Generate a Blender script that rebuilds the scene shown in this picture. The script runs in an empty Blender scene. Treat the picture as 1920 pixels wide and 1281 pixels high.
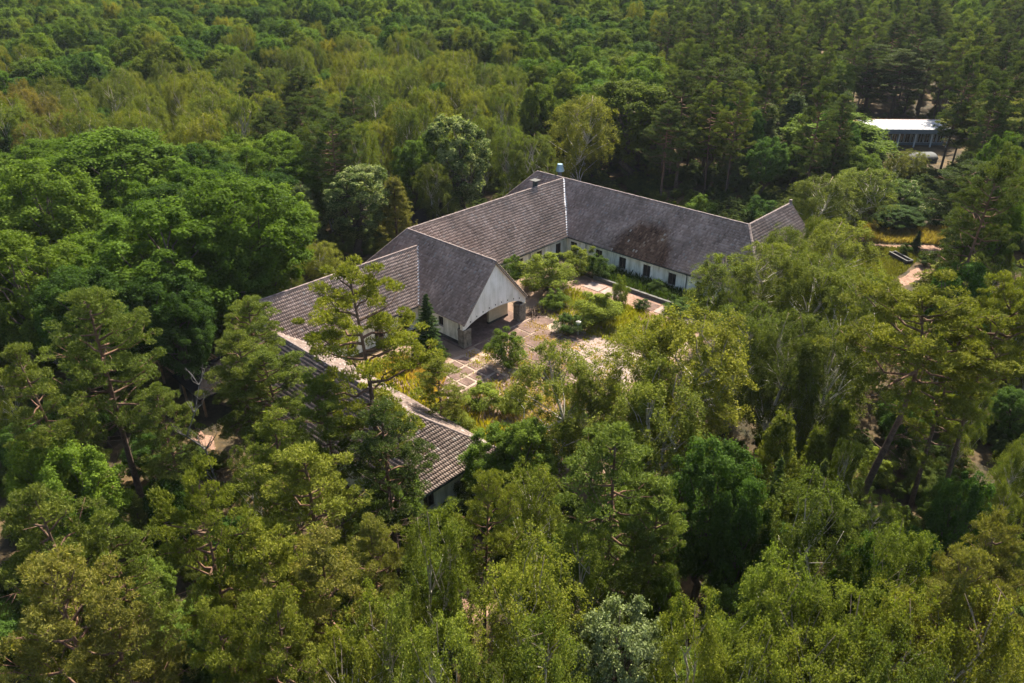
import bpy, bmesh, math, random
import numpy as np
from mathutils import Vector, Matrix

random.seed(7)
S = bpy.context.scene
COL = S.collection
rad = math.radians

# ------------------------------------------------------------------ camera, sky, sun, exposure
cam_data = bpy.data.cameras.new('camera')
cam = bpy.data.objects.new('camera', cam_data)
COL.objects.link(cam)
S.camera = cam
cam.location = (-80.148, -65.028, 38.444)
cam.rotation_euler = (rad(90 - 28.502), 0, rad(-46.931))
cam_data.sensor_width = 36
cam_data.lens = 26.345
cam_data.clip_start = 0.5
cam_data.clip_end = 3000

SUN_AZ, SUN_EL = 17.0, 52.0            # direction towards the sun, from +x towards +y
w = bpy.data.worlds.new('World')
S.world = w
w.use_nodes = True
wn = w.node_tree.nodes
sky = wn.new('ShaderNodeTexSky')
sky.sky_type = 'NISHITA'
sky.sun_disc = False
sky.sun_elevation = rad(SUN_EL)
sky.sun_rotation = rad(90 - SUN_AZ)
sky.dust_density = 1.6
wn['Background'].inputs['Strength'].default_value = 0.095
w.node_tree.links.new(sky.outputs[0], wn['Background'].inputs['Color'])

sd = bpy.data.lights.new('sun', 'SUN')
sd.energy = 5.0
sd.angle = rad(0.55)
sd.color = (1.0, 0.93, 0.80)
sun = bpy.data.objects.new('sun', sd)
COL.objects.link(sun)
_d = Vector((math.cos(rad(SUN_AZ)) * math.cos(rad(SUN_EL)), math.sin(rad(SUN_AZ)) * math.cos(rad(SUN_EL)), math.sin(rad(SUN_EL))))
sun.rotation_euler = _d.to_track_quat('Z', 'Y').to_euler()
sun.location = (60, 20, 90)

S.view_settings.view_transform = 'Standard'
S.view_settings.look = 'None'
S.view_settings.exposure = 1.75
S.view_settings.gamma = 1.0
S.view_settings.use_curve_mapping = False
S.cycles.max_bounces = 7
S.cycles.diffuse_bounces = 4
S.cycles.glossy_bounces = 2
S.cycles.transmission_bounces = 4
S.cycles.transparent_max_bounces = 4
S.cycles.volume_bounces = 0
S.cycles.caustics_reflective = False
S.cycles.caustics_refractive = False
S.cycles.sample_clamp_indirect = 4
S.cycles.use_adaptive_sampling = True
S.cycles.adaptive_threshold = 0.015
S.cycles.use_denoising = True

# ------------------------------------------------------------------ small helpers
def put(o, parent=None, label=None, cat=None, group=None, kind=None):
    if o.name not in COL.objects: COL.objects.link(o)
    if parent is not None: o.parent = parent
    if label: o['label'] = label
    if cat: o['category'] = cat
    if group: o['group'] = group
    if kind: o['kind'] = kind
    return o

def empty(name, loc=(0, 0, 0), rz=0, **k):
    o = bpy.data.objects.new(name, None)
    o.empty_display_size = 0.3
    o.location = loc
    o.rotation_euler = (0, 0, rz)
    return put(o, **k)

def mesh_np(name, verts, quads, mat=None, tint=None, smooth=False):
    """verts (N,3), quads (M,4) or (M,3) index arrays -> mesh datablock"""
    me = bpy.data.meshes.new(name)
    verts = np.asarray(verts, np.float32); quads = np.asarray(quads, np.int32)
    k = quads.shape[1]
    me.vertices.add(len(verts)); me.vertices.foreach_set('co', verts.ravel())
    me.loops.add(quads.size); me.loops.foreach_set('vertex_index', quads.ravel())
    me.polygons.add(len(quads))
    me.polygons.foreach_set('loop_start', np.arange(0, quads.size, k, dtype=np.int32))
    me.polygons.foreach_set('loop_total', np.full(len(quads), k, np.int32))
    if smooth: me.polygons.foreach_set('use_smooth', np.ones(len(quads), bool))
    if tint is not None:
        a = me.attributes.new('tint', 'FLOAT', 'FACE'); a.data.foreach_set('value', np.asarray(tint, np.float32))
    me.update(calc_edges=True)
    if mat: me.materials.append(mat)
    return me

class MB:
    """collects boxes, prisms and tubes, then links them as one mesh object"""
    def __init__(s): s.v = []; s.f = []
    def add(s, vs, fs):
        b = len(s.v); s.v += [tuple(p) for p in vs]; s.f += [tuple(i + b for i in q) for q in fs]; return s
    def box(s, x0, y0, z0, x1, y1, z1):
        x0, x1 = min(x0, x1), max(x0, x1); y0, y1 = min(y0, y1), max(y0, y1); z0, z1 = min(z0, z1), max(z0, z1)
        return s.add([(x0,y0,z0),(x1,y0,z0),(x1,y1,z0),(x0,y1,z0),(x0,y0,z1),(x1,y0,z1),(x1,y1,z1),(x0,y1,z1)],
                     [(0,3,2,1),(4,5,6,7),(0,1,5,4),(1,2,6,5),(2,3,7,6),(3,0,4,7)])
    def prism(s, poly, off):
        n = len(poly); p = [Vector(q) for q in poly]; o = Vector(off)
        return s.add([tuple(q) for q in p] + [tuple(q + o) for q in p],
                     [tuple(range(n)), tuple(range(2*n-1, n-1, -1))] + [(i, i+n, (i+1) % n + n, (i+1) % n) for i in range(n)])
    def bar(s, a, b, wd, ht, up=(0,0,1)):
        a, b = Vector(a), Vector(b); d = (b-a).normalized(); u = Vector(up)
        sd_ = d.cross(u).normalized() * wd/2; u2 = sd_.cross(d).normalized() * ht/2
        c = []
        for p in (a, b): c += [p-sd_-u2, p+sd_-u2, p+sd_+u2, p-sd_+u2]
        return s.add(c, [(0,1,2,3),(7,6,5,4),(0,4,5,1),(1,5,6,2),(2,6,7,3),(3,7,4,0)])
    def tube(s, pts, rs, n=6):
        pts = [Vector(p) for p in pts]; rings = []; b = len(s.v)
        for i, p in enumerate(pts):
            d = (pts[min(i+1, len(pts)-1)] - pts[max(i-1, 0)]).normalized()
            x = d.cross(Vector((0.31, 0.93, 0.2))).normalized(); y = d.cross(x)
            for k in range(n):
                a = 2*math.pi*k/n
                s.v.append(tuple(p + (x*math.cos(a) + y*math.sin(a))*rs[i]))
        for i in range(len(pts)-1):
            for k in range(n):
                s.f.append((b+i*n+k, b+i*n+(k+1) % n, b+(i+1)*n+(k+1) % n, b+(i+1)*n+k))
        s.f.append(tuple(b+(len(pts)-1)*n+k for k in range(n)))
        return s
    def mesh(s, name, mat, smooth=False):
        me = bpy.data.meshes.new(name); me.from_pydata(s.v, [], s.f); me.update()
        bm = bmesh.new(); bm.from_mesh(me); bmesh.ops.recalc_face_normals(bm, faces=bm.faces); bm.to_mesh(me); bm.free()
        if smooth: me.polygons.foreach_set('use_smooth', [True]*len(me.polygons))
        me.materials.append(mat); return me
    def build(s, name, mat, parent=None, smooth=False, bevel=0, **k):
        o = bpy.data.objects.new(name, s.mesh(name, mat, smooth)); put(o, parent, **k)
        if bevel:
            m = o.modifiers.new('bevel', 'BEVEL'); m.width = bevel; m.segments = 1; m.limit_method = 'ANGLE'
        return o

# ------------------------------------------------------------------ materials
def nodes(name):
    m = bpy.data.materials.new(name); m.use_nodes = True
    nt = m.node_tree; return m, nt, nt.nodes, nt.links, nt.nodes['Principled BSDF']
def ramp(N, stops):
    r = N.new('ShaderNodeValToRGB'); e = r.color_ramp.elements
    while len(e) < len(stops): e.new(0.5)
    for el, (p, c) in zip(e, stops):
        el.position = p; el.color = (*c, 1)
    return r
def noise(N, L, scale, detail=5, rough=0.6, vec=None):
    t = N.new('ShaderNodeTexNoise'); t.inputs['Scale'].default_value = scale
    t.inputs['Detail'].default_value = detail; t.inputs['Roughness'].default_value = rough
    if vec is not None: L.new(vec, t.inputs['Vector'])
    return t
def mix(N, L, a, b, fac=1.0, mode='MIX'):
    m = N.new('ShaderNodeMix'); m.data_type = 'RGBA'; m.blend_type = mode
    for sock, v in ((m.inputs['Factor'], fac), (m.inputs['A'], a), (m.inputs['B'], b)):
        if hasattr(v, 'links') or hasattr(v, 'is_linked'): L.new(v, sock)
        elif isinstance(v, (int, float)): sock.default_value = v
        else: sock.default_value = (*v, 1)
    return m.outputs['Result']

def ground_like(name, stops, scale, stops2=None, scale2=3.0, f2=0.5, bump=0.3, rough=0.95):
    m, nt, N, L, B = nodes(name)
    geo = N.new('ShaderNodeNewGeometry')
    n1 = noise(N, L, scale, 8, 0.65, geo.outputs['Position']); r1 = ramp(N, stops); L.new(n1.outputs['Fac'], r1.inputs['Fac'])
    c = r1.outputs['Color']
    if stops2:
        n2 = noise(N, L, scale2, 6, 0.6, geo.outputs['Position']); r2 = ramp(N, stops2); L.new(n2.outputs['Fac'], r2.inputs['Fac'])
        c = mix(N, L, c, r2.outputs['Color'], f2, 'MULTIPLY')
    L.new(c, B.inputs['Base Color']); B.inputs['Roughness'].default_value = rough
    B.inputs['Specular IOR Level'].default_value = 0.2
    n3 = noise(N, L, scale2*6, 4, 0.6, geo.outputs['Position'])
    b = N.new('ShaderNodeBump'); b.inputs['Strength'].default_value = bump; b.inputs['Distance'].default_value = 0.05
    L.new(n3.outputs['Fac'], b.inputs['Height']); L.new(b.outputs['Normal'], B.inputs['Normal'])
    return m

M_floor = ground_like('forest_floor', [(0.28, (0.020, 0.024, 0.009)), (0.45, (0.055, 0.040, 0.020)), (0.60, (0.125, 0.080, 0.034)), (0.72, (0.065, 0.070, 0.018))], 0.22,
                      [(0.3, (0.35, 0.33, 0.3)), (0.65, (1, 1, 1))], 2.2, 0.8, 0.6)
M_sand = ground_like('sandy_earth', [(0.3, (0.17, 0.105, 0.066)), (0.52, (0.215, 0.145, 0.102)), (0.72, (0.15, 0.105, 0.052))], 0.5,
                     [(0.3, (0.6, 0.55, 0.5)), (0.7, (1, 1, 1))], 3.5, 0.6, 0.3)
M_joint = ground_like('pale_joint_sand', [(0.3, (0.20, 0.145, 0.105)), (0.6, (0.31, 0.235, 0.18))], 0.9, [(0.3, (0.55, 0.5, 0.42)), (0.6, (1, 1, 1))], 4, 0.7)
M_path = ground_like('reddish_path', [(0.3, (0.16, 0.088, 0.058)), (0.6, (0.27, 0.165, 0.115))], 0.8, [(0.3, (0.45, 0.42, 0.36)), (0.6, (1, 1, 1))], 3.2, 0.8, 0.5)
M_road = ground_like('pale_road', [(0.3, (0.42, 0.38, 0.30)), (0.6, (0.55, 0.50, 0.40))], 1.0)
M_slab = ground_like('old_slab', [(0.30, (0.075, 0.047, 0.036)), (0.5, (0.125, 0.080, 0.062)), (0.68, (0.185, 0.125, 0.100))], 0.8,
                     [(0.25, (0.45, 0.42, 0.40)), (0.5, (0.95, 0.92, 0.9)), (0.7, (1, 1, 1))], 4.0, 0.75, 0.25)
M_palslab = ground_like('pale_slab', [(0.3, (0.19, 0.137, 0.112)), (0.65, (0.29, 0.225, 0.19))], 1.2, [(0.3, (0.6, 0.55, 0.5)), (0.6, (1, 1, 1))], 5, 0.6, 0.2)

def tile_mat(name, stain=None, tone=1.0):
    """fired clay tiles, each with its own tone, lichen specks, blotches; an old burnt-looking moss stain on one slope"""
    m, nt, N, L, B = nodes(name)
    geo = N.new('ShaderNodeNewGeometry'); at = N.new('ShaderNodeAttribute'); at.attribute_name = 'tint'
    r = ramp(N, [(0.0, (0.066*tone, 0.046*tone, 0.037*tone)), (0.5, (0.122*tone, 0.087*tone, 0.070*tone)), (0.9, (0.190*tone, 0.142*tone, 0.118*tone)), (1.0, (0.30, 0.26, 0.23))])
    L.new(at.outputs['Fac'], r.inputs['Fac'])
    n1 = noise(N, L, 0.35, 6, 0.6, geo.outputs['Position'])
    r1 = ramp(N, [(0.3, (0.72, 0.72, 0.71)), (0.7, (1.18, 1.16, 1.13))]); L.new(n1.outputs['Fac'], r1.inputs['Fac'])
    c = mix(N, L, r.outputs['Color'], r1.outputs['Color'], 1.0, 'MULTIPLY')
    n2 = noise(N, L, 7.0, 3, 0.5, geo.outputs['Position'])
    r2 = ramp(N, [(0.62, (0, 0, 0)), (0.72, (1, 1, 1))]); L.new(n2.outputs['Fac'], r2.inputs['Fac'])
    c = mix(N, L, c, (0.27, 0.245, 0.21), r2.outputs['Color'])
    if stain:
        cx, cy, cz, ry, rz = stain
        sp = N.new('ShaderNodeSeparateXYZ'); L.new(geo.outputs['Position'], sp.inputs[0])
        def M(op, a, b=None):
            q = N.new('ShaderNodeMath'); q.operation = op
            for i, v in enumerate((a, b)):
                if v is None: continue
                if isinstance(v, (int, float)): q.inputs[i].default_value = v
                else: L.new(v, q.inputs[i])
            return q.outputs[0]
        dy = M('DIVIDE', M('SUBTRACT', sp.outputs['Y'], cy), ry); dz = M('DIVIDE', M('SUBTRACT', sp.outputs['Z'], cz), rz)
        dist = M('SQRT', M('ADD', M('MULTIPLY', dy, dy), M('MULTIPLY', dz, dz)))
        nn = noise(N, L, 0.9, 6, 0.65, geo.outputs['Position'])
        dist = M('ADD', dist, M('MULTIPLY', M('SUBTRACT', nn.outputs['Fac'], 0.5), 0.55))
        rr = ramp(N, [(0.80, (1, 1, 1)), (1.0, (0, 0, 0))]); L.new(dist, rr.inputs['Fac'])
        halo = ramp(N, [(0.95, (0, 0, 0)), (1.07, (1, 1, 1)), (1.3, (0, 0, 0))]); L.new(dist, halo.inputs['Fac'])
        mo = ramp(N, [(0.0, (0.042, 0.022, 0.014)), (0.5, (0.125, 0.068, 0.041)), (0.8, (0.23, 0.14, 0.085)), (0.93, (0.30, 0.22, 0.15)), (1.0, (0.38, 0.33, 0.26))]); L.new(at.outputs['Fac'], mo.inputs['Fac'])
        hm = N.new('ShaderNodeMath'); hm.operation = 'MULTIPLY'; hm.inputs[1].default_value = 0.45; L.new(halo.outputs['Color'], hm.inputs[0])
        c = mix(N, L, c, (0.21, 0.185, 0.175), hm.outputs[0])
        c = mix(N, L, c, mo.outputs['Color'], rr.outputs['Color'])
    L.new(c, B.inputs['Base Color']); B.inputs['Roughness'].default_value = 0.85; B.inputs['Specular IOR Level'].default_value = 0.3
    return m
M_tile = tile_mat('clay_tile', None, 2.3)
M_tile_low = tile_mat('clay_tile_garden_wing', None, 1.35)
M_tile_stain = tile_mat('clay_tile_stained', (-4.0, -16.6, 2.7, 4.7, 4.2), 2.45)

def plain(name, col, rough=0.8, metal=0.0, var=0.25, scale=3.0, bump=0.0, spec=0.3):
    m, nt, N, L, B = nodes(name)
    geo = N.new('ShaderNodeNewGeometry'); n = noise(N, L, scale, 6, 0.65, geo.outputs['Position'])
    r = ramp(N, [(0.3, tuple(c*(1-var) for c in col)), (0.7, tuple(min(1, c*(1+var)) for c in col))]); L.new(n.outputs['Fac'], r.inputs['Fac'])
    L.new(r.outputs['Color'], B.inputs['Base Color']); B.inputs['Roughness'].default_value = rough; B.inputs['Metallic'].default_value = metal
    B.inputs['Specular IOR Level'].default_value = spec
    if bump:
        b = N.new('ShaderNodeBump'); b.inputs['Strength'].default_value = bump; b.inputs['Distance'].default_value = 0.03
        n2 = noise(N, L, scale*8, 4, 0.6, geo.outputs['Position']); L.new(n2.outputs['Fac'], b.inputs['Height']); L.new(b.outputs['Normal'], B.inputs['Normal'])
    return m

def plaster(name, col, dirt=0.8):
    """white render with grey-green run-off streaks and stained patches"""
    m, nt, N, L, B = nodes(name)
    geo = N.new('ShaderNodeNewGeometry')
    mp = N.new('ShaderNodeMapping'); mp.inputs['Scale'].default_value = (2.2, 2.2, 0.22); L.new(geo.outputs['Position'], mp.inputs['Vector'])
    n1 = noise(N, L, 1.0, 7, 0.7, mp.outputs['Vector']); n2 = noise(N, L, 0.8, 6, 0.65, geo.outputs['Position'])
    r1 = ramp(N, [(0.38, (0.50, 0.50, 0.40)), (0.5, (0.86, 0.86, 0.80)), (0.62, (1, 1, 1))]); L.new(n1.outputs['Fac'], r1.inputs['Fac'])
    r2 = ramp(N, [(0.35, (0.78, 0.77, 0.72)), (0.6, (1, 1, 1))]); L.new(n2.outputs['Fac'], r2.inputs['Fac'])
    c = mix(N, L, col, r1.outputs['Color'], dirt, 'MULTIPLY'); c = mix(N, L, c, r2.outputs['Color'], dirt, 'MULTIPLY')
    L.new(c, B.inputs['Base Color']); B.inputs['Roughness'].default_value = 0.9; B.inputs['Specular IOR Level'].default_value = 0.2
    return m
M_plaster = plaster('white_plaster', (0.90, 0.87, 0.76))
M_gable = plaster('white_gable_plaster', (0.90, 0.86, 0.78), 0.48)
M_beige = plain('beige_plaster', (0.62, 0.52, 0.34), 0.9, var=0.12)
M_fascia = plain('eaves_board', (0.30, 0.24, 0.18), 0.8, var=0.3)
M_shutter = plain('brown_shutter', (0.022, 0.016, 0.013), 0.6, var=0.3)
M_frame = plain('window_frame', (0.10, 0.075, 0.055), 0.6, var=0.3)
M_glass = plain('dark_glass', (0.010, 0.012, 0.012), 0.12, var=0.1, spec=0.6)
M_stone = plain('rough_stone', (0.20, 0.17, 0.125), 0.9, var=0.55, scale=2.6, bump=0.5)
M_plinth = plain('dark_plinth', (0.055, 0.048, 0.042), 0.9, var=0.4, scale=3)
M_flash = plain('zinc_flashing', (0.62, 0.58, 0.55), 0.5, var=0.15, spec=0.4)
M_cap = plain('ridge_tile', (0.17, 0.128, 0.11), 0.85, var=0.5, scale=2.3)
M_metal = plain('vent_metal', (0.22, 0.30, 0.33), 0.4, 0.6, var=0.2)
M_darkmetal = plain('flue_metal', (0.05, 0.06, 0.06), 0.5, 0.3, var=0.3)
M_coping = plain('worn_coping', (0.085, 0.08, 0.07), 0.9, var=0.35)
M_concrete = plain('concrete', (0.30, 0.28, 0.25), 0.9, var=0.3, bump=0.3)
M_dkconcrete = plain('mossy_concrete', (0.10, 0.10, 0.085), 0.9, var=0.4)
M_white = plain('white_paint', (0.74, 0.74, 0.72), 0.6, var=0.1)
M_hallroof = plain('pale_roof_sheet', (0.31, 0.295, 0.285), 0.95, var=0.12, scale=0.8)
M_hallblue = plain('blue_grey_fascia', (0.085, 0.115, 0.14), 0.6, var=0.15)
M_hallpost = plain('grey_post', (0.42, 0.45, 0.47), 0.7, var=0.15)
M_rust = plain('rust_trim', (0.36, 0.16, 0.09), 0.8, var=0.3)
M_vault = plain('grey_vault', (0.030, 0.032, 0.030), 0.7, var=0.2)
M_darkroof = plain('dark_roof_felt', (0.010, 0.009, 0.009), 1.0, var=0.3, spec=0.0)
M_timber = plain('weathered_timber', (0.24, 0.135, 0.06), 0.85, var=0.45, scale=2)
M_pipe = plain('pipe_white', (0.62, 0.64, 0.64), 0.5, var=0.1)

def bark(name, stops, zmax):
    m, nt, N, L, B = nodes(name)
    tc = N.new('ShaderNodeTexCoord'); sp = N.new('ShaderNodeSeparateXYZ'); L.new(tc.outputs['Object'], sp.inputs[0])
    dv = N.new('ShaderNodeMath'); dv.operation = 'DIVIDE'; dv.inputs[1].default_value = zmax; L.new(sp.outputs['Z'], dv.inputs[0])
    n = noise(N, L, 5, 5, 0.6, tc.outputs['Object'])
    ad = N.new('ShaderNodeMath'); ad.operation = 'ADD'; L.new(dv.outputs[0], ad.inputs[0])
    sc = N.new('ShaderNodeMath'); sc.operation = 'MULTIPLY_ADD'; sc.inputs[1].default_value = 0.3; sc.inputs[2].default_value = -0.15
    L.new(n.outputs['Fac'], sc.inputs[0]); L.new(sc.outputs[0], ad.inputs[1])
    r = ramp(N, stops); L.new(ad.outputs[0], r.inputs['Fac'])
    r2 = ramp(N, [(0.35, (0.55, 0.55, 0.55)), (0.62, (1.1, 1.1, 1.1))]); L.new(n.outputs['Fac'], r2.inputs['Fac'])
    L.new(mix(N, L, r.outputs['Color'], r2.outputs['Color'], 1.0, 'MULTIPLY'), B.inputs['Base Color'])
    B.inputs['Roughness'].default_value = 0.9; B.inputs['Specular IOR Level'].default_value = 0.15
    return m
M_bark_pine = bark('pine_bark', [(0.10, (0.085, 0.062, 0.048)), (0.45, (0.12, 0.075, 0.050)), (0.7, (0.155, 0.086, 0.052)), (1.0, (0.11, 0.075, 0.05))], 18)
M_bark_birch = bark('birch_bark', [(0.0, (0.20, 0.18, 0.15)), (0.2, (0.52, 0.49, 0.43)), (0.75, (0.42, 0.37, 0.29)), (1.0, (0.16, 0.11, 0.07))], 15)
M_bark_oak = bark('oak_bark', [(0.0, (0.07, 0.055, 0.042)), (1.0, (0.11, 0.085, 0.06))], 16)
M_bark_dead = bark('dead_bark', [(0.0, (0.08, 0.07, 0.06)), (1.0, (0.15, 0.135, 0.12))], 14)

def foliage(name, base=None, flower=None, trans=0.40, spread=1.0):
    """leaves: the colour of the species (object colour) with leaf-to-leaf variation, sun shining through the blades"""
    m, nt, N, L, B = nodes(name)
    oi = N.new('ShaderNodeObjectInfo'); at = N.new('ShaderNodeAttribute'); at.attribute_name = 'tint'
    lo, hi = 1 - 0.42*spread, 1 + 0.42*spread
    r = ramp(N, [(0.0, (lo*0.94, lo, lo)), (0.5, (1, 1, 1)), (1.0, (hi*1.08, hi*1.02, hi*0.85))]); L.new(at.outputs['Fac'], r.inputs['Fac'])
    if base is None:
        c = oi.outputs['Color']
    else:
        rr = ramp(N, [(0.0, tuple(q*0.72 for q in base)), (0.5, base), (1.0, (base[0]*1.5, base[1]*1.22, base[2]*0.9))]); L.new(oi.outputs['Random'], rr.inputs['Fac'])
        c = rr.outputs['Color']
    c = mix(N, L, c, r.outputs['Color'], 1.0, 'MULTIPLY')
    if flower:
        fr = ramp(N, [(flower[1]-0.02, (0, 0, 0)), (flower[1]+0.02, (1, 1, 1))]); L.new(at.outputs['Fac'], fr.inputs['Fac'])
        c = mix(N, L, c, flower[0], fr.outputs['Color'])
    L.new(c, B.inputs['Base Color']); B.inputs['Roughness'].default_value = 0.65; B.inputs['Specular IOR Level'].default_value = 0.03
    tl = N.new('ShaderNodeBsdfTranslucent'); L.new(mix(N, L, c, (1.18, 1.30, 0.50), 1.0, 'MULTIPLY'), tl.inputs['Color'])
    ms = N.new('ShaderNodeMixShader'); ms.inputs[0].default_value = trans
    L.new(B.outputs[0], ms.inputs[1]); L.new(tl.outputs[0], ms.inputs[2]); L.new(ms.outputs[0], N['Material Output'].inputs['Surface'])
    return m
M_leaf = foliage('leaf')
M_needle = foliage('needle', trans=0.34, spread=0.8)
M_blossom = foliage('leaf_blossom', flower=((0.24, 0.26, 0.10), 0.58))
M_elder = foliage('leaf_elder', flower=((0.45, 0.40, 0.28), 0.86))
M_silver = foliage('leaf_silver', flower=((0.19, 0.22, 0.09), 0.55), trans=0.25)
M_drygrass = foliage('dry_grass_blade', (0.31, 0.225, 0.070), trans=0.35)
M_greengrass = foliage('green_grass_blade', (0.110, 0.112, 0.028), trans=0.35)
M_bedweed = foliage('bed_weed_blade', (0.040, 0.065, 0.016), trans=0.3)
M_weed = foliage('weed_blade', (0.22, 0.20, 0.025), trans=0.4)
M_litter = plain('litter_twig', (0.10, 0.065, 0.045), 0.9, var=0.5)
# ------------------------------------------------------------------ ground and paths
CX, CY = -80.148, -65.028
def ground_z(x, y): return 0.07*min(260.0, max(0.0, math.hypot(x-CX, y-CY) - 175))
def ground_sheet():
    xs = np.concatenate([np.arange(-260, 120, 6.0), np.arange(120, 446, 25.0)]); ys = np.concatenate([np.arange(-260, 120, 6.0), np.arange(120, 446, 25.0)])
    V = [(x, y, ground_z(x, y) - 0.004) for y in ys for x in xs]; n = len(xs)
    Q = [(j*n+i, j*n+i+1, (j+1)*n+i+1, (j+1)*n+i) for j in range(len(ys)-1) for i in range(n-1)]
    o = bpy.data.objects.new('ground', mesh_np('ground', V, Q, M_floor, smooth=True)); return put(o, kind='structure')
ground_sheet()

def sheet(name, poly, z, mat, wob=0.25, parent=None, kind='structure'):
    """a flat patch with a ragged outline"""
    rng = random.Random(len(poly)*7 + int(z*1000)); pts = []
    n = len(poly)
    for i in range(n):
        a, b = Vector((*poly[i], 0)), Vector((*poly[(i+1) % n], 0)); k = max(1, int((b-a).length/0.8))
        for j in range(k):
            p = a.lerp(b, j/k); pts.append((p.x + rng.uniform(-wob, wob), p.y + rng.uniform(-wob, wob), z))
    me = bpy.data.meshes.new(name); bm = bmesh.new(); bm.faces.new([bm.verts.new(p) for p in pts]); bmesh.ops.triangulate(bm, faces=bm.faces)
    bm.normal_update()
    for f in bm.faces:
        if f.normal.z < 0: f.normal_flip()
    bm.to_mesh(me); bm.free(); me.materials.append(mat)
    return put(bpy.data.objects.new(name, me), parent, kind=kind)

courtyard = sheet('courtyard', [(-43.5, -8), (-41, -34), (-33, -40), (-16, -36), (-9.2, -34), (-9.2, -13.2), (-9.2, -6), (-23, -5.6), (-23.4, -10), (-33.4, -10), (-34, -8)], 0.004, M_sand, 0.2)
sheet('garden_path', [(-12.6, -12), (-9.4, -12), (-9.4, -31), (-13.2, -31)], 0.008, M_path, 0.25)
sheet('forest_path', [(27.0, -33.6), (29.2, -37.0), (31.6, -39.2), (33.4, -41.5), (31.4, -43.8), (28.0, -44.0), (23.0, -43.6), (18.0, -43.0), (15.5, -42.6), (16.5, -41.2), (20.5, -41.4), (25.0, -41.6), (28.6, -41.0), (30.0, -39.6), (28.4, -37.6), (26.4, -34.6)], 0.004, M_path, 0.2)
sheet('sandy_patch', [(-60.3, -7.2), (-59.2, -7.6), (-58.9, -9.8), (-59.3, -11.4), (-60.2, -11.2), (-60.7, -9)], 0.004, M_path, 0.45)
sheet('bare_earth', [(-47, -33), (-39, -32), (-38, -38), (-43, -44), (-52, -40), (-57, -38)], 0.0035, M_sand, 0.5)
sheet('bare_clearing', [(-58, -36), (-55, -36), (-54.5, -40), (-57.5, -41)], 0.003, M_path, 0.4)
sheet('planting_bed', [(-9.0, -12.5), (-4.9, -12.5), (-4.9, -33), (-9.0, -33)], 0.012, M_floor, 0.0)
_b = MB(); 
for i in range(12):
    x0, y0, x1, y1 = 66+i*1.6, 84-i*2.9, 66+(i+1)*1.6, 84-(i+1)*2.9
    dx, dy = 1.6, 1.0; z = ground_z(x0, y0) + 0.1; z1 = ground_z(x1, y1) + 0.1
    _b.add([(x0-dx, y0-dy, z), (x0+dx, y0+dy, z), (x1+dx, y1+dy, z1), (x1-dx, y1-dy, z1)], [(0, 1, 2, 3)])
_b.build('road', M_road, kind='structure')

sheet('paving_bed', [(-33, -14.4), (-21, -14.4), (-21, -23), (-15.5, -23), (-15.5, -31), (-33, -31)], 0.008, M_joint, 0.3)
sheet('paving_bed', [(-41.2, -15), (-33.6, -15), (-33.6, -23), (-41.2, -23)], 0.0085, M_joint, 0.3)
# paving: every slab its own piece, a little sunken or proud
def slab_mesh(sx, sy, mat, seed):
    rng = random.Random(seed); b = MB(); c = []
    for px, py in ((-1, -1), (1, -1), (1, 1), (-1, 1)): c.append((px*(sx/2 - rng.uniform(0, 0.05)), py*(sy/2 - rng.uniform(0, 0.05))))
    b.prism([(x, y, 0) for x, y in c], (0, 0, 0.07)); return b.mesh('paving_slab', mat)
_big = [slab_mesh(1.96, 2.44, M_slab, s) for s in range(4)] + [slab_mesh(1.96, 2.44, M_palslab, 9)]
_small = [slab_mesh(1.12, 1.32, M_slab, s) for s in range(4, 8)]
def lay(meshes, x0, y0, dx, dy, nx, ny, skip, pale=0.1):
    rng = random.Random(nx*31 + ny)
    for j in range(ny):
        for i in range(nx):
            x, y = x0 + i*dx, y0 - j*dy
            if skip(x, y) or rng.random() < 0.03: continue
            pl = len(meshes) > 4 and (rng.random() < pale or (-27 < x < -22 and y < -22.5))
            me = meshes[4] if pl else meshes[rng.randrange(4)]
            o = bpy.data.objects.new('paving_slab', me); o.location = (x, y, -0.018 + rng.uniform(-0.012, 0.012)); o.rotation_euler = (rng.uniform(-.006, .006), rng.uniform(-.006, .006), rng.uniform(-.012, .012))
            put(o, courtyard)
lay(_big, -31.1, -15.75, 2.12, 2.60, 9, 6, lambda x, y: (x > -21.5 and y > -24) or (x > -16) or x < -33)
lay(_small, -40.2, -15.95, 1.36, 1.58, 5, 5, lambda x, y: False)
lay(_big, -11.0, -14.5, 2.12, 2.60, 1, 7, lambda x, y: -22 < y < -17.5, 0.6)

# ------------------------------------------------------------------ the house
house = empty('house', (0, 0, 0), label='abandoned white country house with angled wings under long brown tiled roofs', cat='house')
ZR, ZE, ZD = 8.51, 2.69, 2.84
rt = np.random.default_rng(3)

def in_poly(P, poly):
    x, y = P[:, 0], P[:, 1]; c = np.zeros(len(P), bool); n = len(poly)
    for i in range(n):
        x1, y1 = poly[i]; x2, y2 = poly[(i+1) % n]
        k = ((y1 > y) != (y2 > y)); xx = (x2-x1)*(y-y1)/((y2-y1) if y2 != y1 else 1e-9) + x1
        c ^= k & (x < xx)
    return c

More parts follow.
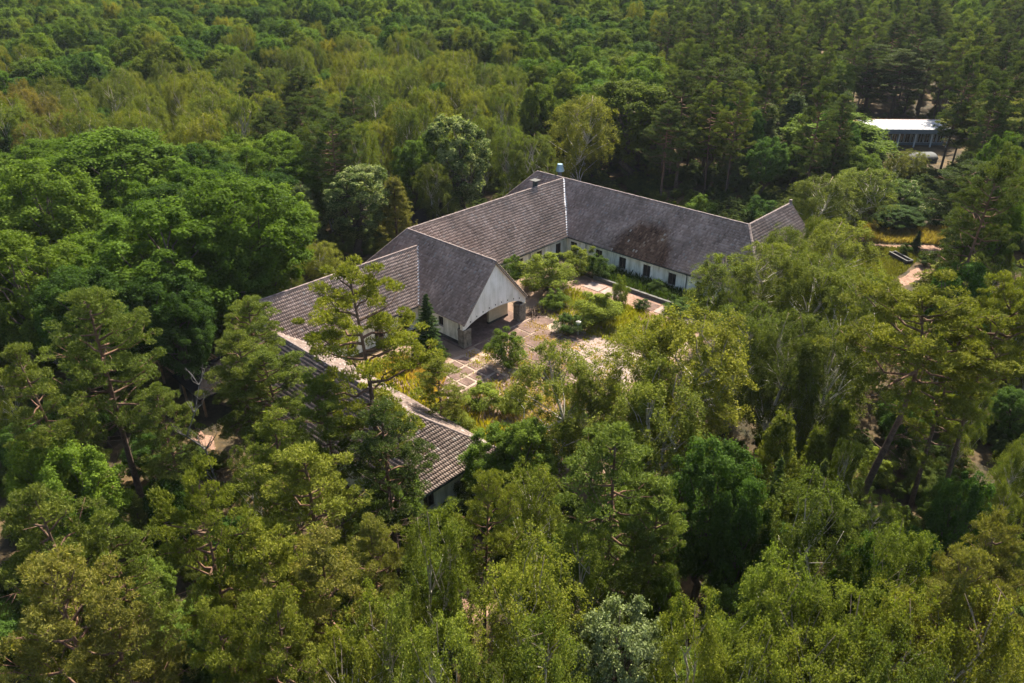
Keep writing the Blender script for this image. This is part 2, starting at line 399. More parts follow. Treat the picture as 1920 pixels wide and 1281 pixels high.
def slope(poly, mat=None, parent=house, w_=0.215, e_=0.345, label=None):
    """one roof plane: a sealed board slab with real overlapping pantiles laid over it"""
    mat = mat or M_tile
    P = [Vector(p) for p in poly]; n = (P[1]-P[0]).cross(P[2]-P[0]).normalized()
    if n.z < 0: n = -n
    e = Vector((0, 0, 1)).cross(n).normalized(); s = n.cross(e).normalized()
    if s.z < 0: s = -s
    o = min(P, key=lambda p: p.z)
    b = MB(); b.prism([p - n*0.07 for p in P], -n*0.10)
    roof = b.build('roof', M_fascia, parent, label=label)
    q = [((p-o).dot(e), (p-o).dot(s)) for p in P]
    a0, a1 = min(t[0] for t in q), max(t[0] for t in q); b1 = max(t[1] for t in q)
    A, B = np.meshgrid(np.arange(a0, a1, w_), np.arange(-0.05, b1, e_)); 
    A = A.ravel(); B = B.ravel(); k = in_poly(np.stack([A + w_/2, B + e_/2], 1), q); A, B = A[k], B[k]
    N_ = len(A); E_, S_, Nn = np.array(e), np.array(s), np.array(n)
    u = np.array([0, .25, .5, .75, 1.0])*w_; hh = np.array([0.0, 0.045, 0.060, 0.040, 0.0])
    jit = rt.normal(size=(N_, 1))*0.007; lift = rt.normal(size=(N_, 1))*0.007; ph = rt.random()*6.28
    lift = lift + (0.022*np.sin(A*0.42 + ph)*np.sin(B*0.75 + ph*2) + 0.012*np.sin(A*1.3 + B*0.9 + ph) - 0.006)[:, None]
    def row(bv, h):
        return (np.array(o)[None, None] + (A[:, None] + u[None])[..., None]*E_ + ((B + bv)[:, None] + jit)[..., None]*S_ + ((hh[None]*1.0 + h) + lift)[..., None]*Nn)
    V = np.stack([row(0, -0.05), row(0, 0.092), row(e_+0.05, -0.022)], 1)      # lip foot, lower edge, upper edge
    V = V.reshape(-1, 3); base = np.arange(N_)[:, None]*15
    Q = np.concatenate([np.stack([base[:, 0] + r*5 + i, base[:, 0] + r*5 + i + 1, base[:, 0] + (r+1)*5 + i + 1, base[:, 0] + (r+1)*5 + i], 1) for r in (0, 1) for i in range(4)])
    tone = np.clip(0.5 + rt.normal(size=N_)*0.15 + 0.10*np.sin(A*0.9 + 3*np.sin(B*0.5 + ph) + ph) + 0.05*np.sin(A*3.1 + ph*3), 0, 0.93); tone[rt.random(N_) < 0.018] = 1.0
    put(bpy.data.objects.new('tile_field', mesh_np('tile_field', V, Q, mat, np.tile(tone, 8))), roof, kind='stuff')
    return roof

def caps(a, b, parent, w_=0.135, mat=None):
    """a row of half-round ridge tiles from a to b"""
    mb = MB(); a, b = Vector(a), Vector(b); n = max(1, int((b-a).length/0.40)); d = (b-a)/n
    for i in range(n):
        p = a + d*i + Vector((0, 0, 0.03 + random.uniform(-.008, .008))); r = w_*random.uniform(0.94, 1.06)
        mb.tube([p, p + d*1.06], [r*1.06, r*0.92], 7)
    o = mb.build('ridge_cap', mat or M_cap, parent); o['kind'] = 'stuff'; return o
def flashing(a, b, wd, parent): return MB().bar(Vector(a) + Vector((0, 0, 0.10)), Vector(b) + Vector((0, 0, 0.10)), wd, 0.06).build('valley_flashing', M_flash, parent)

DX, GY = -28.24, -14.02
# main rear wing
rA = slope([(DX, 0, ZR), (0, 0, ZR), (-5.26, -5.26, ZE), (-23.2, -5.26, ZE)])
rAb = slope([(0, 0, ZR), (DX, 0, ZR), (-33.15, 5.0, ZD), (-5.3, 5.2, ZE)])
caps((DX, 0, ZR), (-0.1, 0, ZR), rA)
# long right wing
rB = slope([(0, 0, ZR), (0, -28.11, ZR), (-5.26, -33.37, ZE), (-5.26, -5.26, ZE)], M_tile_stain, label='roof slope with a large dark mossy stain above the eaves')
rBx = slope([(0, 0, ZR), (0, 4.86, ZR), (-5.26, 10.1, ZE), (-5.26, 5.26, ZE)])
rBh = slope([(0, 4.86, ZR), (-5.26, 10.1, ZE), (5.26, 10.1, ZE)])
rBb = slope([(0, 4.86, ZR), (0, -28.11, ZR), (5.26, -22.85, ZE), (5.26, 10.1, ZE)])
caps((0, 4.9, ZR), (0, -28.1, ZR), rB); caps((-5.2, 10.0, ZE+.05), (0, 4.9, ZR), rBx)
flashing((-0.15, -0.15, ZR-0.08), (-5.2, -5.2, ZE+0.06), 0.36, rB)
# short wing turning away at the right
rC = slope([(0, -28.11, ZR), (11.2, -28.11, ZR), (11.2, -33.37, ZE), (-5.26, -33.37, ZE)])
rCb = slope([(0, -28.11, ZR), (11.2, -28.11, ZR), (11.2, -22.85, ZE), (5.26, -22.85, ZE)])
caps((0.1, -28.11, ZR), (11.2, -28.11, ZR), rC); caps((-5.2, -33.3, ZE+.06), (0, -28.11, ZR), rC, 0.19)
# entrance wing with the gable
rD = slope([(DX, 0, ZR), (DX, GY-.25, ZR), (-33.15, GY-.25, ZD), (-33.15, 5.0, ZD)])
rDr = slope([(DX, 0, ZR), (DX, GY-.25, ZR), (-23.33, GY-.25, ZD), (-23.33, -5.13, ZD)])
caps((DX, 0, ZR), (DX, GY-.25, ZR), rD); caps((-33.1, 4.95, ZD+.05), (DX, 0, ZR), rD, 0.14)
# left wing
ZL = 7.44
rE = slope([(-29.17, -2.74, ZL), (-49.2, -2.74, ZL), (-49.2, -7.16, ZD), (-33.15, -7.16, ZD)])
rEb = slope([(-29.17, -2.74, ZL), (-49.2, -2.74, ZL), (-49.2, 1.68, ZD), (-33.15, 1.68, ZD)])
caps((-29.3, -2.74, ZL), (-49.2, -2.74, ZL), rE)
flashing((-29.25, -2.8, ZL-0.06), (-33.1, -7.1, ZD+0.06), 0.60, rE)
# low garden wing
FX, ZF, HW, HL, YE, YR = -49.9, 5.5, 4.0, 5.4, -31.4, -25.6
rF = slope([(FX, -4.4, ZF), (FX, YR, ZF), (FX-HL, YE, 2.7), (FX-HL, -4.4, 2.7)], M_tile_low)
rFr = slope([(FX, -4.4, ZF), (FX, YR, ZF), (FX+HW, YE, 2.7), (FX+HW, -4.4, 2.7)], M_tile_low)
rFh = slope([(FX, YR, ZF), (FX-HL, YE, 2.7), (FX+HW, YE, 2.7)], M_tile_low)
caps((FX, -4.6, ZF), (FX, YR, ZF), rF); caps((FX-HL, YE, 2.74), (FX, YR, ZF), rF, .12); caps((FX+HW, YE, 2.74), (FX, YR, ZF), rF, .12)
MB().bar((FX-HL-.05, YE-.06, 2.6), (FX+HW+.05, YE-.06, 2.6), 0.1, 0.14).build('gutter', M_darkmetal, rFh)
wall_later = [(FX-HL+.5, FX+HW-.5, YE+.6)]
MB().bar((-49.2, -7.22, 2.76), (-33.3, -7.22, 2.76), 0.1, 0.12).build('gutter', M_darkmetal, rE)

MB().bar((-23.2, -5.36, 2.60), (-5.4, -5.36, 2.60), 0.12, 0.11).build('gutter', M_darkmetal, rA)
MB().bar((-5.36, -5.4, 2.60), (-5.36, -33.3, 2.60), 0.12, 0.11).build('gutter', M_darkmetal, rB)
for y in (-8.2, -23.6, -32.6): MB().tube([(-5.34, y, 2.56), (-4.93, y, 2.25), (-4.93, y, 0.1)], [0.05, 0.05, 0.05], 6).build('downpipe', M_darkmetal, house)
for x in (-12.4, -20.6): MB().tube([(x, -5.34, 2.56), (x, -4.93, 2.25), (x, -4.93, 0.1)], [0.05, 0.05, 0.05], 6).build('downpipe', M_darkmetal, house)
# walls, each pierced for its windows: piers, aprons and lintels butted end to end
def wall_x(x, y0, y1, zt, wins, th=0.35, sgn=1, mat=None, z0=0.0, name='wall'):
    """wall in the plane x, thickness towards +x*sgn; wins = [(yc, width, sill, head)]"""
    b = MB(); y = y0
    for yc, wd, sl, hd in sorted(wins):
        b.box(x, y, z0, x+th*sgn, yc-wd/2, zt); b.box(x, yc-wd/2, z0, x+th*sgn, yc+wd/2, sl); b.box(x, yc-wd/2, hd, x+th*sgn, yc+wd/2, zt); y = yc+wd/2
    b.box(x, y, z0, x+th*sgn, y1, zt); return b.build(name, mat or M_plaster, house)
def wall_y(y, x0, x1, zt, wins, th=0.35, sgn=1, mat=None, z0=0.0, name='wall'):
    b = MB(); x = x0
    for xc, wd, sl, hd in sorted(wins):
        b.box(x, y, z0, xc-wd/2, y+th*sgn, zt); b.box(xc-wd/2, y, z0, xc+wd/2, y+th*sgn, sl); b.box(xc-wd/2, y, hd, xc+wd/2, y+th*sgn, zt); x = xc+wd/2
    b.box(x, y, z0, x1, y+th*sgn, zt); return b.build(name, mat or M_plaster, house)
def window(axis, plane, c, wd, sl, hd, sgn, shut=True):
    """frame set back in the opening, two leaves of boards (or glass) and a sill"""
    d = 0.10*sgn; f = MB()
    def bx(a0, z0, a1, z1, t0, t1):
        if axis == 'x': f.box(plane+t0, a0, z0, plane+t1, a1, z1)
        else: f.box(a0, plane+t0, z0, a1, plane+t1, z1)
    r = 0.06
    for a0, z0, a1, z1 in ((c-wd/2+.004, sl+.004, c-wd/2+r, hd-.004), (c+wd/2-r, sl+.004, c+wd/2-.004, hd-.004), (c-wd/2+r, hd-r, c+wd/2-r, hd-.004), (c-wd/2+r, sl+.004, c+wd/2-r, sl+r), (c-.03, sl+r, c+.03, hd-r)):
        bx(a0, z0, a1, z1, d, d+0.08*sgn)
    fr = f.build('window', M_frame, house)
    for k in (-1, 1):
        g = MB()
        a0, a1 = (c-wd/2+r, c-.03) if k < 0 else (c+.03, c+wd/2-r)
        nb = 4
        for i in range(nb if shut else 1):
            n_ = nb if shut else 1
            p, q = a0 + (a1-a0)*i/n_ + 0.004, a0 + (a1-a0)*(i+1)/n_ - 0.004; t = d + (0.025 + 0.012*(i % 2))*sgn
            if axis == 'x': g.box(plane+t, p, sl+r, plane+t+0.03*sgn, q, hd-r)
            else: g.box(p, plane+t, sl+r, q, plane+t+0.03*sgn, hd-r)
        g.build('shutter' if shut else 'pane', M_shutter if shut else M_glass, fr)
    s = MB()
    if axis == 'x': s.box(plane-0.07*sgn, c-wd/2-.05, sl-.06, plane+.09*sgn, c+wd/2+.05, sl+.003)
    else: s.box(c-wd/2-.05, plane-0.07*sgn, sl-.06, c+wd/2+.05, plane+.09*sgn, sl+.003)
    s.build('sill', M_concrete, fr)
WB = [(-6.05, 1.1, 0.5, 1.98), (-10.3, 1.1, 0.5, 1.98), (-14.1, 1.1, 0.44, 1.98), (-17.83, 1.1, 0.42, 1.98), (-21.55, 1.12, 0.42, 1.96), (-25.5, 1.12, 0.42, 1.96), (-29.4, 1.12, 0.42, 1.96)]
wall_x(-4.85, -32.95, -4.85, 2.95, WB)
for c in WB: window('x', -4.85, *c, 1)
WA = [(-6.6, 1.1, 0.5, 1.98), (-10.5, 1.1, 0.5, 1.98), (-14.2, 1.1, 0.5, 1.98), (-18.0, 1.1, 0.5, 1.98)]
wall_y(-4.85, -23.75, -4.50, 2.95, WA)
for c in WA: window('y', -4.85, *c, 1)
wall_y(-32.95, -4.50, 11.0, 2.95, [(0.5, 1.1, .45, 1.98), (6, 1.1, .45, 1.98)])
for c in (0.5, 6): window('y', -32.95, c, 1.1, .45, 1.98, 1)
wall_x(4.85, -23.2, 9.7, 2.95, [], sgn=-1); wall_y(9.7, -4.85, 4.85, 2.95, [], sgn=-1); wall_y(4.65, -32.7, -4.9, 3.0, [], sgn=-1)
# gable ends of right and left wings
b = MB(); b.prism([(10.9, -32.9, 0), (10.9, -23.3, 0), (10.9, -23.3, 3.1), (10.9, -28.11, 8.3), (10.9, -32.9, 3.1)], (-0.3, 0, 0)); b.build('wall', M_plaster, house)
b = MB(); b.prism([(-48.95, -6.8, 0), (-48.95, 1.3, 0), (-48.95, 1.3, 3.0), (-48.95, -2.74, 7.2), (-48.95, -6.8, 3.0)], (0.3, 0, 0)); b.build('wall', M_plaster, house)
# left wing front, with one big dark opening and piers
wall_y(-6.75, -48.6, -33.0, 3.1, [(-45.6, 1.4, 0.25, 2.35), (-42.0, 1.2, .5, 2.1), (-38.4, 1.2, .5, 2.1), (-35.0, 1.5, .3, 2.3)])
for c in ((-45.6, 1.4, .25, 2.35), (-42.0, 1.2, .5, 2.1), (-38.4, 1.2, .5, 2.1), (-35.0, 1.5, .3, 2.3)): window('y', -6.75, *c, 1)
wall_y(1.3, -48.6, -33, 3.1, [], sgn=-1)
x0, x1, y1 = wall_later[0]; wall_y(y1, x0, x1, 2.75, [(x0+2.2, 1.1, .6, 1.9), (x1-2.2, 1.1, .6, 1.9)]); wall_x(x0, y1+.36, -7.2, 2.75, []); wall_x(x1, y1+.36, -7.2, 2.75, [(-12, 1.1, .6, 1.9), (-18, 1.1, .6, 1.9), (-24, 1.1, .6, 1.9)], sgn=-1)
for c in ((-12, 1.1, .6, 1.9), (-18, 1.1, .6, 1.9), (-24, 1.1, .6, 1.9)): window('x', x1, *c, -1)
for c in (x0+2.2, x1-2.2): window('y', y1, c, 1.1, .6, 1.9, 1)
# entrance wing: side walls, porch
wall_x(-32.75, -13.0, 4.6, 3.2, [(-10.2, 0.8, 1.35, 2.4)], z0=0.42); window('x', -32.75, -10.2, 0.8, 1.35, 2.4, 1, False)
MB().box(-32.80, -13.04, 0, -32.36, 4.6, 0.42).build('plinth', M_plinth, house)
wall_x(-23.75, -9.8, -5.2, 3.2, [], sgn=-1)
wall_y(-12.1, -27.3, -24.25, 3.19, [], th=0.3, mat=M_beige, z0=0.30, name='porch_wall'); MB().box(-27.34, -12.14, 0, -24.21, -11.76, 0.30).build('plinth', M_plinth, house)
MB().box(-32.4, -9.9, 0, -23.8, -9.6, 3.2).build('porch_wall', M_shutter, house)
MB().box(-33.2, -14.3, 0.010, -23.3, -9.9, 0.055).build('porch_floor', M_slab, house)
MB().box(-32.2, -13.6, 3.2, -23.9, -9.95, 3.3).build('porch_ceiling', M_timber, house)
# white gable wall over a flat arch
GT = 0.42; z_of = lambda x: 2.12 + 0.98*max(0.0, 1 - ((x+28.0)/4.6)**2)**0.8
xs = [-33.08 + 9.70*i/26 for i in range(27)]
top = lambda x: ZD + 0.06 + (ZR - ZD)*(1 - abs(x-DX)/4.91) - 0.22
b = MB()
for i in range(26):
    x0, x1 = xs[i], xs[i+1]
    def lo(x): return z_of(x) if -32.4 < x < -24.0 else 2.12
    for sx in ([(x0, DX), (DX, x1)] if x0 < DX < x1 else [(x0, x1)]):
        p, q = sx
        b.prism([(p, GY, lo(p)), (q, GY, lo(q)), (q, GY, max(top(q), lo(q)+.3)), (p, GY, max(top(p), lo(p)+.3))], (0, GT, 0))
gable = b.build('gable_wall', M_gable, house)
bm = bmesh.new(); bm.from_mesh(gable.data); bmesh.ops.remove_doubles(bm, verts=bm.verts, dist=0.0005)
seen = {}
for f in list(bm.faces): seen.setdefault(tuple(sorted(v.index for v in f.verts)), []).append(f)
bm.verts.index_update(); seen = {}
for f in bm.faces: seen.setdefault(tuple(sorted(v.index for v in f.verts)), []).append(f)
bmesh.ops.delete(bm, geom=[f for fs in seen.values() if len(fs) > 1 for f in fs], context='FACES_ONLY'); bm.to_mesh(gable.data); bm.free()
for i in range(9):
    x = -32.0 + i*0.95; z = z_of(x) + 0.34
    MB().box(x-.045, GY-0.04, z-.08, x+.045, GY+0.02, z+.06).build('drain_stub', M_plinth, gable)
# board along the rakes
for sx in (-1, 1):
    MB().bar((DX, GY-.20, ZR-.10), (DX+sx*4.95, GY-.20, ZD-.10), 0.06, 0.24).build('barge_board', M_frame, rD if sx < 0 else rDr)
# two stone piers, coursed blocks
def pier(x0, x1, y0, y1, h, seed):
    rng = random.Random(seed); p = empty('pier', (0, 0, 0)); p.parent = house
    z = 0.0; k = 0
    while z < h - 0.02:
        hh = min(rng.uniform(0.20, 0.34), h - z)
        if h - z - hh < 0.1: hh = h - z
        cut = [x0]; 
        while cut[-1] < x1 - 0.35: cut.append(min(x1, cut[-1] + rng.uniform(0.3, 0.6)))
        cut[-1] = x1
        for a, b_ in zip(cut, cut[1:]):
            g = rng.uniform(0, 0.035); MB().box(a+.012, y0-g, z+.01, b_-.012, y1+g, z+hh-.01).build('stone', M_stone, p, bevel=0.02)
        z += hh
    MB().box(x0+.05, y0+.05, 0, x1-.05, y1-.05, h).build('core', M_plinth, p)
pier(-33.1, -32.0, -14.15, -13.2, 2.12, 1); pier(-24.5, -23.4, -14.15, -13.2, 2.12, 2)
# roof fittings
v = MB(); v.tube([(1.25, 1.75, 7.2), (1.25, 1.75, 9.0)], [0.28, 0.28], 10); vt = v.build('vent', M_darkmetal, house)
MB().tube([(1.25, 1.75, 8.95), (1.25, 1.75, 9.95)], [0.62, 0.38], 8).build('cowl', M_metal, vt)
c = MB(); c.tube([(-5.67, 0.30, 8.1), (-5.67, 0.30, 8.75), (-5.67, 0.30, 9.35)], [0.42, 0.36, 0.36], 8); ch = c.build('flue', M_darkmetal, house)
MB().box(-6.25, -0.25, 9.37, -5.1, 0.85, 9.43).build('cap_plate', M_coping, ch)
MB().tube([(11.0, -28.11, 8.3), (11.0, -28.11, 9.0)], [0.22, 0.2], 7).build('finial', M_cap, house)
# ------------------------------------------------------------------ walls and things in the yard
bw = empty('bed_wall', (0, 0, 0), label='low mossy concrete wall edging the planting bed by the windows', cat='wall')
for i in range(9):
    y = -12.9 - i*2.05; MB().box(-9.30, y-2.02, 0, -9.02, y, 0.40).build('block', M_dkconcrete, bw); MB().box(-9.34, y-2.03, 0.40, -8.98, y-.01, 0.46).build('coping', M_coping, bw)
lamp = empty('garden_lamp', (-22.4, -20.9, 0), label='pale garden lamp with a white round head standing in a dark bush', cat='lamp')
MB().tube([(0, 0, 0), (0, 0, 1.25)], [0.11, 0.08], 8).build('post', M_concrete, lamp)
bm = bmesh.new(); bmesh.ops.create_uvsphere(bm, u_segments=12, v_segments=8, radius=0.24); bmesh.ops.translate(bm, verts=bm.verts, vec=(0, 0, 1.45)); me = bpy.data.meshes.new('globe'); bm.to_mesh(me); bm.free(); me.materials.append(M_white)
put(bpy.data.objects.new('globe', me), lamp); MB().tube([(0, 0, 1.60), (0, 0, 1.72)], [0.30, 0.08], 10).build('hood', M_concrete, lamp)
tr = empty('stone_trough', (24.0, -39.1, 0), rad(57), label='long grey trough with a pale rim lying on the green clearing', cat='trough')
b = MB()
for s_ in (-1, 1): b.box(-1.75, s_*0.42-.09, 0, 1.75, s_*0.42+.09, 0.55)
for s_ in (-1, 1): b.box(s_*1.66-.09, -0.33, 0, s_*1.66+.09, 0.33, 0.55)
b.build('basin', M_plinth, tr); b = MB(); b.box(-1.8, -0.53, 0.553, 1.8, -0.31, 0.62); b.box(-1.8, 0.31, 0.553, 1.8, 0.53, 0.62); b.build('rim', M_coping, tr)
b = MB(); b.box(-1.57, -.33, 0.02, 1.57, .33, 0.30); b.build('soil', M_plinth, tr)
# heap of dead brushwood on the paving
rng = np.random.default_rng(5); mb = MB()
for i in range(110):
    p = np.array([rng.uniform(-22.6, -17.9), 0, 0]); p[1] = -14.6 + rng.normal()*0.55 - (p[0]+20)*0.28; a = rng.normal()*0.6 - 0.3; L_ = 0.5 + rng.random()
    z0 = 0.05 + 0.42*rng.random(); mb.tube([(p[0]-math.cos(a)*L_, p[1]-math.sin(a)*L_, max(.03, z0-.15*rng.random())), (p[0], p[1], z0+.05), (p[0]+math.cos(a)*L_, p[1]+math.sin(a)*L_, max(.03, z0-.2*rng.random()))], [0.03, 0.035, 0.012], 3)
for i in range(260):
    p = np.array([rng.uniform(-22.8, -17.7), 0, 0]); p[1] = -14.6 + rng.normal()*0.6 - (p[0]+20)*0.28; mb.add([tuple(p + rng.normal(size=3)*[.1, .1, 0] + [0, 0, .05+.4*rng.random()]) for _ in range(3)], [(0, 1, 2)])
t = mb.build('brushwood_heap', M_litter); put(t, label='long heap of dead brown brushwood beside the largest courtyard bush', cat='brushwood')

# ------------------------------------------------------------------ small buildings
sh = empty('shed', (-13.6, 13.2, 0), rad(0), label='small shed with a dark gabled roof behind the main wing, beside the tall lime', cat='shed')
MB().box(-3.4, -1.6, 0, 3.0, 2.4, 3.0).build('wall', M_timber, sh)
b = MB(); b.prism([(-3.8, -2.2, 2.75), (-3.8, 0.4, 4.5), (3.4, 0.4, 4.5), (3.4, -2.2, 2.75)], (0, 0, 0.12)); b.build('roof', M_darkroof, sh)
b = MB(); b.prism([(-3.8, 3.0, 2.75), (-3.8, 0.404, 4.5), (3.4, 0.404, 4.5), (3.4, 3.0, 2.75)], (0, 0, 0.12)); b.build('roof', M_darkroof, sh)
MB().tube([(1.4, 0.9, 3.9), (1.4, 0.9, 5.3)], [0.16, 0.16], 8).build('pipe', M_pipe, sh)
pg = empty('timber_shelter', (-55.9, -1.0, 0), rad(0), label='dark roofed shelter with a sunlit slatted timber side among the pines', cat='shelter')
for x in (-1.9, 1.9):
    for y in (-5.2, -1.4, 3.2): MB().box(x-.09, y-.09, 0, x+.09, y+.09, 2.55).build('post', M_timber, pg)
for i in range(14):
    x = -2.05 + i*0.315; MB().box(x-.07, -1.2, 2.62, x+.07, 3.6, 2.74).build('slat', M_timber, pg)
for y in (-1.1, 3.3): MB().box(-2.1, y-.08, 2.42, 2.1, y+.08, 2.615).build('beam', M_timber, pg)
b = MB(); b.prism([(-2.6, -6.3, 2.5), (2.4, -6.3, 2.5), (2.4, -1.35, 3.0), (-2.6, -1.35, 3.0)], (0, 0, 0.14)); b.build('roof', M_darkroof, pg)
# far hall
A_ = math.atan2(-0.75, 0.66)
hl = empty('hall', (93.6, -24.2, ground_z(93.6, -24.2)), A_, label='far single-storey hall with pale sheet roof and blue-grey fascia', cat='hall')
# local x: along the front (0 at its right end, running to -17), local y: backwards is +
LH = 17.0
b = MB(); b.prism([(0.5, -1.6, 3.52), (-LH, -1.6, 3.52), (-LH, 5.2, 4.05), (0.5, 5.2, 4.05)], (0, 0, 0.10)); hr = b.build('roof', M_hallroof, hl)
for i in range(15):
    x = 0.3 - i*1.2; MB().bar((x, -1.6, 3.64), (x, 5.2, 4.17), 0.07, 0.06).build('roof_seam', M_hallpost, hr)
MB().box(-LH, -1.72, 2.72, 0.55, -1.61, 3.60).build('fascia', M_hallblue, hl)
MB().bar((0.56, -1.6, 3.62), (0.56, 5.2, 4.15), 0.12, 0.16).build('verge_trim', M_rust, hl); MB().bar((-LH, 5.25, 4.12), (0.5, 5.25, 4.12), 0.12, 0.14).build('verge_trim', M_rust, hl)
for i in range(5): MB().box(-0.25 - i*3.3, -1.45, 0, -0.02 - i*3.3, -1.22, 3.05).build('post', M_hallpost, hl)
MB().box(-LH, 0.4, 0, 0, 5.0, 3.5).build('wall', M_hallblue, hl)
for i in range(12):
    x0 = -0.35 - i*1.32; f = MB()
    for (p, q, z0, z1) in ((x0-1.15, x0-1.07, .5, 2.9), (x0-.08, x0, .5, 2.9), (x0-1.07, x0-.08, .5, .58), (x0-1.07, x0-.08, 2.82, 2.9), (x0-.6, x0-.55, .58, 2.82)): f.box(p, 0.30, z0, q, 0.395, z1)
    wf = f.build('window', M_hallpost, hl); MB().box(x0-1.07, 0.345, .58, x0-.08, 0.38, 2.82).build('pane', M_glass, wf)
b = MB(); b.prism([(-LH-3.5, 2.0, 3.9), (-LH+.0, 2.0, 3.9), (-LH+.0, 6.5, 4.4), (-LH-3.5, 6.5, 4.4)], (0, 0, 0.10)); b.build('side_roof', M_rust, hl); MB().box(-LH-3.2, 2.4, 0, -LH-.03, 6.2, 3.88).build('side_wall', M_hallblue, hl)
vb = empty('vaulted_shelter', (78.0, -23.6, 0), A_ + 0.15, label='low grey barrel-vaulted shelter in front of the far hall', cat='shelter')
pts = [(1.9*math.cos(math.pi*i/12), 0.7 + 0.9*math.sin(math.pi*i/12)) for i in range(13)]
mb = MB()
for i in range(12):
    for j in range(7):
        x0, x1 = -3.5 + j*1.0, -2.52 + j*1.0; (y0, z0), (y1, z1) = pts[i], pts[i+1]
        mb.add([(x0, y0, z0), (x1, y0, z0), (x1, y1, z1), (x0, y1, z1)], [(0, 1, 2, 3)])
mb.build('vault', M_vault, vb); MB().box(-3.5, -1.8, 0, 3.4, 1.8, 0.7).build('base', M_vault, vb)

# ------------------------------------------------------------------ grasses
def grass(name, n, place, h, mat, seed, **k):
    rng = np.random.default_rng(seed); P = np.array([p for p in (place(rng) for _ in range(n)) if p is not None])
    m = len(P); a = rng.random(m)*6.28; hh = h*(0.5 + 0.8*rng.random(m)); d = np.stack([np.cos(a), np.sin(a), 0*a], 1)
    lean = rng.normal(size=(m, 3))*[.28, .28, 0]*hh[:, None]; wd = 0.045 + 0.03*rng.random((m, 1)); z = np.zeros((m, 1))
    P3 = np.concatenate([P, z], 1); tip = P3 + lean + np.stack([0*hh, 0*hh, hh], 1); mid = P3 + lean*0.35 + np.stack([0*hh, 0*hh, hh*0.55], 1)
    V = np.stack([P3 - d*wd, P3 + d*wd, mid + d*wd*0.8, tip], 1).reshape(-1, 3); Q = np.arange(m*4).reshape(-1, 4)
    put(bpy.data.objects.new(name, mesh_np(name, V, Q, mat, np.clip(0.5 + rng.normal(size=m)*0.2, 0, 1))), kind='stuff', **k)
def area(poly, holes=0.0, sc=0.35, thr=0.5, seed=0):
    xs = [p[0] for p in poly]; ys = [p[1] for p in poly]; rr = np.random.default_rng(seed + 99)
    bl = np.stack([rr.uniform(min(xs), max(xs), 30), rr.uniform(min(ys), max(ys), 30)], 1)
    def f(rng):
        if holes and rng.random() < holes:
            q = bl[rng.integers(0, 30)] + rng.normal(size=2)*sc*2.2
        else: q = np.array([rng.uniform(min(xs), max(xs)), rng.uniform(min(ys), max(ys))])
        return q if in_poly(q[None], poly)[0] else None
    return f
grass('dry_grass', 15000, area([(27.6, -33.2), (34, -29.5), (38.5, -34), (41, -41.5), (34.8, -43), (32.2, -39.4), (29.8, -36.4)]), 0.75, M_drygrass, 1)
grass('lawn_grass', 15000, area([(14, -34), (26, -34), (29.5, -38.5), (28, -40.8), (20, -41), (13, -40.5)]), 0.28, M_greengrass, 2)
grass('weeds', 12000, area([(-21.5, -13.5), (-13.5, -12.5), (-12.5, -30), (-20, -31), (-21.5, -23.5)], 0.8, 0.7, seed=1), 0.55, M_weed, 3)
grass('dry_grass', 7000, area([(-41.5, -20), (-32, -22), (-31, -31), (-37, -37), (-41, -33)], 0.7, 0.7, seed=2), 0.45, M_drygrass, 4)
grass('dry_grass', 3500, area([(-41.2, -10), (-38.4, -10), (-38.2, -17), (-41.2, -19)], 0.5, 0.6, seed=3), 0.5, M_drygrass, 5)
grass('weeds', 5000, area([(-45.4, -9), (-41, -9), (-40.8, -33), (-45.4, -31)], 0.6, 0.8, seed=4), 0.8, M_weed, 6)
grass('joint_grass', 3500, area([(-34, -15), (-22, -15), (-22, -30), (-34, -30)], 0.9, 0.25, seed=5), 0.16, M_drygrass, 7)
grass('joint_grass', 2600, area([(-41, -15), (-16, -15), (-16, -31), (-41, -31)], 0.95, 0.18, seed=6), 0.22, M_weed, 9)
rng = np.random.default_rng(12); n = 5200
P = np.stack([rng.uniform(-41, -14, n), rng.uniform(-31, -10.3, n), np.full(n, 0.062)], 1); keep = ~((P[:, 0] < -33) & (P[:, 1] > -14.5)); P = P[keep]; n = len(P)
d1 = rng.normal(size=(n, 3))*[.05, .05, .006]; d2 = rng.normal(size=(n, 3))*[.05, .05, .006]
put(bpy.data.objects.new('leaf_litter', mesh_np('leaf_litter', np.stack([P, P+d1, P+d1+d2, P+d2], 1).reshape(-1, 3), np.arange(n*4).reshape(-1, 4), M_litter)), kind='stuff')
grass('bed_weeds', 3500, area([(-8.9, -13), (-5.0, -13), (-5.0, -31), (-8.9, -31)]), 0.8, M_bedweed, 8)

def haze():
    m = bpy.data.materials.new('air'); m.use_nodes = True; N, L = m.node_tree.nodes, m.node_tree.links; N.clear()
    out = N.new('ShaderNodeOutputMaterial'); v = N.new('ShaderNodeVolumePrincipled')
    v.inputs['Color'].default_value = (0.86, 0.93, 1.0, 1); v.inputs['Density'].default_value = 0.00006; v.inputs['Anisotropy'].default_value = 0.0
    L.new(v.outputs[0], out.inputs['Volume'])
    o = MB().box(-270, -270, -1.1, 450, 450, 48).build('haze', m, kind='stuff'); return o
if 0.00006 > 0: haze()
# ------------------------------------------------------------------ tree shapes (each shape is made once; trees share it)
def unit(a): return a / np.maximum(np.linalg.norm(a, axis=1, keepdims=True), 1e-6)

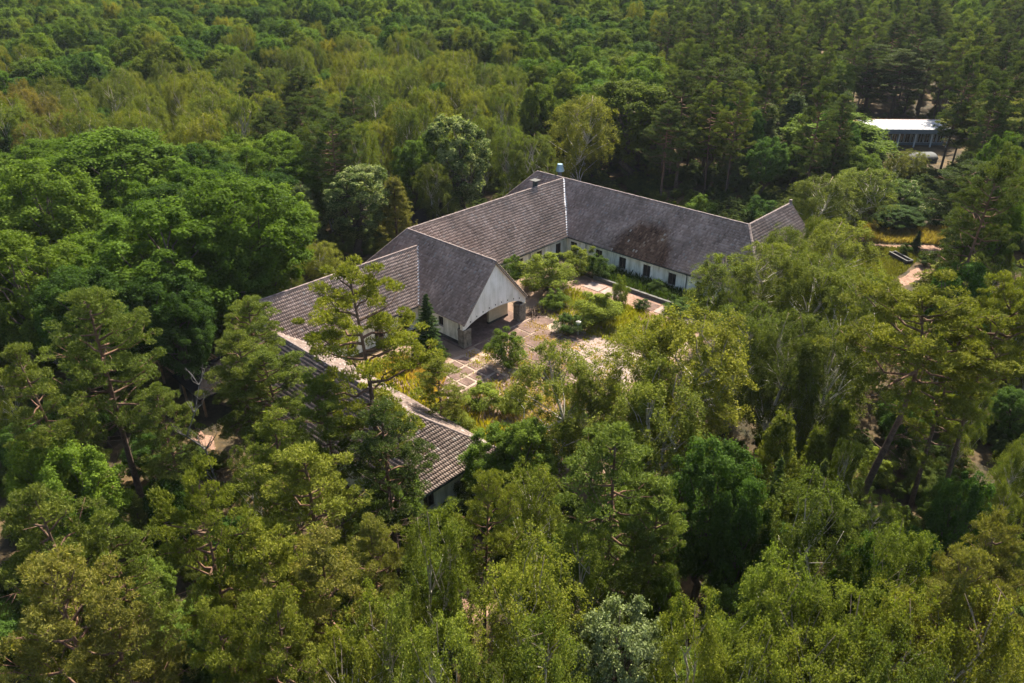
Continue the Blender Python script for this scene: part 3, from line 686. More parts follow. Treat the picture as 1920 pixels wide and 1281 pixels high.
def leaves(name, C, Nrm, ln, wd, tint, mat, rng, axis=None, fold=0.18):
    """one small folded diamond per leaf spray: C centres, Nrm facing, ln / wd length and width"""
    n = len(C); Nrm = unit(Nrm)
    t = rng.normal(size=(n, 3)) if axis is None else axis + rng.normal(size=(n, 3))*0.25
    t = unit(t - Nrm*np.sum(t*Nrm, axis=1, keepdims=True)); b = np.cross(Nrm, t)
    s = (0.55 + 0.9*rng.random(n)**1.3)[:, None]
    L_, W_ = t*s*np.reshape(ln, (-1, 1))*0.5, b*s*np.reshape(wd, (-1, 1))*0.5
    f = Nrm*s*np.reshape(wd, (-1, 1))*fold
    V = np.stack([C - L_, C + W_ + f - L_*0.1, C + L_, C - W_ + f - L_*0.1], axis=1).reshape(-1, 3)
    Q = np.arange(n*4).reshape(-1, 4)
    return mesh_np(name, V, Q, mat, np.clip(tint, 0, 1))

def clumpy(rng, centres, radii, per, flat=0.7, up=0.9):
    """leaf centres and facings over the sunny outside of many foliage clumps"""
    Cs, Ns, Ts = [], [], []
    for c, r in zip(centres, radii):
        k = max(12, int(per*(0.75 + 0.5*rng.random())))
        d = rng.normal(size=(k, 3)); d[:, 2] += up; d = unit(d)
        sub = unit(rng.normal(size=(7, 3)) + [0, 0, 0.5])          # knobbly: leaves gather on a few sub-lumps
        pick = sub[rng.integers(0, 7, k)]
        p = d*(0.72 + 0.22*rng.random((k, 1))) + pick*0.30*rng.random((k, 1))
        p[:, 2] *= flat
        p *= np.where(rng.random((k, 1)) < 0.16, rng.uniform(1.05, 1.6, (k, 1)), 1.0)      # stray sprays make the outline ragged
        Cs.append(c + p*r); Ns.append(d*0.7 + [0, 0, 0.45] + rng.normal(size=(k, 3))*0.45)
        Ts.append(np.clip(0.5 + rng.normal()*0.13 + rng.normal(size=k)*0.17, 0, 1))
    return np.concatenate(Cs), np.concatenate(Ns), np.concatenate(Ts)

def limb(mb, a, b, r0, r1, rng, sag=0.0, n=4, sides=5):
    a, b = np.array(a, float), np.array(b, float); ln = np.linalg.norm(b - a); pts, rs = [], []
    for i in range(n+1):
        t = i/n; p = a + (b-a)*t; p[2] += sag*4*t*(1-t)
        if 0 < i < n: p += rng.normal(size=3)*ln*0.04
        pts.append(p); rs.append(r0 + (r1-r0)*t)
    mb.tube([tuple(p) for p in pts], rs, sides); return pts

def shape_oak(seed, H=16.0, R=5.0, nclump=230, per=300, leaf=0.20, z0=0.18, lumps=9, mat=None, tall=1.0):
    rng = np.random.default_rng(seed); cz = H*(z0 + (1-z0)*0.48); rz = H*(1-z0)*0.52
    big = unit(rng.normal(size=(lumps, 3)) + [0, 0, 0.35])
    cen, rr = [], []
    tries = 0
    while len(cen) < nclump and tries < 9000:
        tries += 1
        d = unit(rng.normal(size=(1, 3)))[0]
        near = max(float(d @ q) for q in big)
        f = (0.62 + 0.30*max(0, (near-0.5)/0.5))*rng.uniform(0.82, 1.08); f *= (1.0 if rng.random() < 0.85 else rng.random()**0.5)
        p = np.array([d[0]*R*f, d[1]*R*f, cz + d[2]*rz*f])
        if p[2] < H*z0*0.8: continue
        r = R*(0.085 + 0.115*rng.random()**1.5)
        if any(np.linalg.norm((p-q)*[1, 1, 1.2]) < 0.50*min(r, s) for q, s in zip(cen, rr)): continue
        cen.append(p); rr.append(r)
    C, Nn, T = clumpy(rng, cen, rr, per, 0.92, 0.95)
    C[:, 2] = np.minimum(C[:, 2], H)
    crown = leaves('crown', C, Nn, leaf, leaf*0.72, T, mat or M_leaf, rng)
    mb = MB(); top = np.array([R*0.06, -R*0.05, H*0.62])
    limb(mb, (0, 0, -0.3), top, H*0.028, H*0.012, rng, n=6, sides=7)
    for p in cen[:34]:
        t = 0.35 + 0.6*rng.random(); limb(mb, top*t*0.98, p, H*0.010, 0.03, rng, sag=-0.3)
    return crown, mb.mesh('trunk', M_bark_oak, True)

def shape_birch(seed, H=15.0, R=3.25, nlimb=64, droop=0.85, leaf=0.125, z0=0.2, stems=1, per=88, strands=7, mat=None, barkm=None):
    rng = np.random.default_rng(seed); mb = MB(); C, Nn, T, A = [], [], [], []
    stem = []
    for s in range(stems):
        a = rng.random()*6.28; off = np.array([math.cos(a), math.sin(a), 0])*R*0.30*(s > 0)
        tip = off*1.6 + np.array([rng.normal()*R*0.12, rng.normal()*R*0.12, H*(1.0 if s == 0 else 0.86)])
        pts = limb(mb, off*0.1 + np.array([0, 0, -0.3]), tip, H*0.0095, 0.02, rng, n=8, sides=6); stem.append(pts)
    lump = unit(rng.normal(size=(8, 3)))
    for i in range(nlimb):
        t = ((i + rng.random())/nlimb)**0.86
        z = H*(z0 + (1-z0)*t*0.985)
        prof = math.sqrt(max(0.0, 1 - ((t-0.45)/0.62)**2)) if t > 0.45 else 0.50 + 0.50*(t/0.45)**0.8
        a = i*2.399 + rng.normal()*0.5
        d = np.array([math.cos(a), math.sin(a), 0])
        q = unit(np.array([[d[0], d[1], (t-0.5)*1.6]]))[0]
        f = 0.72 + 0.38*max(0, max(float(q @ l) for l in lump) - 0.3)
        r = R*prof*f*(0.50 + 0.5*rng.random()**0.6)
        st = stem[i % stems]; k = min(len(st)-1, int(max(0, (z/H) - 0.16)*8)); base = st[k]
        tip = np.array([d[0]*r, d[1]*r, z]) + [st[-1][0]*t*0.5, st[-1][1]*t*0.5, 0]
        if rng.random() < 0.6: limb(mb, base, tip, 0.045, 0.012, rng, sag=0.25, n=3, sides=4)
        ct = 0.5 + rng.normal()*0.15
        for s in range(strands):
            o = tip + rng.normal(size=3)*[0.33, 0.33, 0.26] - d*rng.random()*r*0.28
            ln = (0.5 + 1.5*rng.random())*droop*(0.5 + 0.6*prof)
            out = d*0.30 + rng.normal(size=3)*0.28; out[2] = 0.15
            k = int(per*(0.6 + 0.8*rng.random())); u = np.sort(rng.random(k))[:, None]
            p = o + out*np.sqrt(u)*1.1 - np.array([0, 0, 1.0])*u**1.25*ln + rng.normal(size=(k, 3))*0.12
            C.append(p); Nn.append(rng.normal(size=(k, 3))*0.75 + d*0.5 + [0, 0, 0.55]); T.append(np.clip(ct + rng.normal(size=k)*0.2, 0, 1))
            A.append(np.tile([0, 0, -0.7], (k, 1)) + out*0.4)
    C, Nn, T, A = map(np.concatenate, (C, Nn, T, A))
    C[:, 2] = np.clip(C[:, 2], 0.3, None)
    crown = leaves('crown', C, Nn, leaf, leaf*0.62, T, mat or M_leaf, rng, axis=A)
    return crown, mb.mesh('trunk', barkm or M_bark_birch, True)

def needle_pad(rng, c, r, flat, k, upw=0.55):
    d = rng.normal(size=(k, 3)); d[:, 2] = np.abs(d[:, 2])*0.9 - 0.25; d = unit(d)
    p = c + d*np.array([r, r, r*flat])*(0.35 + 0.65*rng.random((k, 1))**0.5)
    ax = d*0.8 + np.array([0, 0, upw]) + rng.normal(size=(k, 3))*0.4
    return p, ax

def shape_pine(seed, H=18.0, R=3.5, z0=0.42, nbr=36, open_=0.0, bend=0.5, pad=(0.34, 0.62), per=150, dead=9):
    """Scots pine: bare bent trunk, layered boughs, needle pads along their outer half"""
    rng = np.random.default_rng(seed); mb = MB(); C, A, T = [], [], []
    tr = []
    ph = rng.random()*6.28
    for i in range(11):
        t = i/10; b = bend*math.sin(t*3.0 + ph)*t
        tr.append(np.array([b*math.cos(ph), b*math.sin(ph*1.7), t*H*0.975 - 0.3]))
    mb.tube([tuple(p) for p in tr], [H*0.0135*(1 - 0.86*i/10) + 0.015 for i in range(11)], 7)
    def on(t):
        x = t*10; i = min(9, int(x)); return tr[i] + (tr[i+1]-tr[i])*(x-i)
    for i in range(nbr):
        t = z0 + (0.985-z0)*((i + 0.7*rng.random())/nbr)**0.92
        tt = (t-z0)/(1-z0)
        if rng.random() < open_: continue
        L_ = R*(0.30 + 0.74*math.sin(math.pi*min(1, 0.26 + 0.70*tt)))*(0.62 + 0.5*rng.random())
        if tt > 0.85: L_ *= 0.75
        a = i*2.399 + rng.normal()*0.45; el = rad(-6 + 38*tt + rng.normal()*9)
        o = on(min(1, t)); d = np.array([math.cos(a)*math.cos(el), math.sin(a)*math.cos(el), math.sin(el)])
        e = o + d*L_; e[2] += 0.05*L_
        limb(mb, o, e, 0.055 + 0.012*L_, 0.015, rng, sag=-0.10*L_, n=4, sides=4)
        ct = 0.5 + rng.normal()*0.14
        npad = max(3, int(L_*2.5))
        for k in range(npad):
            u = 0.40 + 0.62*(k + rng.random())/npad
            side = np.array([-d[1], d[0], 0])*rng.normal()*0.34*L_*(0.35 + 0.5*u)
            c = o + (e-o)*u + side + [0, 0, 0.12 + rng.normal()*0.24]
            r = pad[0] + (pad[1]-pad[0])*rng.random()
            p, ax = needle_pad(rng, c, r, 0.60, int(per*(0.7 + 0.6*rng.random())))
            C.append(p); A.append(ax); T.append(np.clip(ct + rng.normal(size=len(p))*0.18, 0, 1))
            if rng.random() < 0.35: limb(mb, o + (e-o)*u*0.8, c, 0.03, 0.012, rng, n=2, sides=3)
    for k in range(3):                                           # leader tuft
        p, ax = needle_pad(rng, tr[-1] + [rng.normal()*0.25, rng.normal()*0.25, 0.0 + 0.2*k], 0.5, 0.8, per); C.append(p); A.append(ax); T.append(np.clip(0.55 + rng.normal(size=len(p))*0.18, 0, 1))
    for k in range(dead):                                        # dead snags under the crown
        t = z0*(0.55 + 0.6*rng.random()); a = rng.random()*6.28; o = on(t); ln = 0.8 + 1.8*rng.random()
        e = o + np.array([math.cos(a), math.sin(a), -0.1 + 0.3*rng.random()])*ln
        limb(mb, o, e, 0.028, 0.008, rng, sag=0.15, n=3, sides=3)
        limb(mb, o + (e-o)*0.6, e + rng.normal(size=3)*0.4, 0.018, 0.006, rng, n=2, sides=3)
    C, A, T = map(np.concatenate, (C, A, T))
    Nn = rng.normal(size=C.shape) + [0, 0, 0.5]
    crown = leaves('crown', C, Nn, 0.23, 0.060, T, M_needle, rng, axis=unit(A)*1.2, fold=0.1)
    return crown, mb.mesh('trunk', M_bark_pine, True)

def shape_ypine(seed, H=12.0, R=2.5, per=70):
    """young bushy conifer with upright candle shoots"""
    rng = np.random.default_rng(seed); mb = MB(); C, A, T = [], [], []
    mb.tube([(0, 0, -0.3), (0.05, 0, H*0.5), (0, 0.05, H*0.97)], [H*0.012, H*0.008, 0.02], 6)
    nb = 92
    for i in range(nb):
        t = 0.10 + 0.88*(i + 0.6*rng.random())/nb
        L_ = R*((1-t)**0.62*1.05 + 0.06)*(0.6 + 0.5*rng.random()); a = i*2.399 + rng.normal()*0.4; el = rad(18 + 30*t)
        d = np.array([math.cos(a)*math.cos(el), math.sin(a)*math.cos(el), math.sin(el)]); o = np.array([0, 0, t*H*0.95])
        e = o + d*L_
        if i % 2: limb(mb, o, e, 0.03, 0.01, rng, n=2, sides=3)
        ct = 0.5 + rng.normal()*0.13
        for k in range(4):
            u = 0.45 + 0.55*(k+rng.random())/4; c = o + (e-o)*u + rng.normal(size=3)*[0.22, 0.22, 0.08]*(0.4+L_*0.4)
            p, ax = needle_pad(rng, c, 0.30, 0.8, int(per*(0.6+0.8*rng.random())), 0.9); C.append(p); A.append(ax); T.append(np.clip(ct + rng.normal(size=len(p))*0.18, 0, 1))
        k = 16; u = rng.random((k, 1)); C.append(e + np.array([0, 0, 1])*u*0.75 + rng.normal(size=(k, 3))*0.06); A.append(rng.normal(size=(k, 3))*0.3 + [0, 0, 1]); T.append(np.clip(0.75 + rng.normal(size=k)*0.12, 0, 1))
    C, A, T = map(np.concatenate, (C, A, T)); C[:, 2] = np.minimum(C[:, 2], H*1.02)
    crown = leaves('crown', C, rng.normal(size=C.shape) + [0, 0, 0.3], 0.21, 0.06, T, M_needle, rng, axis=unit(A)*1.2, fold=0.1)
    return crown, mb.mesh('trunk', M_bark_pine, True)

def shape_spruce(seed, H=12.0, R=2.5):
    rng = np.random.default_rng(seed); mb = MB(); C, A, T, Nn = [], [], [], []
    mb.tube([(0, 0, -0.3), (0, 0, H*0.5), (0, 0, H*0.98)], [H*0.013, H*0.008, 0.015], 6)
    for i in range(150):
        t = 0.06 + 0.93*(i + rng.random())/150; L_ = R*(1-t)**0.85*(0.72 + 0.4*rng.random()) + 0.12; a = i*2.399 + rng.normal()*0.3
        d = np.array([math.cos(a), math.sin(a), 0.30*t - 0.12]); o = np.array([0, 0, t*H]); ct = 0.5 + rng.normal()*0.13
        if i % 3 == 0: limb(mb, o, o + d*L_*0.9, 0.03, 0.008, rng, sag=0.1, n=2, sides=3)
        k = int(40 + 90*L_); u = rng.random((k, 1))**0.7; sw = np.array([-d[1], d[0], 0])*rng.normal(size=(k, 1))*0.26*L_*(1.15-u)
        p = o + d*L_*u + sw + np.array([0, 0, 1])*(-0.12*L_*u**2 + rng.normal(size=(k, 1))*0.05)
        C.append(p); A.append(d*0.8 + sw*1.5 + [0, 0, -0.15]); Nn.append(rng.normal(size=(k, 3))*0.5 + [0, 0, 0.8]); T.append(np.clip(ct + 0.15*(u[:, 0]-0.5) + rng.normal(size=k)*0.16, 0, 1))
    C, A, T, Nn = map(np.concatenate, (C, A, T, Nn))
    crown = leaves('crown', C, Nn, 0.26, 0.085, T, M_needle, rng, axis=unit(A)*1.4, fold=0.1)
    return crown, mb.mesh('trunk', M_bark_pine, True)

def shape_shrub(seed, H=4.0, R=2.0, leaf=0.12, mat=None):
    rng = np.random.default_rng(seed); cen, rr = [], []
    for i in range(46):
        d = unit(rng.normal(size=(1, 3)))[0]; f = 0.45 + 0.5*rng.random()
        p = np.array([d[0]*R*f, d[1]*R*f, H*0.42 + d[2]*H*0.42*f])
        if p[2] > 0.15: cen.append(p); rr.append(R*(0.16 + 0.16*rng.random()))
    for i in range(9):
        a = rng.random()*6.28; r = R*0.55*rng.random(); cen.append(np.array([math.cos(a)*r, math.sin(a)*r, H*(0.75+0.2*rng.random())])); rr.append(R*(0.10+0.08*rng.random()))
    C, Nn, T = clumpy(rng, cen, rr, 290, 0.9, 0.6); C[:, 2] = np.maximum(C[:, 2], 0.03)
    crown = leaves('crown', C, Nn, leaf, leaf*0.6, T, mat or M_leaf, rng)
    mb = MB()
    for p in cen[::3]: limb(mb, (p[0]*0.08, p[1]*0.08, -0.1), p, 0.035, 0.01, rng, n=3, sides=4)
    return crown, mb.mesh('trunk', M_bark_oak, True)

def shape_bare(seed, H=14.0):
    rng = np.random.default_rng(seed); mb = MB()
    pts = limb(mb, (0, 0, -0.3), (0.3, 0.2, H), 0.13, 0.015, rng, n=8, sides=6); tw = MB()
    for i in range(30):
        t = 0.25 + 0.72*rng.random(); o = pts[min(8, int(t*8))]; a = rng.random()*6.28; ln = (1.0-t*0.55)*2.6*(0.5+0.6*rng.random())
        e = o + np.array([math.cos(a)*0.75, math.sin(a)*0.75, 0.75])*ln
        tp = limb(tw, o, e, 0.05, 0.012, rng, sag=-0.1, n=3, sides=4)
        for k in range(3): limb(tw, tp[1+k % 3], tp[1+k % 3] + np.array([rng.normal()*0.4, rng.normal()*0.4, 0.7])*ln*0.35, 0.018, 0.006, rng, n=2, sides=3)
    return tw.mesh('crown', M_bark_dead, True), mb.mesh('trunk', M_bark_dead, True)

SHAPES = {
    'oak': [shape_oak(1), shape_oak(2, lumps=12), shape_oak(3, lumps=6), shape_oak(4, lumps=15, z0=0.25), shape_oak(5, lumps=7, z0=0.12)],
    'birch': [shape_birch(11), shape_birch(12, stems=2), shape_birch(13, droop=1.35), shape_birch(14, stems=3, droop=0.8), shape_birch(15, nlimb=58), shape_birch(16, stems=2, droop=1.1, nlimb=62)],
    'pine': [shape_pine(21), shape_pine(22, z0=0.36, nbr=40), shape_pine(23, z0=0.5, R=3.8, bend=0.9), shape_pine(24, z0=0.30, nbr=46, bend=0.3), shape_pine(27, z0=0.44, nbr=30, R=3.2, bend=0.8), shape_pine(28, z0=0.38, nbr=42, R=3.9)],
    'heropine': [shape_pine(25, z0=0.40, nbr=30, R=3.9, bend=0.9, per=170, dead=16)],
    'flatpine': [shape_pine(26, z0=0.66, nbr=30, R=4.4, bend=1.2, per=170, dead=22)],
    'ypine': [shape_ypine(31), shape_ypine(32, R=2.3)],
    'spruce': [shape_spruce(41)],
    'lime': [shape_oak(51, 15, 3.5, 200, 280, 0.17, 0.10, 8, M_blossom), shape_oak(52, 15, 3.5, 200, 280, 0.17, 0.10, 8, M_blossom)],
    'elder': [shape_oak(53, 6, 3.3, 110, 280, 0.13, 0.05, 7, M_elder)],
    'willow': [shape_birch(61, H=13, R=3.5, nlimb=80, droop=0.45, leaf=0.16, z0=0.15, mat=M_silver, barkm=M_bark_oak)],
    'shrub': [shape_shrub(71), shape_shrub(72), shape_shrub(73)],
    'bare': [shape_bare(81)],
}
BASE_W = dict(oak=10.0, birch=6.9, pine=7.4, heropine=8.0, flatpine=9.0, ypine=5.2, spruce=5.2, lime=7.0, elder=6.6, willow=7.2, shrub=4.2, bare=3.0)
BASE_H = dict(oak=16, birch=15, pine=18, heropine=18, flatpine=18, ypine=12, spruce=12, lime=15, elder=6, willow=13, shrub=4, bare=14)
NAME = dict(oak='broadleaf_tree', birch='birch_tree', pine='pine_tree', heropine='pine_tree', flatpine='pine_tree', ypine='young_pine_tree', spruce='spruce_tree',
            lime='lime_tree', elder='elder_bush', willow='willow_tree', shrub='shrub', bare='dead_tree')
CAT = {k: ('bush' if k in ('shrub', 'elder') else 'tree') for k in NAME}
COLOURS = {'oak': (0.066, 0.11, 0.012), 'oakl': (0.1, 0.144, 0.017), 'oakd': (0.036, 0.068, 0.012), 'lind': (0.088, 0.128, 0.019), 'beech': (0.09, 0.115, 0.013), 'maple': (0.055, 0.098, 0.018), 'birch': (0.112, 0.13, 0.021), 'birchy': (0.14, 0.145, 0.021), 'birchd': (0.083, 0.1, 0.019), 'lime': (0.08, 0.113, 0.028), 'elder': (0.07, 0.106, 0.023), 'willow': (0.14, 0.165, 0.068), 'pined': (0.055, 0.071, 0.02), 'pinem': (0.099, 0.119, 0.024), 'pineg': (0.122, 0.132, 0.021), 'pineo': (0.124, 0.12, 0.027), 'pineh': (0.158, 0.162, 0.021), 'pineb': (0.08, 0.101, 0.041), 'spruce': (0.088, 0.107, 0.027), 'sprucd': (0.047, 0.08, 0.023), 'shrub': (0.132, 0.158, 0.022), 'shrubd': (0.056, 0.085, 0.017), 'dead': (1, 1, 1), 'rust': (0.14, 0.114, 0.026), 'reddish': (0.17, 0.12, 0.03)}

PROTO_CROWN = {}
_n = [0]
def tree(kind, x, y, z, h, width, colour, label, group=None):
    i = _n[0]; _n[0] += 1
    v = (i*7 + int(abs(x)*3)) % len(SHAPES[kind])
    crown, trunk = SHAPES[kind][v]
    rz = (i*2.399) % 6.283
    t = empty(NAME[kind], (x, y, z), rz, label=label, cat=CAT[kind], group=group)
    sx = width/BASE_W[kind]; t.scale = (sx, sx, h/BASE_H[kind])
    q = random.Random(i*31+2); t.rotation_euler = (q.uniform(-.035, .035), q.uniform(-.035, .035), rz)
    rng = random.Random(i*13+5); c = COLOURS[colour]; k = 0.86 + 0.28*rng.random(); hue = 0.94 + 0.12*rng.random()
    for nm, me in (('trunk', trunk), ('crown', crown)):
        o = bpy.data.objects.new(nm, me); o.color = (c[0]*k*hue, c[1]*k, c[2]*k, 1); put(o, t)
        if nm == 'crown': PROTO_CROWN.setdefault((kind, v), o)
    return t

def scatter(name, kind, v, pts, mat, **k):
    """a mass too many to tell apart: one object, the crown shape of a standing tree repeated on points"""
    src = PROTO_CROWN[(kind, v)]
    P = np.array(pts, np.float32)
    me = bpy.data.meshes.new(name); me.vertices.add(len(P)); me.vertices.foreach_set('co', P[:, :3].ravel())
    for nm, col in (('sxy', 3), ('sz', 4), ('rot', 5)):
        a = me.attributes.new(nm, 'FLOAT', 'POINT'); a.data.foreach_set('value', np.ascontiguousarray(P[:, col]))
    me.update()
    o = bpy.data.objects.new(name, me); put(o, kind='stuff', **k)
    g = bpy.data.node_groups.new(name, 'GeometryNodeTree')
    g.interface.new_socket('Geometry', in_out='INPUT', socket_type='NodeSocketGeometry')
    g.interface.new_socket('Geometry', in_out='OUTPUT', socket_type='NodeSocketGeometry')
    N, L = g.nodes, g.links
    gi, go = N.new('NodeGroupInput'), N.new('NodeGroupOutput')
    ip = N.new('GeometryNodeInstanceOnPoints'); oi = N.new('GeometryNodeObjectInfo'); oi.inputs['Object'].default_value = src
    oi.transform_space = 'ORIGINAL'; oi.inputs['As Instance'].default_value = False
    sm = N.new('GeometryNodeSetMaterial'); sm.inputs['Material'].default_value = mat
    def attr(nm):
        q = N.new('GeometryNodeInputNamedAttribute'); q.data_type = 'FLOAT'; q.inputs['Name'].default_value = nm
        return next(s for s in q.outputs if s.enabled and s.name == 'Attribute')
    cs = N.new('ShaderNodeCombineXYZ'); cr = N.new('ShaderNodeCombineXYZ')
    L.new(attr('sxy'), cs.inputs[0]); L.new(attr('sxy'), cs.inputs[1]); L.new(attr('sz'), cs.inputs[2]); L.new(attr('rot'), cr.inputs[2])
    L.new(gi.outputs[0], ip.inputs['Points']); L.new(oi.outputs['Geometry'], sm.inputs['Geometry']); L.new(sm.outputs[0], ip.inputs['Instance'])
    L.new(cs.outputs[0], ip.inputs['Scale']); L.new(cr.outputs[0], ip.inputs['Rotation']); L.new(ip.outputs[0], go.inputs[0])
    md = o.modifiers.new('scatter', 'NODES'); md.node_group = g
    return o

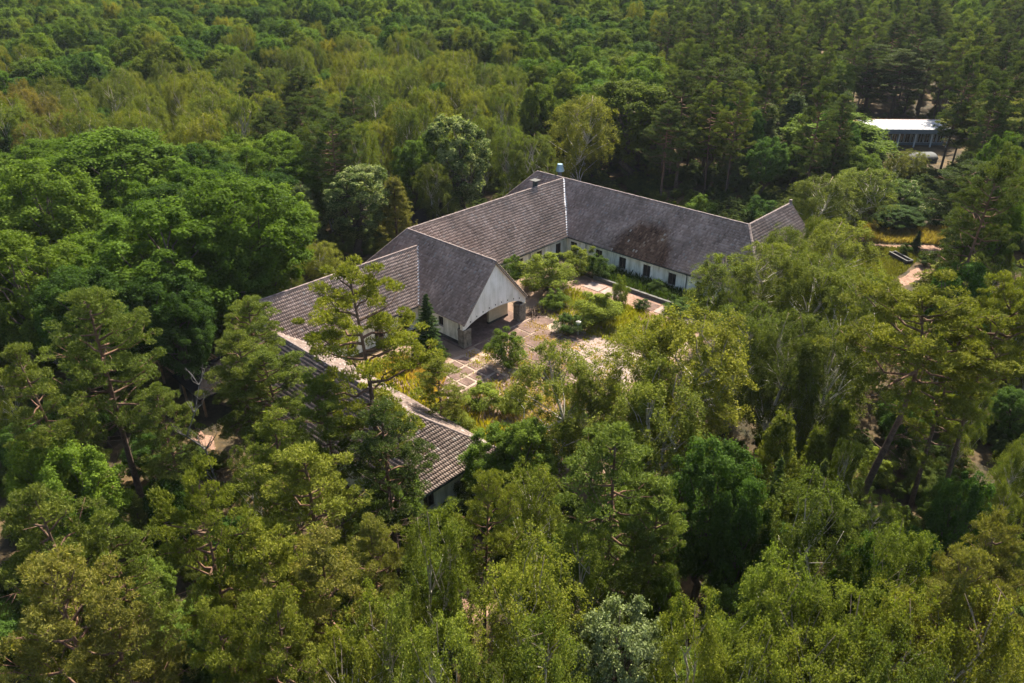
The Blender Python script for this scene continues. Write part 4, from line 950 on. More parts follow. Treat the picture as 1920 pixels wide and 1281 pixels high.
# ------------------------------------------------------------------ the trees, one by one
TREES = """
oak -46.4 32.1 0.0 19.0 20.0 oak huge bright oak with the highest domed crown, in front of the yellow birch belt
oak -46.0 4.7 0.0 18.0 13.7 oak broad spreading oak whose crown slopes down towards the long tiled wing
oak -58.3 22.8 0.0 18.0 13.1 oakl pale-tipped oak cut by the photo edge beside the huge domed oak
oak -55.1 3.8 0.0 17.0 13.6 oak oak in the hollow between the huge domed oak and the spreading oak
oak -64.6 8.7 0.0 16.0 10.2 oakl lighter oak at the photo edge below the pale-tipped oak
oak -47.2 3.5 0.0 13.0 10.0 oak lowest oak of the clump, touching the left end of the house roof
oak -63.4 0.2 0.0 16.0 9.1 oakd shaded dark oak below the domed oak, above the tall left pine
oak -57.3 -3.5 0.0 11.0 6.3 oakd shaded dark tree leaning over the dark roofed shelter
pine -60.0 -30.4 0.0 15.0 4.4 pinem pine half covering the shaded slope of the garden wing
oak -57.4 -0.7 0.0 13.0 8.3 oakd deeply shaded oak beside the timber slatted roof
ypine -30.8 17.8 0.0 11.0 7.4 pineb grey-green young pine standing between the spreading oak and the pale lime
ypine -33.6 19.8 0.0 8.0 6.2 pineb short bluish pine close behind the spreading oak
birch -39.8 8.2 0.0 7.0 4.8 birch small birch sapling behind the roof end, at the foot of the oak
birch -34.6 8.2 0.0 6.5 5.8 birchy rounded yellow-green sapling above the ridge of the left wing
lime -24.2 15.1 0.0 14.0 9.7 lime shorter of the two pale flowering limes, nearer the entrance wing
lime -6.6 14.4 0.0 18.0 9.8 lime taller of the two pale flowering limes, behind the main roof ridge
oak -12.3 17.6 0.0 13.0 7.5 lind round mid-green tree tucked between the two pale limes
ypine -21.0 11.5 0.0 11.0 7.2 pineo rusty young pine directly behind the taller lime trunk shade
birch -12.7 12.0 0.0 11.0 6.5 birchd thin shaded birch behind the shed roof
birch 4.0 13.8 0.0 13.0 6.4 birch slim birch just after the taller lime, above the rear ridge
birch 6.4 10.5 0.0 12.0 7.8 birchd second slim birch above the rear ridge, beside the flue
birch 6.8 22.7 0.0 13.0 6.6 birch narrow birch squeezed against the taller lime
birch 17.5 11.7 0.0 16.0 12.8 birchy yellowish weeping birch rising behind the roof vent
oak 30.4 9.7 0.0 19.0 16.8 beech big beech with feathery sprays behind the long straight ridge
pine 28.4 -1.1 0.0 20.0 8.3 pined tall pine next to the big feathery beech
pine 41.8 1.5 0.0 21.0 10.4 pined tallest pine of the dark group behind the right wing
pine 47.6 -0.5 0.0 18.0 7.8 pined outer pine of the dark group, facing the young grey pines
pine 22.9 -1.7 0.0 16.0 7.3 pined shorter dark pine at the beech edge
ypine 53.4 -3.5 0.0 12.0 10.6 pineb first grey young pine beyond the right wing
ypine 60.5 -5.5 0.0 13.0 10.9 pineb tallest grey young pine beyond the right wing
ypine 63.2 -13.6 0.0 14.0 8.2 pineb pointed young pine behind the bright maple
ypine 68.2 -7.7 0.0 11.0 7.9 pineb small grey pine between the pointed pine and tallest grey pine
oak 51.4 -17.4 0.0 12.0 20.2 oakl bright green maple standing before the white-roofed hall
oak 43.4 -14.8 0.0 8.0 8.3 oak low maple bough mass at the foot of the bright maple
pine 108.5 -2.2 1.7 15.0 15.2 pined dark pine directly behind the hall roof, nearest the maple
pine 107.4 -8.5 1.5 15.0 14.8 pined dark pine directly behind the middle of the hall roof
pine 118.9 -10.7 2.2 15.0 15.4 pined dark pine directly behind the right end of the hall roof
birch 64.2 -27.3 0.0 5.0 6.0 birchy young golden birch before the hall, first of two
birch 58.7 -26.2 0.0 6.0 4.7 birchy young golden birch before the hall, slimmer one
pine 71.2 -35.5 0.0 13.5 17.5 pineg great bushy pine at the right of the white-roofed hall
pine 74.6 -38.2 0.0 14.0 11.4 pineg pine partly out of frame behind the great bushy pine
pine 34.5 -41.9 0.0 12.0 9.7 pined dark pine below the hall corner, under the great bushy pine
ypine 26.5 -46.2 0.0 10.0 10.4 pined dark young pine beside the sandy clearing
elder 44.9 -31.9 0.0 5.0 8.2 elder elder bush dotted with cream flowers near the dry grass
oak 35.5 -34.6 0.0 3.6 7.8 oakd dark leafy bush directly above the dry golden grass
elder 41.3 -39.0 0.0 4.5 7.4 elder elder with pale blossoms beneath the dark pine
elder 42.1 -29.4 0.0 4.5 5.2 elder small blossoming elder behind the wing birches
birch -5.2 -35.6 0.0 11.5 7.2 birch birch hiding the end of the short wing right of the hip
birch 20.9 -27.6 0.0 10.0 10.1 birch birch leaning over the far wing roof, taller of the pair
birch 28.1 -30.2 0.0 10.0 11.4 birch birch between the far wing and the golden grass, broader of the pair
shrub 18.9 -11.4 0.0 4.5 4.9 lind pale fresh-green bush just behind the right wing ridge
shrub 25.3 -18.1 0.0 4.0 5.8 maple dark fresh-green bush near the hip corner of the right wing
birch -15.7 -34.1 0.0 11.0 8.0 birch weeping birch covering the end of the white window wall
birch -13.7 -37.0 0.0 12.0 8.5 birch weeping birch in front of the hipped roof corner
birch -14.0 -41.3 0.0 12.5 8.8 birch weeping birch in the middle of the dense birch stand
birch -1.9 -39.9 0.0 12.0 9.2 birchy golden-topped birch highest in the dense birch stand
birch -15.4 -46.5 0.0 13.0 8.9 birch weeping birch of the stand closest to the grassy clearing
birch -27.3 -41.6 0.0 12.0 7.7 birchd shaded birch low in the stand, beside the courtyard end
birch -28.1 -45.8 0.0 13.0 7.3 birchd shaded birch deep in the stand below the middle one
birch -26.7 -48.6 0.0 13.0 7.7 birchd shaded birch of the stand beside the big flat pine
ypine 0.5 -49.1 0.0 10.0 9.7 pineg broad young pine just below the reddish path
ypine 3.5 -51.4 0.0 10.0 7.7 pineg young pine between the path shade and photo edge
flatpine -30.9 -54.4 0.0 19.0 10.6 pineg large flat-topped pine with long bare leaning trunk
flatpine -26.8 -58.7 0.0 19.0 6.7 pineg flat-topped pine cut by the edge, with leaning bare trunk
pine -27.0 -57.0 0.0 17.0 5.5 pineg pine filling the gap between the two flat-topped pines
birch -38.8 -39.2 0.0 14.0 8.3 birchy golden birch hiding the paving corner, left trunk of the big pair
birch -37.0 -42.1 0.0 15.0 10.1 birchy widest golden birch in front of the courtyard
birch -41.4 -43.2 0.0 13.0 8.7 birch golden birch just below the big pair
birch -43.5 -35.5 0.0 12.0 8.8 birch rounded birch in front of the slab paving
birch -41.2 -37.2 0.0 10.0 5.5 birch small birch between rounded birch and the golden pair
oak -46.6 -49.8 0.0 14.0 6.0 maple dark green glossy broadleaf tree below the widest golden birch
oak -47.3 -52.3 0.0 12.0 4.0 maple second glossy broadleaf, touching the first at its foot
ypine -38.9 -50.8 0.0 12.0 4.8 pineg young pine with upright candle shoots beside the glossy broadleaf
ypine -36.4 -52.3 0.0 10.0 3.6 pineg smaller candle-topped pine right next to the upright one
spruce -45.5 -52.7 0.0 13.0 3.6 spruce olive spruce with a pointed leader above the birch sea
spruce -44.2 -54.9 0.0 13.0 3.5 spruce second olive spruce with pale tip, near the bare trunk
ypine -30.6 -51.5 0.0 9.0 4.5 pineg low pine in the shade of the flat-topped pine
birch -47.5 -56.6 0.0 14.0 5.8 birchd olive birch crown covering the foot of the spruces
oak -36.7 -61.1 0.0 11.0 3.6 maple blue-green leafy tree under the leaning pine trunk
oak -39.8 -60.1 0.0 9.0 2.9 maple smaller blue-green tree beside the larger one
oak -46.5 -58.5 0.0 12.0 3.1 maple green broadleaf surrounded by olive birches
birch -46.7 -59.9 0.0 13.0 4.7 birch olive birch beside the dark pine shade
pine -46.6 -63.8 0.0 16.0 4.2 pineo russet pine crown at the edge, beside blue-green tree
pine -50.3 -63.3 0.0 16.0 4.2 pineo russet pine crown just above the corner birches
birch -55.1 -56.7 0.0 15.0 5.0 birch birch with pale stems beneath the second glossy broadleaf
birch -55.3 -58.7 0.0 15.0 5.1 birch birch with forked white trunk in the lower wood
birch -54.4 -60.5 0.0 15.0 5.0 birch birch with a long white limb reaching sideways
birch -53.2 -62.2 0.0 15.0 5.2 birchy yellowish birch near the lower corner
birch -51.6 -64.3 0.0 15.0 5.5 birchy yellowish birch in the very lower corner
birch -58.9 -56.0 0.0 14.0 4.2 birchy fuzzy yellow birch next to the silvery willow
birch -59.3 -58.4 0.0 15.0 4.4 birch birch cut by the lower edge with crooked white stems
birch -57.9 -60.6 0.0 15.0 4.9 birch dense birch cut by the lower edge
birch -56.4 -62.9 0.0 15.0 4.8 birchd dull birch cut by the lower edge
willow -59.2 -52.2 0.0 12.0 5.4 willow silvery grey-green willow standing out at the lower edge
pine -53.8 -48.0 0.0 17.0 7.0 pinem broad pine with red trunk in the middle of the lower wood
pine -52.7 -50.1 0.0 14.0 3.7 pinem pine crown resting against the broad red-trunked pine
oak -48.3 -36.5 0.0 9.0 5.0 lind leafy green tree at the end of the tiled garden wing
oak -49.3 -34.4 0.0 8.0 4.7 lind fresh-green tree touching the hipped end of the garden wing
birch -53.6 -42.3 0.0 11.0 4.8 birch airy birch in the gap with sandy ground
pine -58.9 -42.9 0.0 14.0 3.8 pineg upright pine with thin dark trunk below the garden wing
birch -62.4 -43.4 0.0 14.0 4.9 birch slender birch with one white stem below the garden wing
birch -62.0 -48.9 0.0 15.0 5.9 birchy yellow birch with several white limbs showing
birch -57.4 -48.1 0.0 13.0 4.4 birch light birch in front of the red-trunked pine
birch -67.4 -45.7 0.0 14.0 4.9 birch birch with leaning pale stems between pine and edge
birch -66.5 -48.5 0.0 14.0 4.7 birch birch with curved pale stem at the lower edge
birch -63.9 -51.5 0.0 14.0 5.0 birch birch with thin forked stem at the lower edge
birch -70.0 -46.3 0.0 14.0 4.0 birchy yellow birch with three pale stems at the lower edge
birch -65.8 -50.7 0.0 13.0 4.1 birchd duller birch squeezed in at the lower edge
oak -53.6 -51.6 0.0 9.0 2.6 lind small green tree behind the silvery willow
heropine -56.3 -29.4 0.0 21.0 8.8 pineh tall open pine with bare red trunk in front of the house
pine -45.7 -24.8 0.0 8.5 5.0 pineg yellow-green pine boughs spreading over the garden wing ridge
pine -58.6 -34.8 0.0 15.0 6.1 pined dark drooping pine hiding the middle of the garden wing
pine -66.6 -12.9 0.0 18.0 7.4 pinem tall pine with layered crown in front of the shaded oaks
pine -71.7 -16.7 0.0 17.0 5.7 pinem layered pine at the photo edge next to a red trunk
pine -56.1 -13.6 0.0 14.0 5.6 pinem pine beside the left roof end
pine -59.9 -19.1 0.0 14.0 5.9 pinem pine between timber roof and garden wing
pine -58.2 -20.5 0.0 13.0 5.9 pinem pine draped over the near corner of the garden wing roof
bare -64.4 -21.0 0.0 14.0 2.2 dead leafless grey tree with forked bare twigs
pine -65.8 -19.7 0.0 13.0 4.7 pinem small pine directly beside the leafless grey tree
pine -63.9 -30.9 0.0 15.0 6.0 pineg bushy pine above the sandy patch
pine -64.6 -35.4 0.0 15.0 6.7 pineg widest bushy pine below the garden wing
oak -72.6 -17.8 0.0 12.0 5.5 oakl bright leafy tree under the red trunk at the edge
oak -71.6 -20.4 0.0 11.0 5.8 oakl vivid green tree lit in a forest gap
pine -75.3 -31.7 0.0 17.0 5.7 pinem pine with grey-green pads at the left border
pine -73.8 -32.8 0.0 15.0 4.4 pinem pine next to the dark gap with litter
pine -71.0 -38.6 0.0 19.0 4.6 pineg pointed pine, dark on one side and golden on the other
pine -68.4 -42.6 0.0 16.0 5.2 pineo olive pine with orange-brown dead twigs
pine -69.6 -39.9 0.0 16.0 4.9 pineg golden padded pine beside the pointed one
pine -77.2 -36.9 0.0 17.0 5.4 pineo wide olive pine in the lower corner with grey twigs
pine -75.6 -38.8 0.0 16.0 4.8 pineo olive pine next to the wide corner one
pine -71.6 -45.2 0.0 17.0 4.5 pineg pine with bright pads at the lower edge
pine -73.0 -42.7 0.0 16.0 3.6 pineg shaded pine beneath the pointed one
pine -64.6 -41.0 0.0 14.0 4.0 pineo brownish pine under the dark drooping one
oak -72.5 -27.4 0.0 7.0 2.9 maple small vivid shrub-like tree in the dark hollow
oak -67.3 -21.1 0.0 7.0 3.3 oakd dark small tree in the litter gap
shrub -15.8 -10.6 0.0 5.0 8.0 shrub largest bush in the courtyard beside the gable
shrub -8.7 -10.3 0.0 3.6 5.4 shrub bush growing in the inner corner of the two wings
shrub -8.2 -12.9 0.0 3.0 4.0 shrubd dark bush by the second window of the right wing
shrub -17.9 -6.7 0.0 4.0 3.9 lind fresh-green bush half hidden behind the gable
shrub -13.6 -20.1 0.0 4.0 2.3 shrub slim upright bush by the low bed wall
shrub -18.8 -20.6 0.0 3.8 6.5 shrub spreading bush in the middle of the courtyard
shrub -22.6 -19.9 0.0 2.2 4.0 shrubd low dark bush around the pale garden lamp
shrub -32.6 -19.9 0.0 4.2 4.5 lind bushy sapling on the paving in front of the porch
shrub -12.4 -22.4 0.0 1.4 2.2 shrubd small dark bush at the path by the low bed wall
spruce -36.6 -12.4 0.0 7.0 4.2 sprucd young blue-green spruce against the entrance wing wall
shrub -36.9 -14.6 0.0 2.0 2.1 shrubd low dark shrub at the foot of the porch pillar
shrub -39.8 -23.6 0.0 2.6 4.3 shrub leafy shrub on the weedy edge of the paving
shrub -44.2 -24.5 0.0 2.4 4.1 shrub shrub beside the garden wing ridge
shrub -38.6 -26.2 0.0 2.4 2.9 shrub shrub behind the rounded birch
shrub -19.0 -14.6 0.0 2.2 3.7 lind yellowish low bush next to the largest bush
shrub -10.2 -26.0 0.0 1.8 4.3 shrubd dark weeds heaped at the end of the planting bed
shrub -10.0 -29.5 0.0 3.2 4.1 shrub bush at the last window of the right wing
spruce 28.7 -39.4 0.0 3.0 2.1 sprucd tiny dark conifer in the dry golden grass
shrub 25.6 -39.0 0.0 2.0 1.9 shrubd small bush beside the grey trough
shrub 24.0 -42.2 0.0 1.6 2.5 shrubd dark bush edging the reddish path
shrub -7.0 -21.0 0.0 1.6 2.6 shrubd climbing weeds under the third window from the birches
pine -4.3 -51.9 0.0 21.9 6.4 pined #0
oak -52.7 12.4 0.0 14.8 10.9 oak #1
oak -64.6 15.1 0.0 13.0 10.8 oak #2
oak -69.6 18.8 0.0 12.9 10.5 oakl #3
oak -66.8 12.6 0.0 12.1 10.6 oak #3
oak -62.6 20.3 0.0 14.5 10.5 oakl #4
oak -60.5 5.4 0.0 13.6 8.8 oak #5
oak -49.0 14.8 0.0 15.3 10.8 oakd #6
oak -59.3 12.8 0.0 13.3 9.7 oak #7
oak -43.8 14.7 0.0 15.5 10.7 oak #8
oak -53.4 19.9 0.0 13.9 11.0 oak #9
pine 5.7 -56.9 0.0 21.0 5.2 pinem #10
oak -66.6 23.6 0.0 14.9 8.3 oakl #3
oak -56.4 14.1 0.0 14.0 8.9 oak #11
oak -63.9 34.0 0.0 14.9 9.7 oak #3
oak -67.3 27.9 0.0 14.0 8.9 oak #3
pine 15.5 -55.9 0.0 18.5 6.9 pined #10
oak -43.9 18.6 0.0 14.7 10.3 oakl #12
pine 12.2 -48.4 0.0 17.9 7.2 pined #13
birch -67.8 -38.0 0.0 8.8 3.3 birchd #14
oak -8.7 -52.9 0.0 13.2 6.3 maple #15
birch -51.7 -57.6 0.0 7.6 3.4 birch #16
oak -46.6 10.5 0.0 13.8 8.3 oakl #17
oak -53.8 45.7 0.0 15.2 10.8 oak #18
oak -58.9 30.6 0.0 12.3 10.4 oakd #19
oak -47.7 22.4 0.0 14.8 8.8 oak #20
pine 33.7 -54.0 0.0 21.7 6.4 pinem #10
oak -43.5 23.0 0.0 14.8 9.3 oak #21
oak -57.8 48.2 0.0 14.8 10.5 oakl #3
oak -53.4 31.1 0.0 13.0 10.3 oak #22
oak -62.4 43.8 0.0 13.3 10.2 oak #3
oak -60.3 27.1 0.0 13.1 8.4 oakd #23
oak -38.4 18.1 0.0 13.0 10.3 oak #24
oak -38.0 23.5 0.0 15.1 9.2 oakd #25
oak -62.2 35.3 0.0 14.2 8.1 oak #3
pine 26.7 -54.1 0.0 20.9 5.5 pined #10
pine 22.3 -55.5 0.0 20.5 5.1 pined #10
oak -53.5 35.6 0.0 15.1 8.1 oak #26
oak -51.0 -53.9 0.0 7.3 3.4 lind #27
oak -65.3 -45.3 0.0 6.2 3.4 maple #28
pine 17.5 -49.4 0.0 18.2 5.7 pinem #29
oak -56.4 41.0 0.0 13.0 9.8 oak #30
oak -54.5 -53.8 0.0 5.5 4.2 lind #31
oak -35.7 15.1 0.0 12.3 9.7 oakl #32
pine -24.0 20.4 0.0 18.1 7.8 pined #33
oak -58.9 65.7 0.0 14.9 10.6 oakl #3
birch -63.3 -25.9 0.0 9.6 3.5 birchd #34
oak -36.9 30.7 0.0 14.9 9.2 oakd #35
ypine -79.8 -28.4 0.0 7.4 2.7 pinem #36
oak -31.6 29.1 0.0 14.3 9.8 oak #37
oak 13.7 -50.3 0.0 14.4 6.4 oak #38
birch -30.6 -67.0 0.0 8.2 3.5 birch #39
birch -59.9 -47.8 0.0 6.4 3.3 birch #40
oak -34.2 37.8 0.0 13.7 10.8 oakl #41
oak -24.3 33.1 0.0 15.5 10.0 oakl #42
pine 45.9 -48.9 0.0 19.9 6.9 pinem #10
oak -40.6 39.7 0.0 14.8 9.2 oakd #43
oak -49.5 39.5 0.0 13.8 8.8 oak #44
birch -34.2 -62.4 0.0 9.7 2.8 birch #45
oak -49.6 51.0 0.0 14.4 9.6 oak #46
oak -79.5 -22.8 0.0 5.5 4.3 maple #3
oak -45.2 48.5 0.0 15.0 9.3 oak #47
birch -41.9 -66.9 0.0 7.0 2.8 birch #39
birch -76.8 -27.4 0.0 6.2 3.4 birch #48
oak -27.3 25.6 0.0 12.7 10.6 oak #49
oak -61.1 58.2 0.0 12.7 9.8 oakd #3
oak -57.4 65.5 0.0 14.7 9.5 oak #3
oak -55.9 58.4 0.0 14.6 8.9 oak #3
oak -29.7 34.2 0.0 14.9 9.1 oakl #50
oak -50.2 43.4 0.0 14.1 8.3 oak #3
oak -42.5 -63.0 0.0 5.5 3.8 oakd #51
oak -37.2 27.7 0.0 13.1 8.6 oakd #52
ypine -73.9 -36.6 0.0 5.6 3.0 pinem #53
oak -31.4 24.2 0.0 12.7 9.0 oakd #54
oak -57.9 64.0 0.0 13.8 9.3 oak #3
birch -8.9 -39.9 0.0 9.6 6.8 birch #55
oak -42.1 42.8 0.0 12.4 9.6 oakl #56
birch -30.8 41.9 0.0 16.0 8.2 birchy #57
oak -55.3 52.4 0.0 12.9 8.6 oak #3
birch -35.5 51.1 0.0 16.2 8.3 birch #58
oak -59.8 -39.8 0.0 6.2 3.4 lind #59
pine -21.4 28.1 0.0 17.8 6.7 pined #60
birch -25.5 -62.7 0.0 8.3 3.5 birch #39
oak -30.8 -60.1 0.0 6.3 4.4 lind #61
oak -56.2 -31.6 0.0 6.3 4.5 lind #62
pine 32.0 -21.7 0.0 20.8 6.0 pined #63
pine 60.8 -38.7 0.0 21.8 6.5 pined #64
oak -52.4 47.2 0.0 12.3 8.4 oak #3
birch -18.6 21.2 0.0 16.2 7.0 birch #65
birch -40.2 -44.9 0.0 8.8 3.3 birch #66
oak -66.3 -28.1 0.0 6.6 3.5 maple #67
oak -42.3 -52.2 0.0 5.8 4.1 oakd #68
oak -74.7 -25.0 0.0 5.7 3.5 lind #69
birch -44.8 -43.1 0.0 8.1 3.3 birchd #70
oak -38.4 49.6 0.0 13.9 8.7 oakl #71
pine 55.2 -38.7 0.0 20.6 6.3 pined #72
birch -62.3 -37.4 0.0 6.3 3.1 birchd #73
oak -28.4 37.4 0.0 13.5 8.7 oak #74
birch -22.2 24.6 0.0 16.3 6.5 birchd #75
birch -60.0 -24.8 0.0 8.7 3.1 birchd #76
oak -45.8 52.7 0.0 13.5 8.2 oak #3
birch -48.4 69.8 0.0 16.2 7.8 birch #77
oak 32.2 20.2 0.0 16.9 10.7 oak #78
oak 38.5 13.7 0.0 17.7 10.1 lind #79
oak -46.3 58.2 0.0 12.5 9.4 oak #3
oak -70.6 -30.6 0.0 4.3 4.4 lind #80
oak 31.5 -45.9 0.0 11.8 7.8 lind #81
oak -38.2 45.2 0.0 12.1 9.2 oak #82
pine -18.4 25.4 0.0 16.1 6.8 pined #83
oak 36.6 -46.5 0.0 10.9 9.0 lind #84
birch -39.3 63.5 0.0 15.4 8.4 birch #85
oak -52.9 63.0 0.0 12.2 9.2 oakd #3
birch -37.4 -68.3 0.0 6.0 2.7 birchd #39
pine 66.7 -31.1 0.0 21.7 6.7 pined #86
pine 39.0 -22.6 0.0 17.5 6.9 pined #87
birch -20.7 48.5 0.0 16.4 7.9 birch #88
ypine -77.3 -16.5 0.0 8.1 2.4 pinem #36
birch -36.6 -56.9 0.0 6.5 3.3 birch #89
birch -21.7 -65.6 0.0 8.1 3.1 birch #39
birch -22.5 -37.3 0.0 7.8 5.6 birch #90
birch -44.4 77.2 0.0 15.9 8.3 birch #91
ypine -44.9 -57.0 0.0 5.4 3.2 pinem #92
oak 49.3 19.4 0.0 17.9 10.7 oakl #93
birch -34.3 -54.1 0.0 8.6 2.7 birchd #94
birch -3.4 30.2 0.0 15.6 8.2 birchy #95
pine -16.2 33.5 0.0 16.7 6.7 pined #96
oak -68.5 -5.8 0.0 7.4 4.1 maple #97
birch -71.3 -2.3 0.0 9.5 3.1 birch #98
pine 68.7 -48.7 0.0 16.4 7.4 pined #10
pine -16.9 39.3 0.0 17.0 6.8 pined #96
pine 63.8 -42.7 0.0 18.5 6.5 pined #10
birch -30.8 45.8 0.0 14.5 7.4 birchy #99
birch -55.1 79.6 0.0 16.5 7.0 rust #98
pine -5.6 54.4 0.0 18.5 7.9 pined #96
ypine -74.0 -13.8 0.0 7.1 3.1 pinem #100
pine -23.4 39.0 0.0 15.6 6.7 pined #101
birch -57.9 72.1 0.0 15.6 6.4 birchy #98
birch -28.9 -48.1 0.0 10.0 2.8 birch #102
oak -45.8 111.6 0.3 16.7 9.8 maple #3
birch -34.9 56.1 0.0 15.3 7.1 birchy #103
birch -7.0 25.0 0.0 16.0 6.6 birchd #104
birch -45.5 64.3 0.0 13.2 8.0 birchd #105
oak 30.1 26.0 0.0 17.0 9.1 beech #106
oak -28.2 118.3 1.1 17.3 11.4 lind #3
oak -28.8 107.8 0.4 16.2 11.2 oak #107
oak 43.0 -43.2 0.0 14.5 6.2 oak #108
birch -13.4 30.3 0.0 13.6 7.6 birchy #109
birch -0.4 41.0 0.0 16.4 8.0 birchd #110
birch 0.7 24.7 0.0 13.6 8.4 birchy #111
birch -34.5 62.2 0.0 13.8 8.1 birch #112
birch -50.7 -46.1 0.0 6.3 2.7 birchd #113
birch -43.1 81.3 0.0 16.2 7.5 rust #114
pine 45.5 6.9 0.0 21.6 6.5 pined #115
oak 21.8 23.6 0.0 15.9 8.5 beech #116
pine 89.8 -39.6 0.0 19.7 7.3 pined #10
birch 5.1 31.8 0.0 15.8 7.8 birchy #117
oak 43.8 -19.9 0.0 14.8 7.6 maple #118
pine 31.4 -8.8 0.0 18.9 5.6 pinem #119
oak -39.4 -58.3 0.0 5.3 3.2 oakd #120
oak 40.4 -5.7 0.0 14.8 8.3 maple #121
birch -12.7 34.5 0.0 12.9 8.1 birchy #122
oak -77.8 -11.6 0.0 5.9 3.2 oakd #3
oak -34.5 -49.1 0.0 6.7 3.5 oakd #123
oak -21.9 -54.2 0.0 6.8 4.0 maple #124
oak -71.1 -26.0 0.0 5.2 3.1 lind #125
pine 74.8 -43.9 0.0 20.0 5.7 pinem #10
oak 60.0 29.3 0.0 17.6 10.9 oakl #126
birch -13.8 54.1 0.0 15.3 8.0 birchy #127
oak 62.4 -49.3 0.0 14.4 6.8 lind #128
oak -51.9 -37.9 0.0 5.3 3.6 oakd #129
oak 27.1 25.3 0.0 13.8 10.2 oak #130
birch -21.5 62.5 0.0 14.8 8.2 birch #131
oak -49.3 71.6 0.0 12.9 7.8 maple #3
oak -51.7 -42.9 0.0 4.5 3.9 lind #132
birch -35.7 74.2 0.0 15.6 7.5 birch #133
pine 46.5 -6.0 0.0 20.7 5.8 pined #134
ypine -45.9 -47.8 0.0 6.0 2.9 pinem #135
oak -24.3 128.7 1.9 17.9 11.1 oakl #136
pine -15.9 48.0 0.0 15.7 7.0 pined #137
pine 34.1 3.6 0.0 17.4 6.8 pined #138
birch -38.9 82.5 0.0 15.1 8.0 rust #139
oak -28.0 43.0 0.0 14.2 6.4 lind #140
oak 41.6 18.8 0.0 17.9 8.1 beech #141
oak -6.8 105.7 0.8 17.5 10.8 beech #74
pine -6.7 38.9 0.0 17.2 6.2 pined #142
oak -5.4 20.6 0.0 13.5 6.8 lind #143
ypine -69.0 -20.1 0.0 6.2 2.9 pinem #144
pine 75.0 -30.8 0.0 21.9 5.5 pinem #145
oak -21.8 109.3 0.6 16.8 10.2 maple #3
oak -71.8 -5.3 0.0 5.8 4.1 maple #146
pine -19.3 43.3 0.0 15.4 6.3 pined #147
birch -9.5 29.3 0.0 13.4 7.0 birchy #148
pine -11.6 60.0 0.0 17.0 7.2 pined #149
birch -38.7 72.4 0.0 13.7 7.7 rust #150
birch -27.7 67.8 0.0 15.4 7.3 birch #151
birch -6.8 -61.0 0.0 8.6 3.5 birchd #39
pine -11.0 62.8 0.0 18.8 6.6 pined #152
oak 54.7 -51.7 0.0 11.9 7.0 maple #128
birch -33.7 93.7 0.0 15.9 8.4 birchd #153
birch -54.1 73.1 0.0 12.8 7.0 birchy #98
oak -35.9 -39.9 0.0 7.3 3.3 lind #154
pine 32.7 -4.2 0.0 18.1 5.6 pinem #155
birch -47.2 79.9 0.0 13.6 7.6 rust #98
birch -53.5 84.8 0.0 13.7 7.4 birchy #98
birch -14.6 68.5 0.0 15.4 8.2 birchy #156
oak 57.2 -44.3 0.0 10.5 8.8 maple #128
birch -3.3 25.8 0.0 15.7 6.0 birchd #157
pine -6.6 57.0 0.0 17.2 7.0 pined #96
oak 0.0 110.6 1.3 17.3 11.3 maple #158
birch -11.4 -48.5 0.0 9.9 3.2 birch #159
birch -11.1 -62.5 0.0 9.2 2.7 birch #39
pine 37.4 4.2 0.0 16.8 6.6 pined #160
ypine -42.0 -48.1 0.0 6.8 2.5 pinem #161
oak -53.1 93.3 0.0 13.4 7.9 lind #3
oak 45.8 47.1 0.0 17.4 9.8 oak #162
ypine -69.4 -13.7 0.0 7.5 2.5 pinem #163
pine 36.6 6.9 0.0 16.5 6.8 pined #164
birch -4.9 46.0 0.0 15.1 7.2 birch #165
oak 37.4 -1.6 0.0 15.0 7.1 oak #166
pine -11.0 41.4 0.0 15.9 6.0 pined #96
pine 62.3 0.2 0.0 18.3 7.2 pinem #167
birch -20.0 -58.0 0.0 8.2 2.7 birch #168
pine 50.7 11.1 0.0 20.8 6.2 pined #169
oak -3.6 106.6 0.9 16.3 10.9 oak #74
birch 1.5 28.1 0.0 12.4 7.9 birch #170
birch -8.2 -56.9 0.0 8.7 3.3 birch #171
pine 71.6 -1.3 0.0 19.2 7.3 pined #172
oak 38.6 32.8 0.0 16.8 8.4 oak #173
oak 52.0 34.9 0.0 15.9 10.2 oakl #162
oak 38.8 24.1 0.0 14.2 9.4 maple #174
birch 3.1 -56.7 0.0 9.8 3.5 birch #39
birch -39.5 78.8 0.0 12.4 8.4 birchy #175
oak 47.7 26.6 0.0 14.6 10.1 oak #176
birch -27.8 80.2 0.0 15.8 7.3 birchd #177
oak -42.0 114.0 0.6 17.2 7.8 oak #3
birch 10.3 52.0 0.0 15.6 8.2 birch #178
pine -10.0 49.0 0.0 15.5 6.6 pined #179
birch -19.2 73.1 0.0 16.3 7.1 birchy #180
birch 7.5 27.0 0.0 13.6 7.3 birchd #181
birch -45.9 68.2 0.0 13.2 6.4 rust #98
birch -38.9 55.0 0.0 12.7 6.3 birchy #182
birch 18.5 36.7 0.0 14.5 8.3 birchd #183
birch -58.2 76.8 0.0 12.1 6.7 birchy #98
oak -40.7 57.5 0.0 11.5 7.0 lind #184
birch -27.4 53.7 0.0 13.6 6.5 birchy #185
birch 6.6 -57.6 0.0 9.9 3.5 birch #39
ypine -15.6 -63.7 0.0 6.9 3.1 pinem #186
oak 1.2 130.1 2.5 17.9 11.4 beech #158
birch -21.2 57.5 0.0 12.6 7.8 birchd #187
birch -49.0 95.4 0.0 16.3 6.3 rust #98
birch -36.8 68.8 0.0 13.3 7.0 birchy #98
birch -50.5 90.2 0.0 13.4 7.4 birch #98
pine 87.0 -34.5 0.0 20.4 5.6 pined #188
birch -4.3 -62.8 0.0 8.0 3.3 birch #39
oak -17.9 114.8 1.1 15.0 10.7 oakl #3
birch 6.1 36.9 0.0 16.0 6.4 birch #189
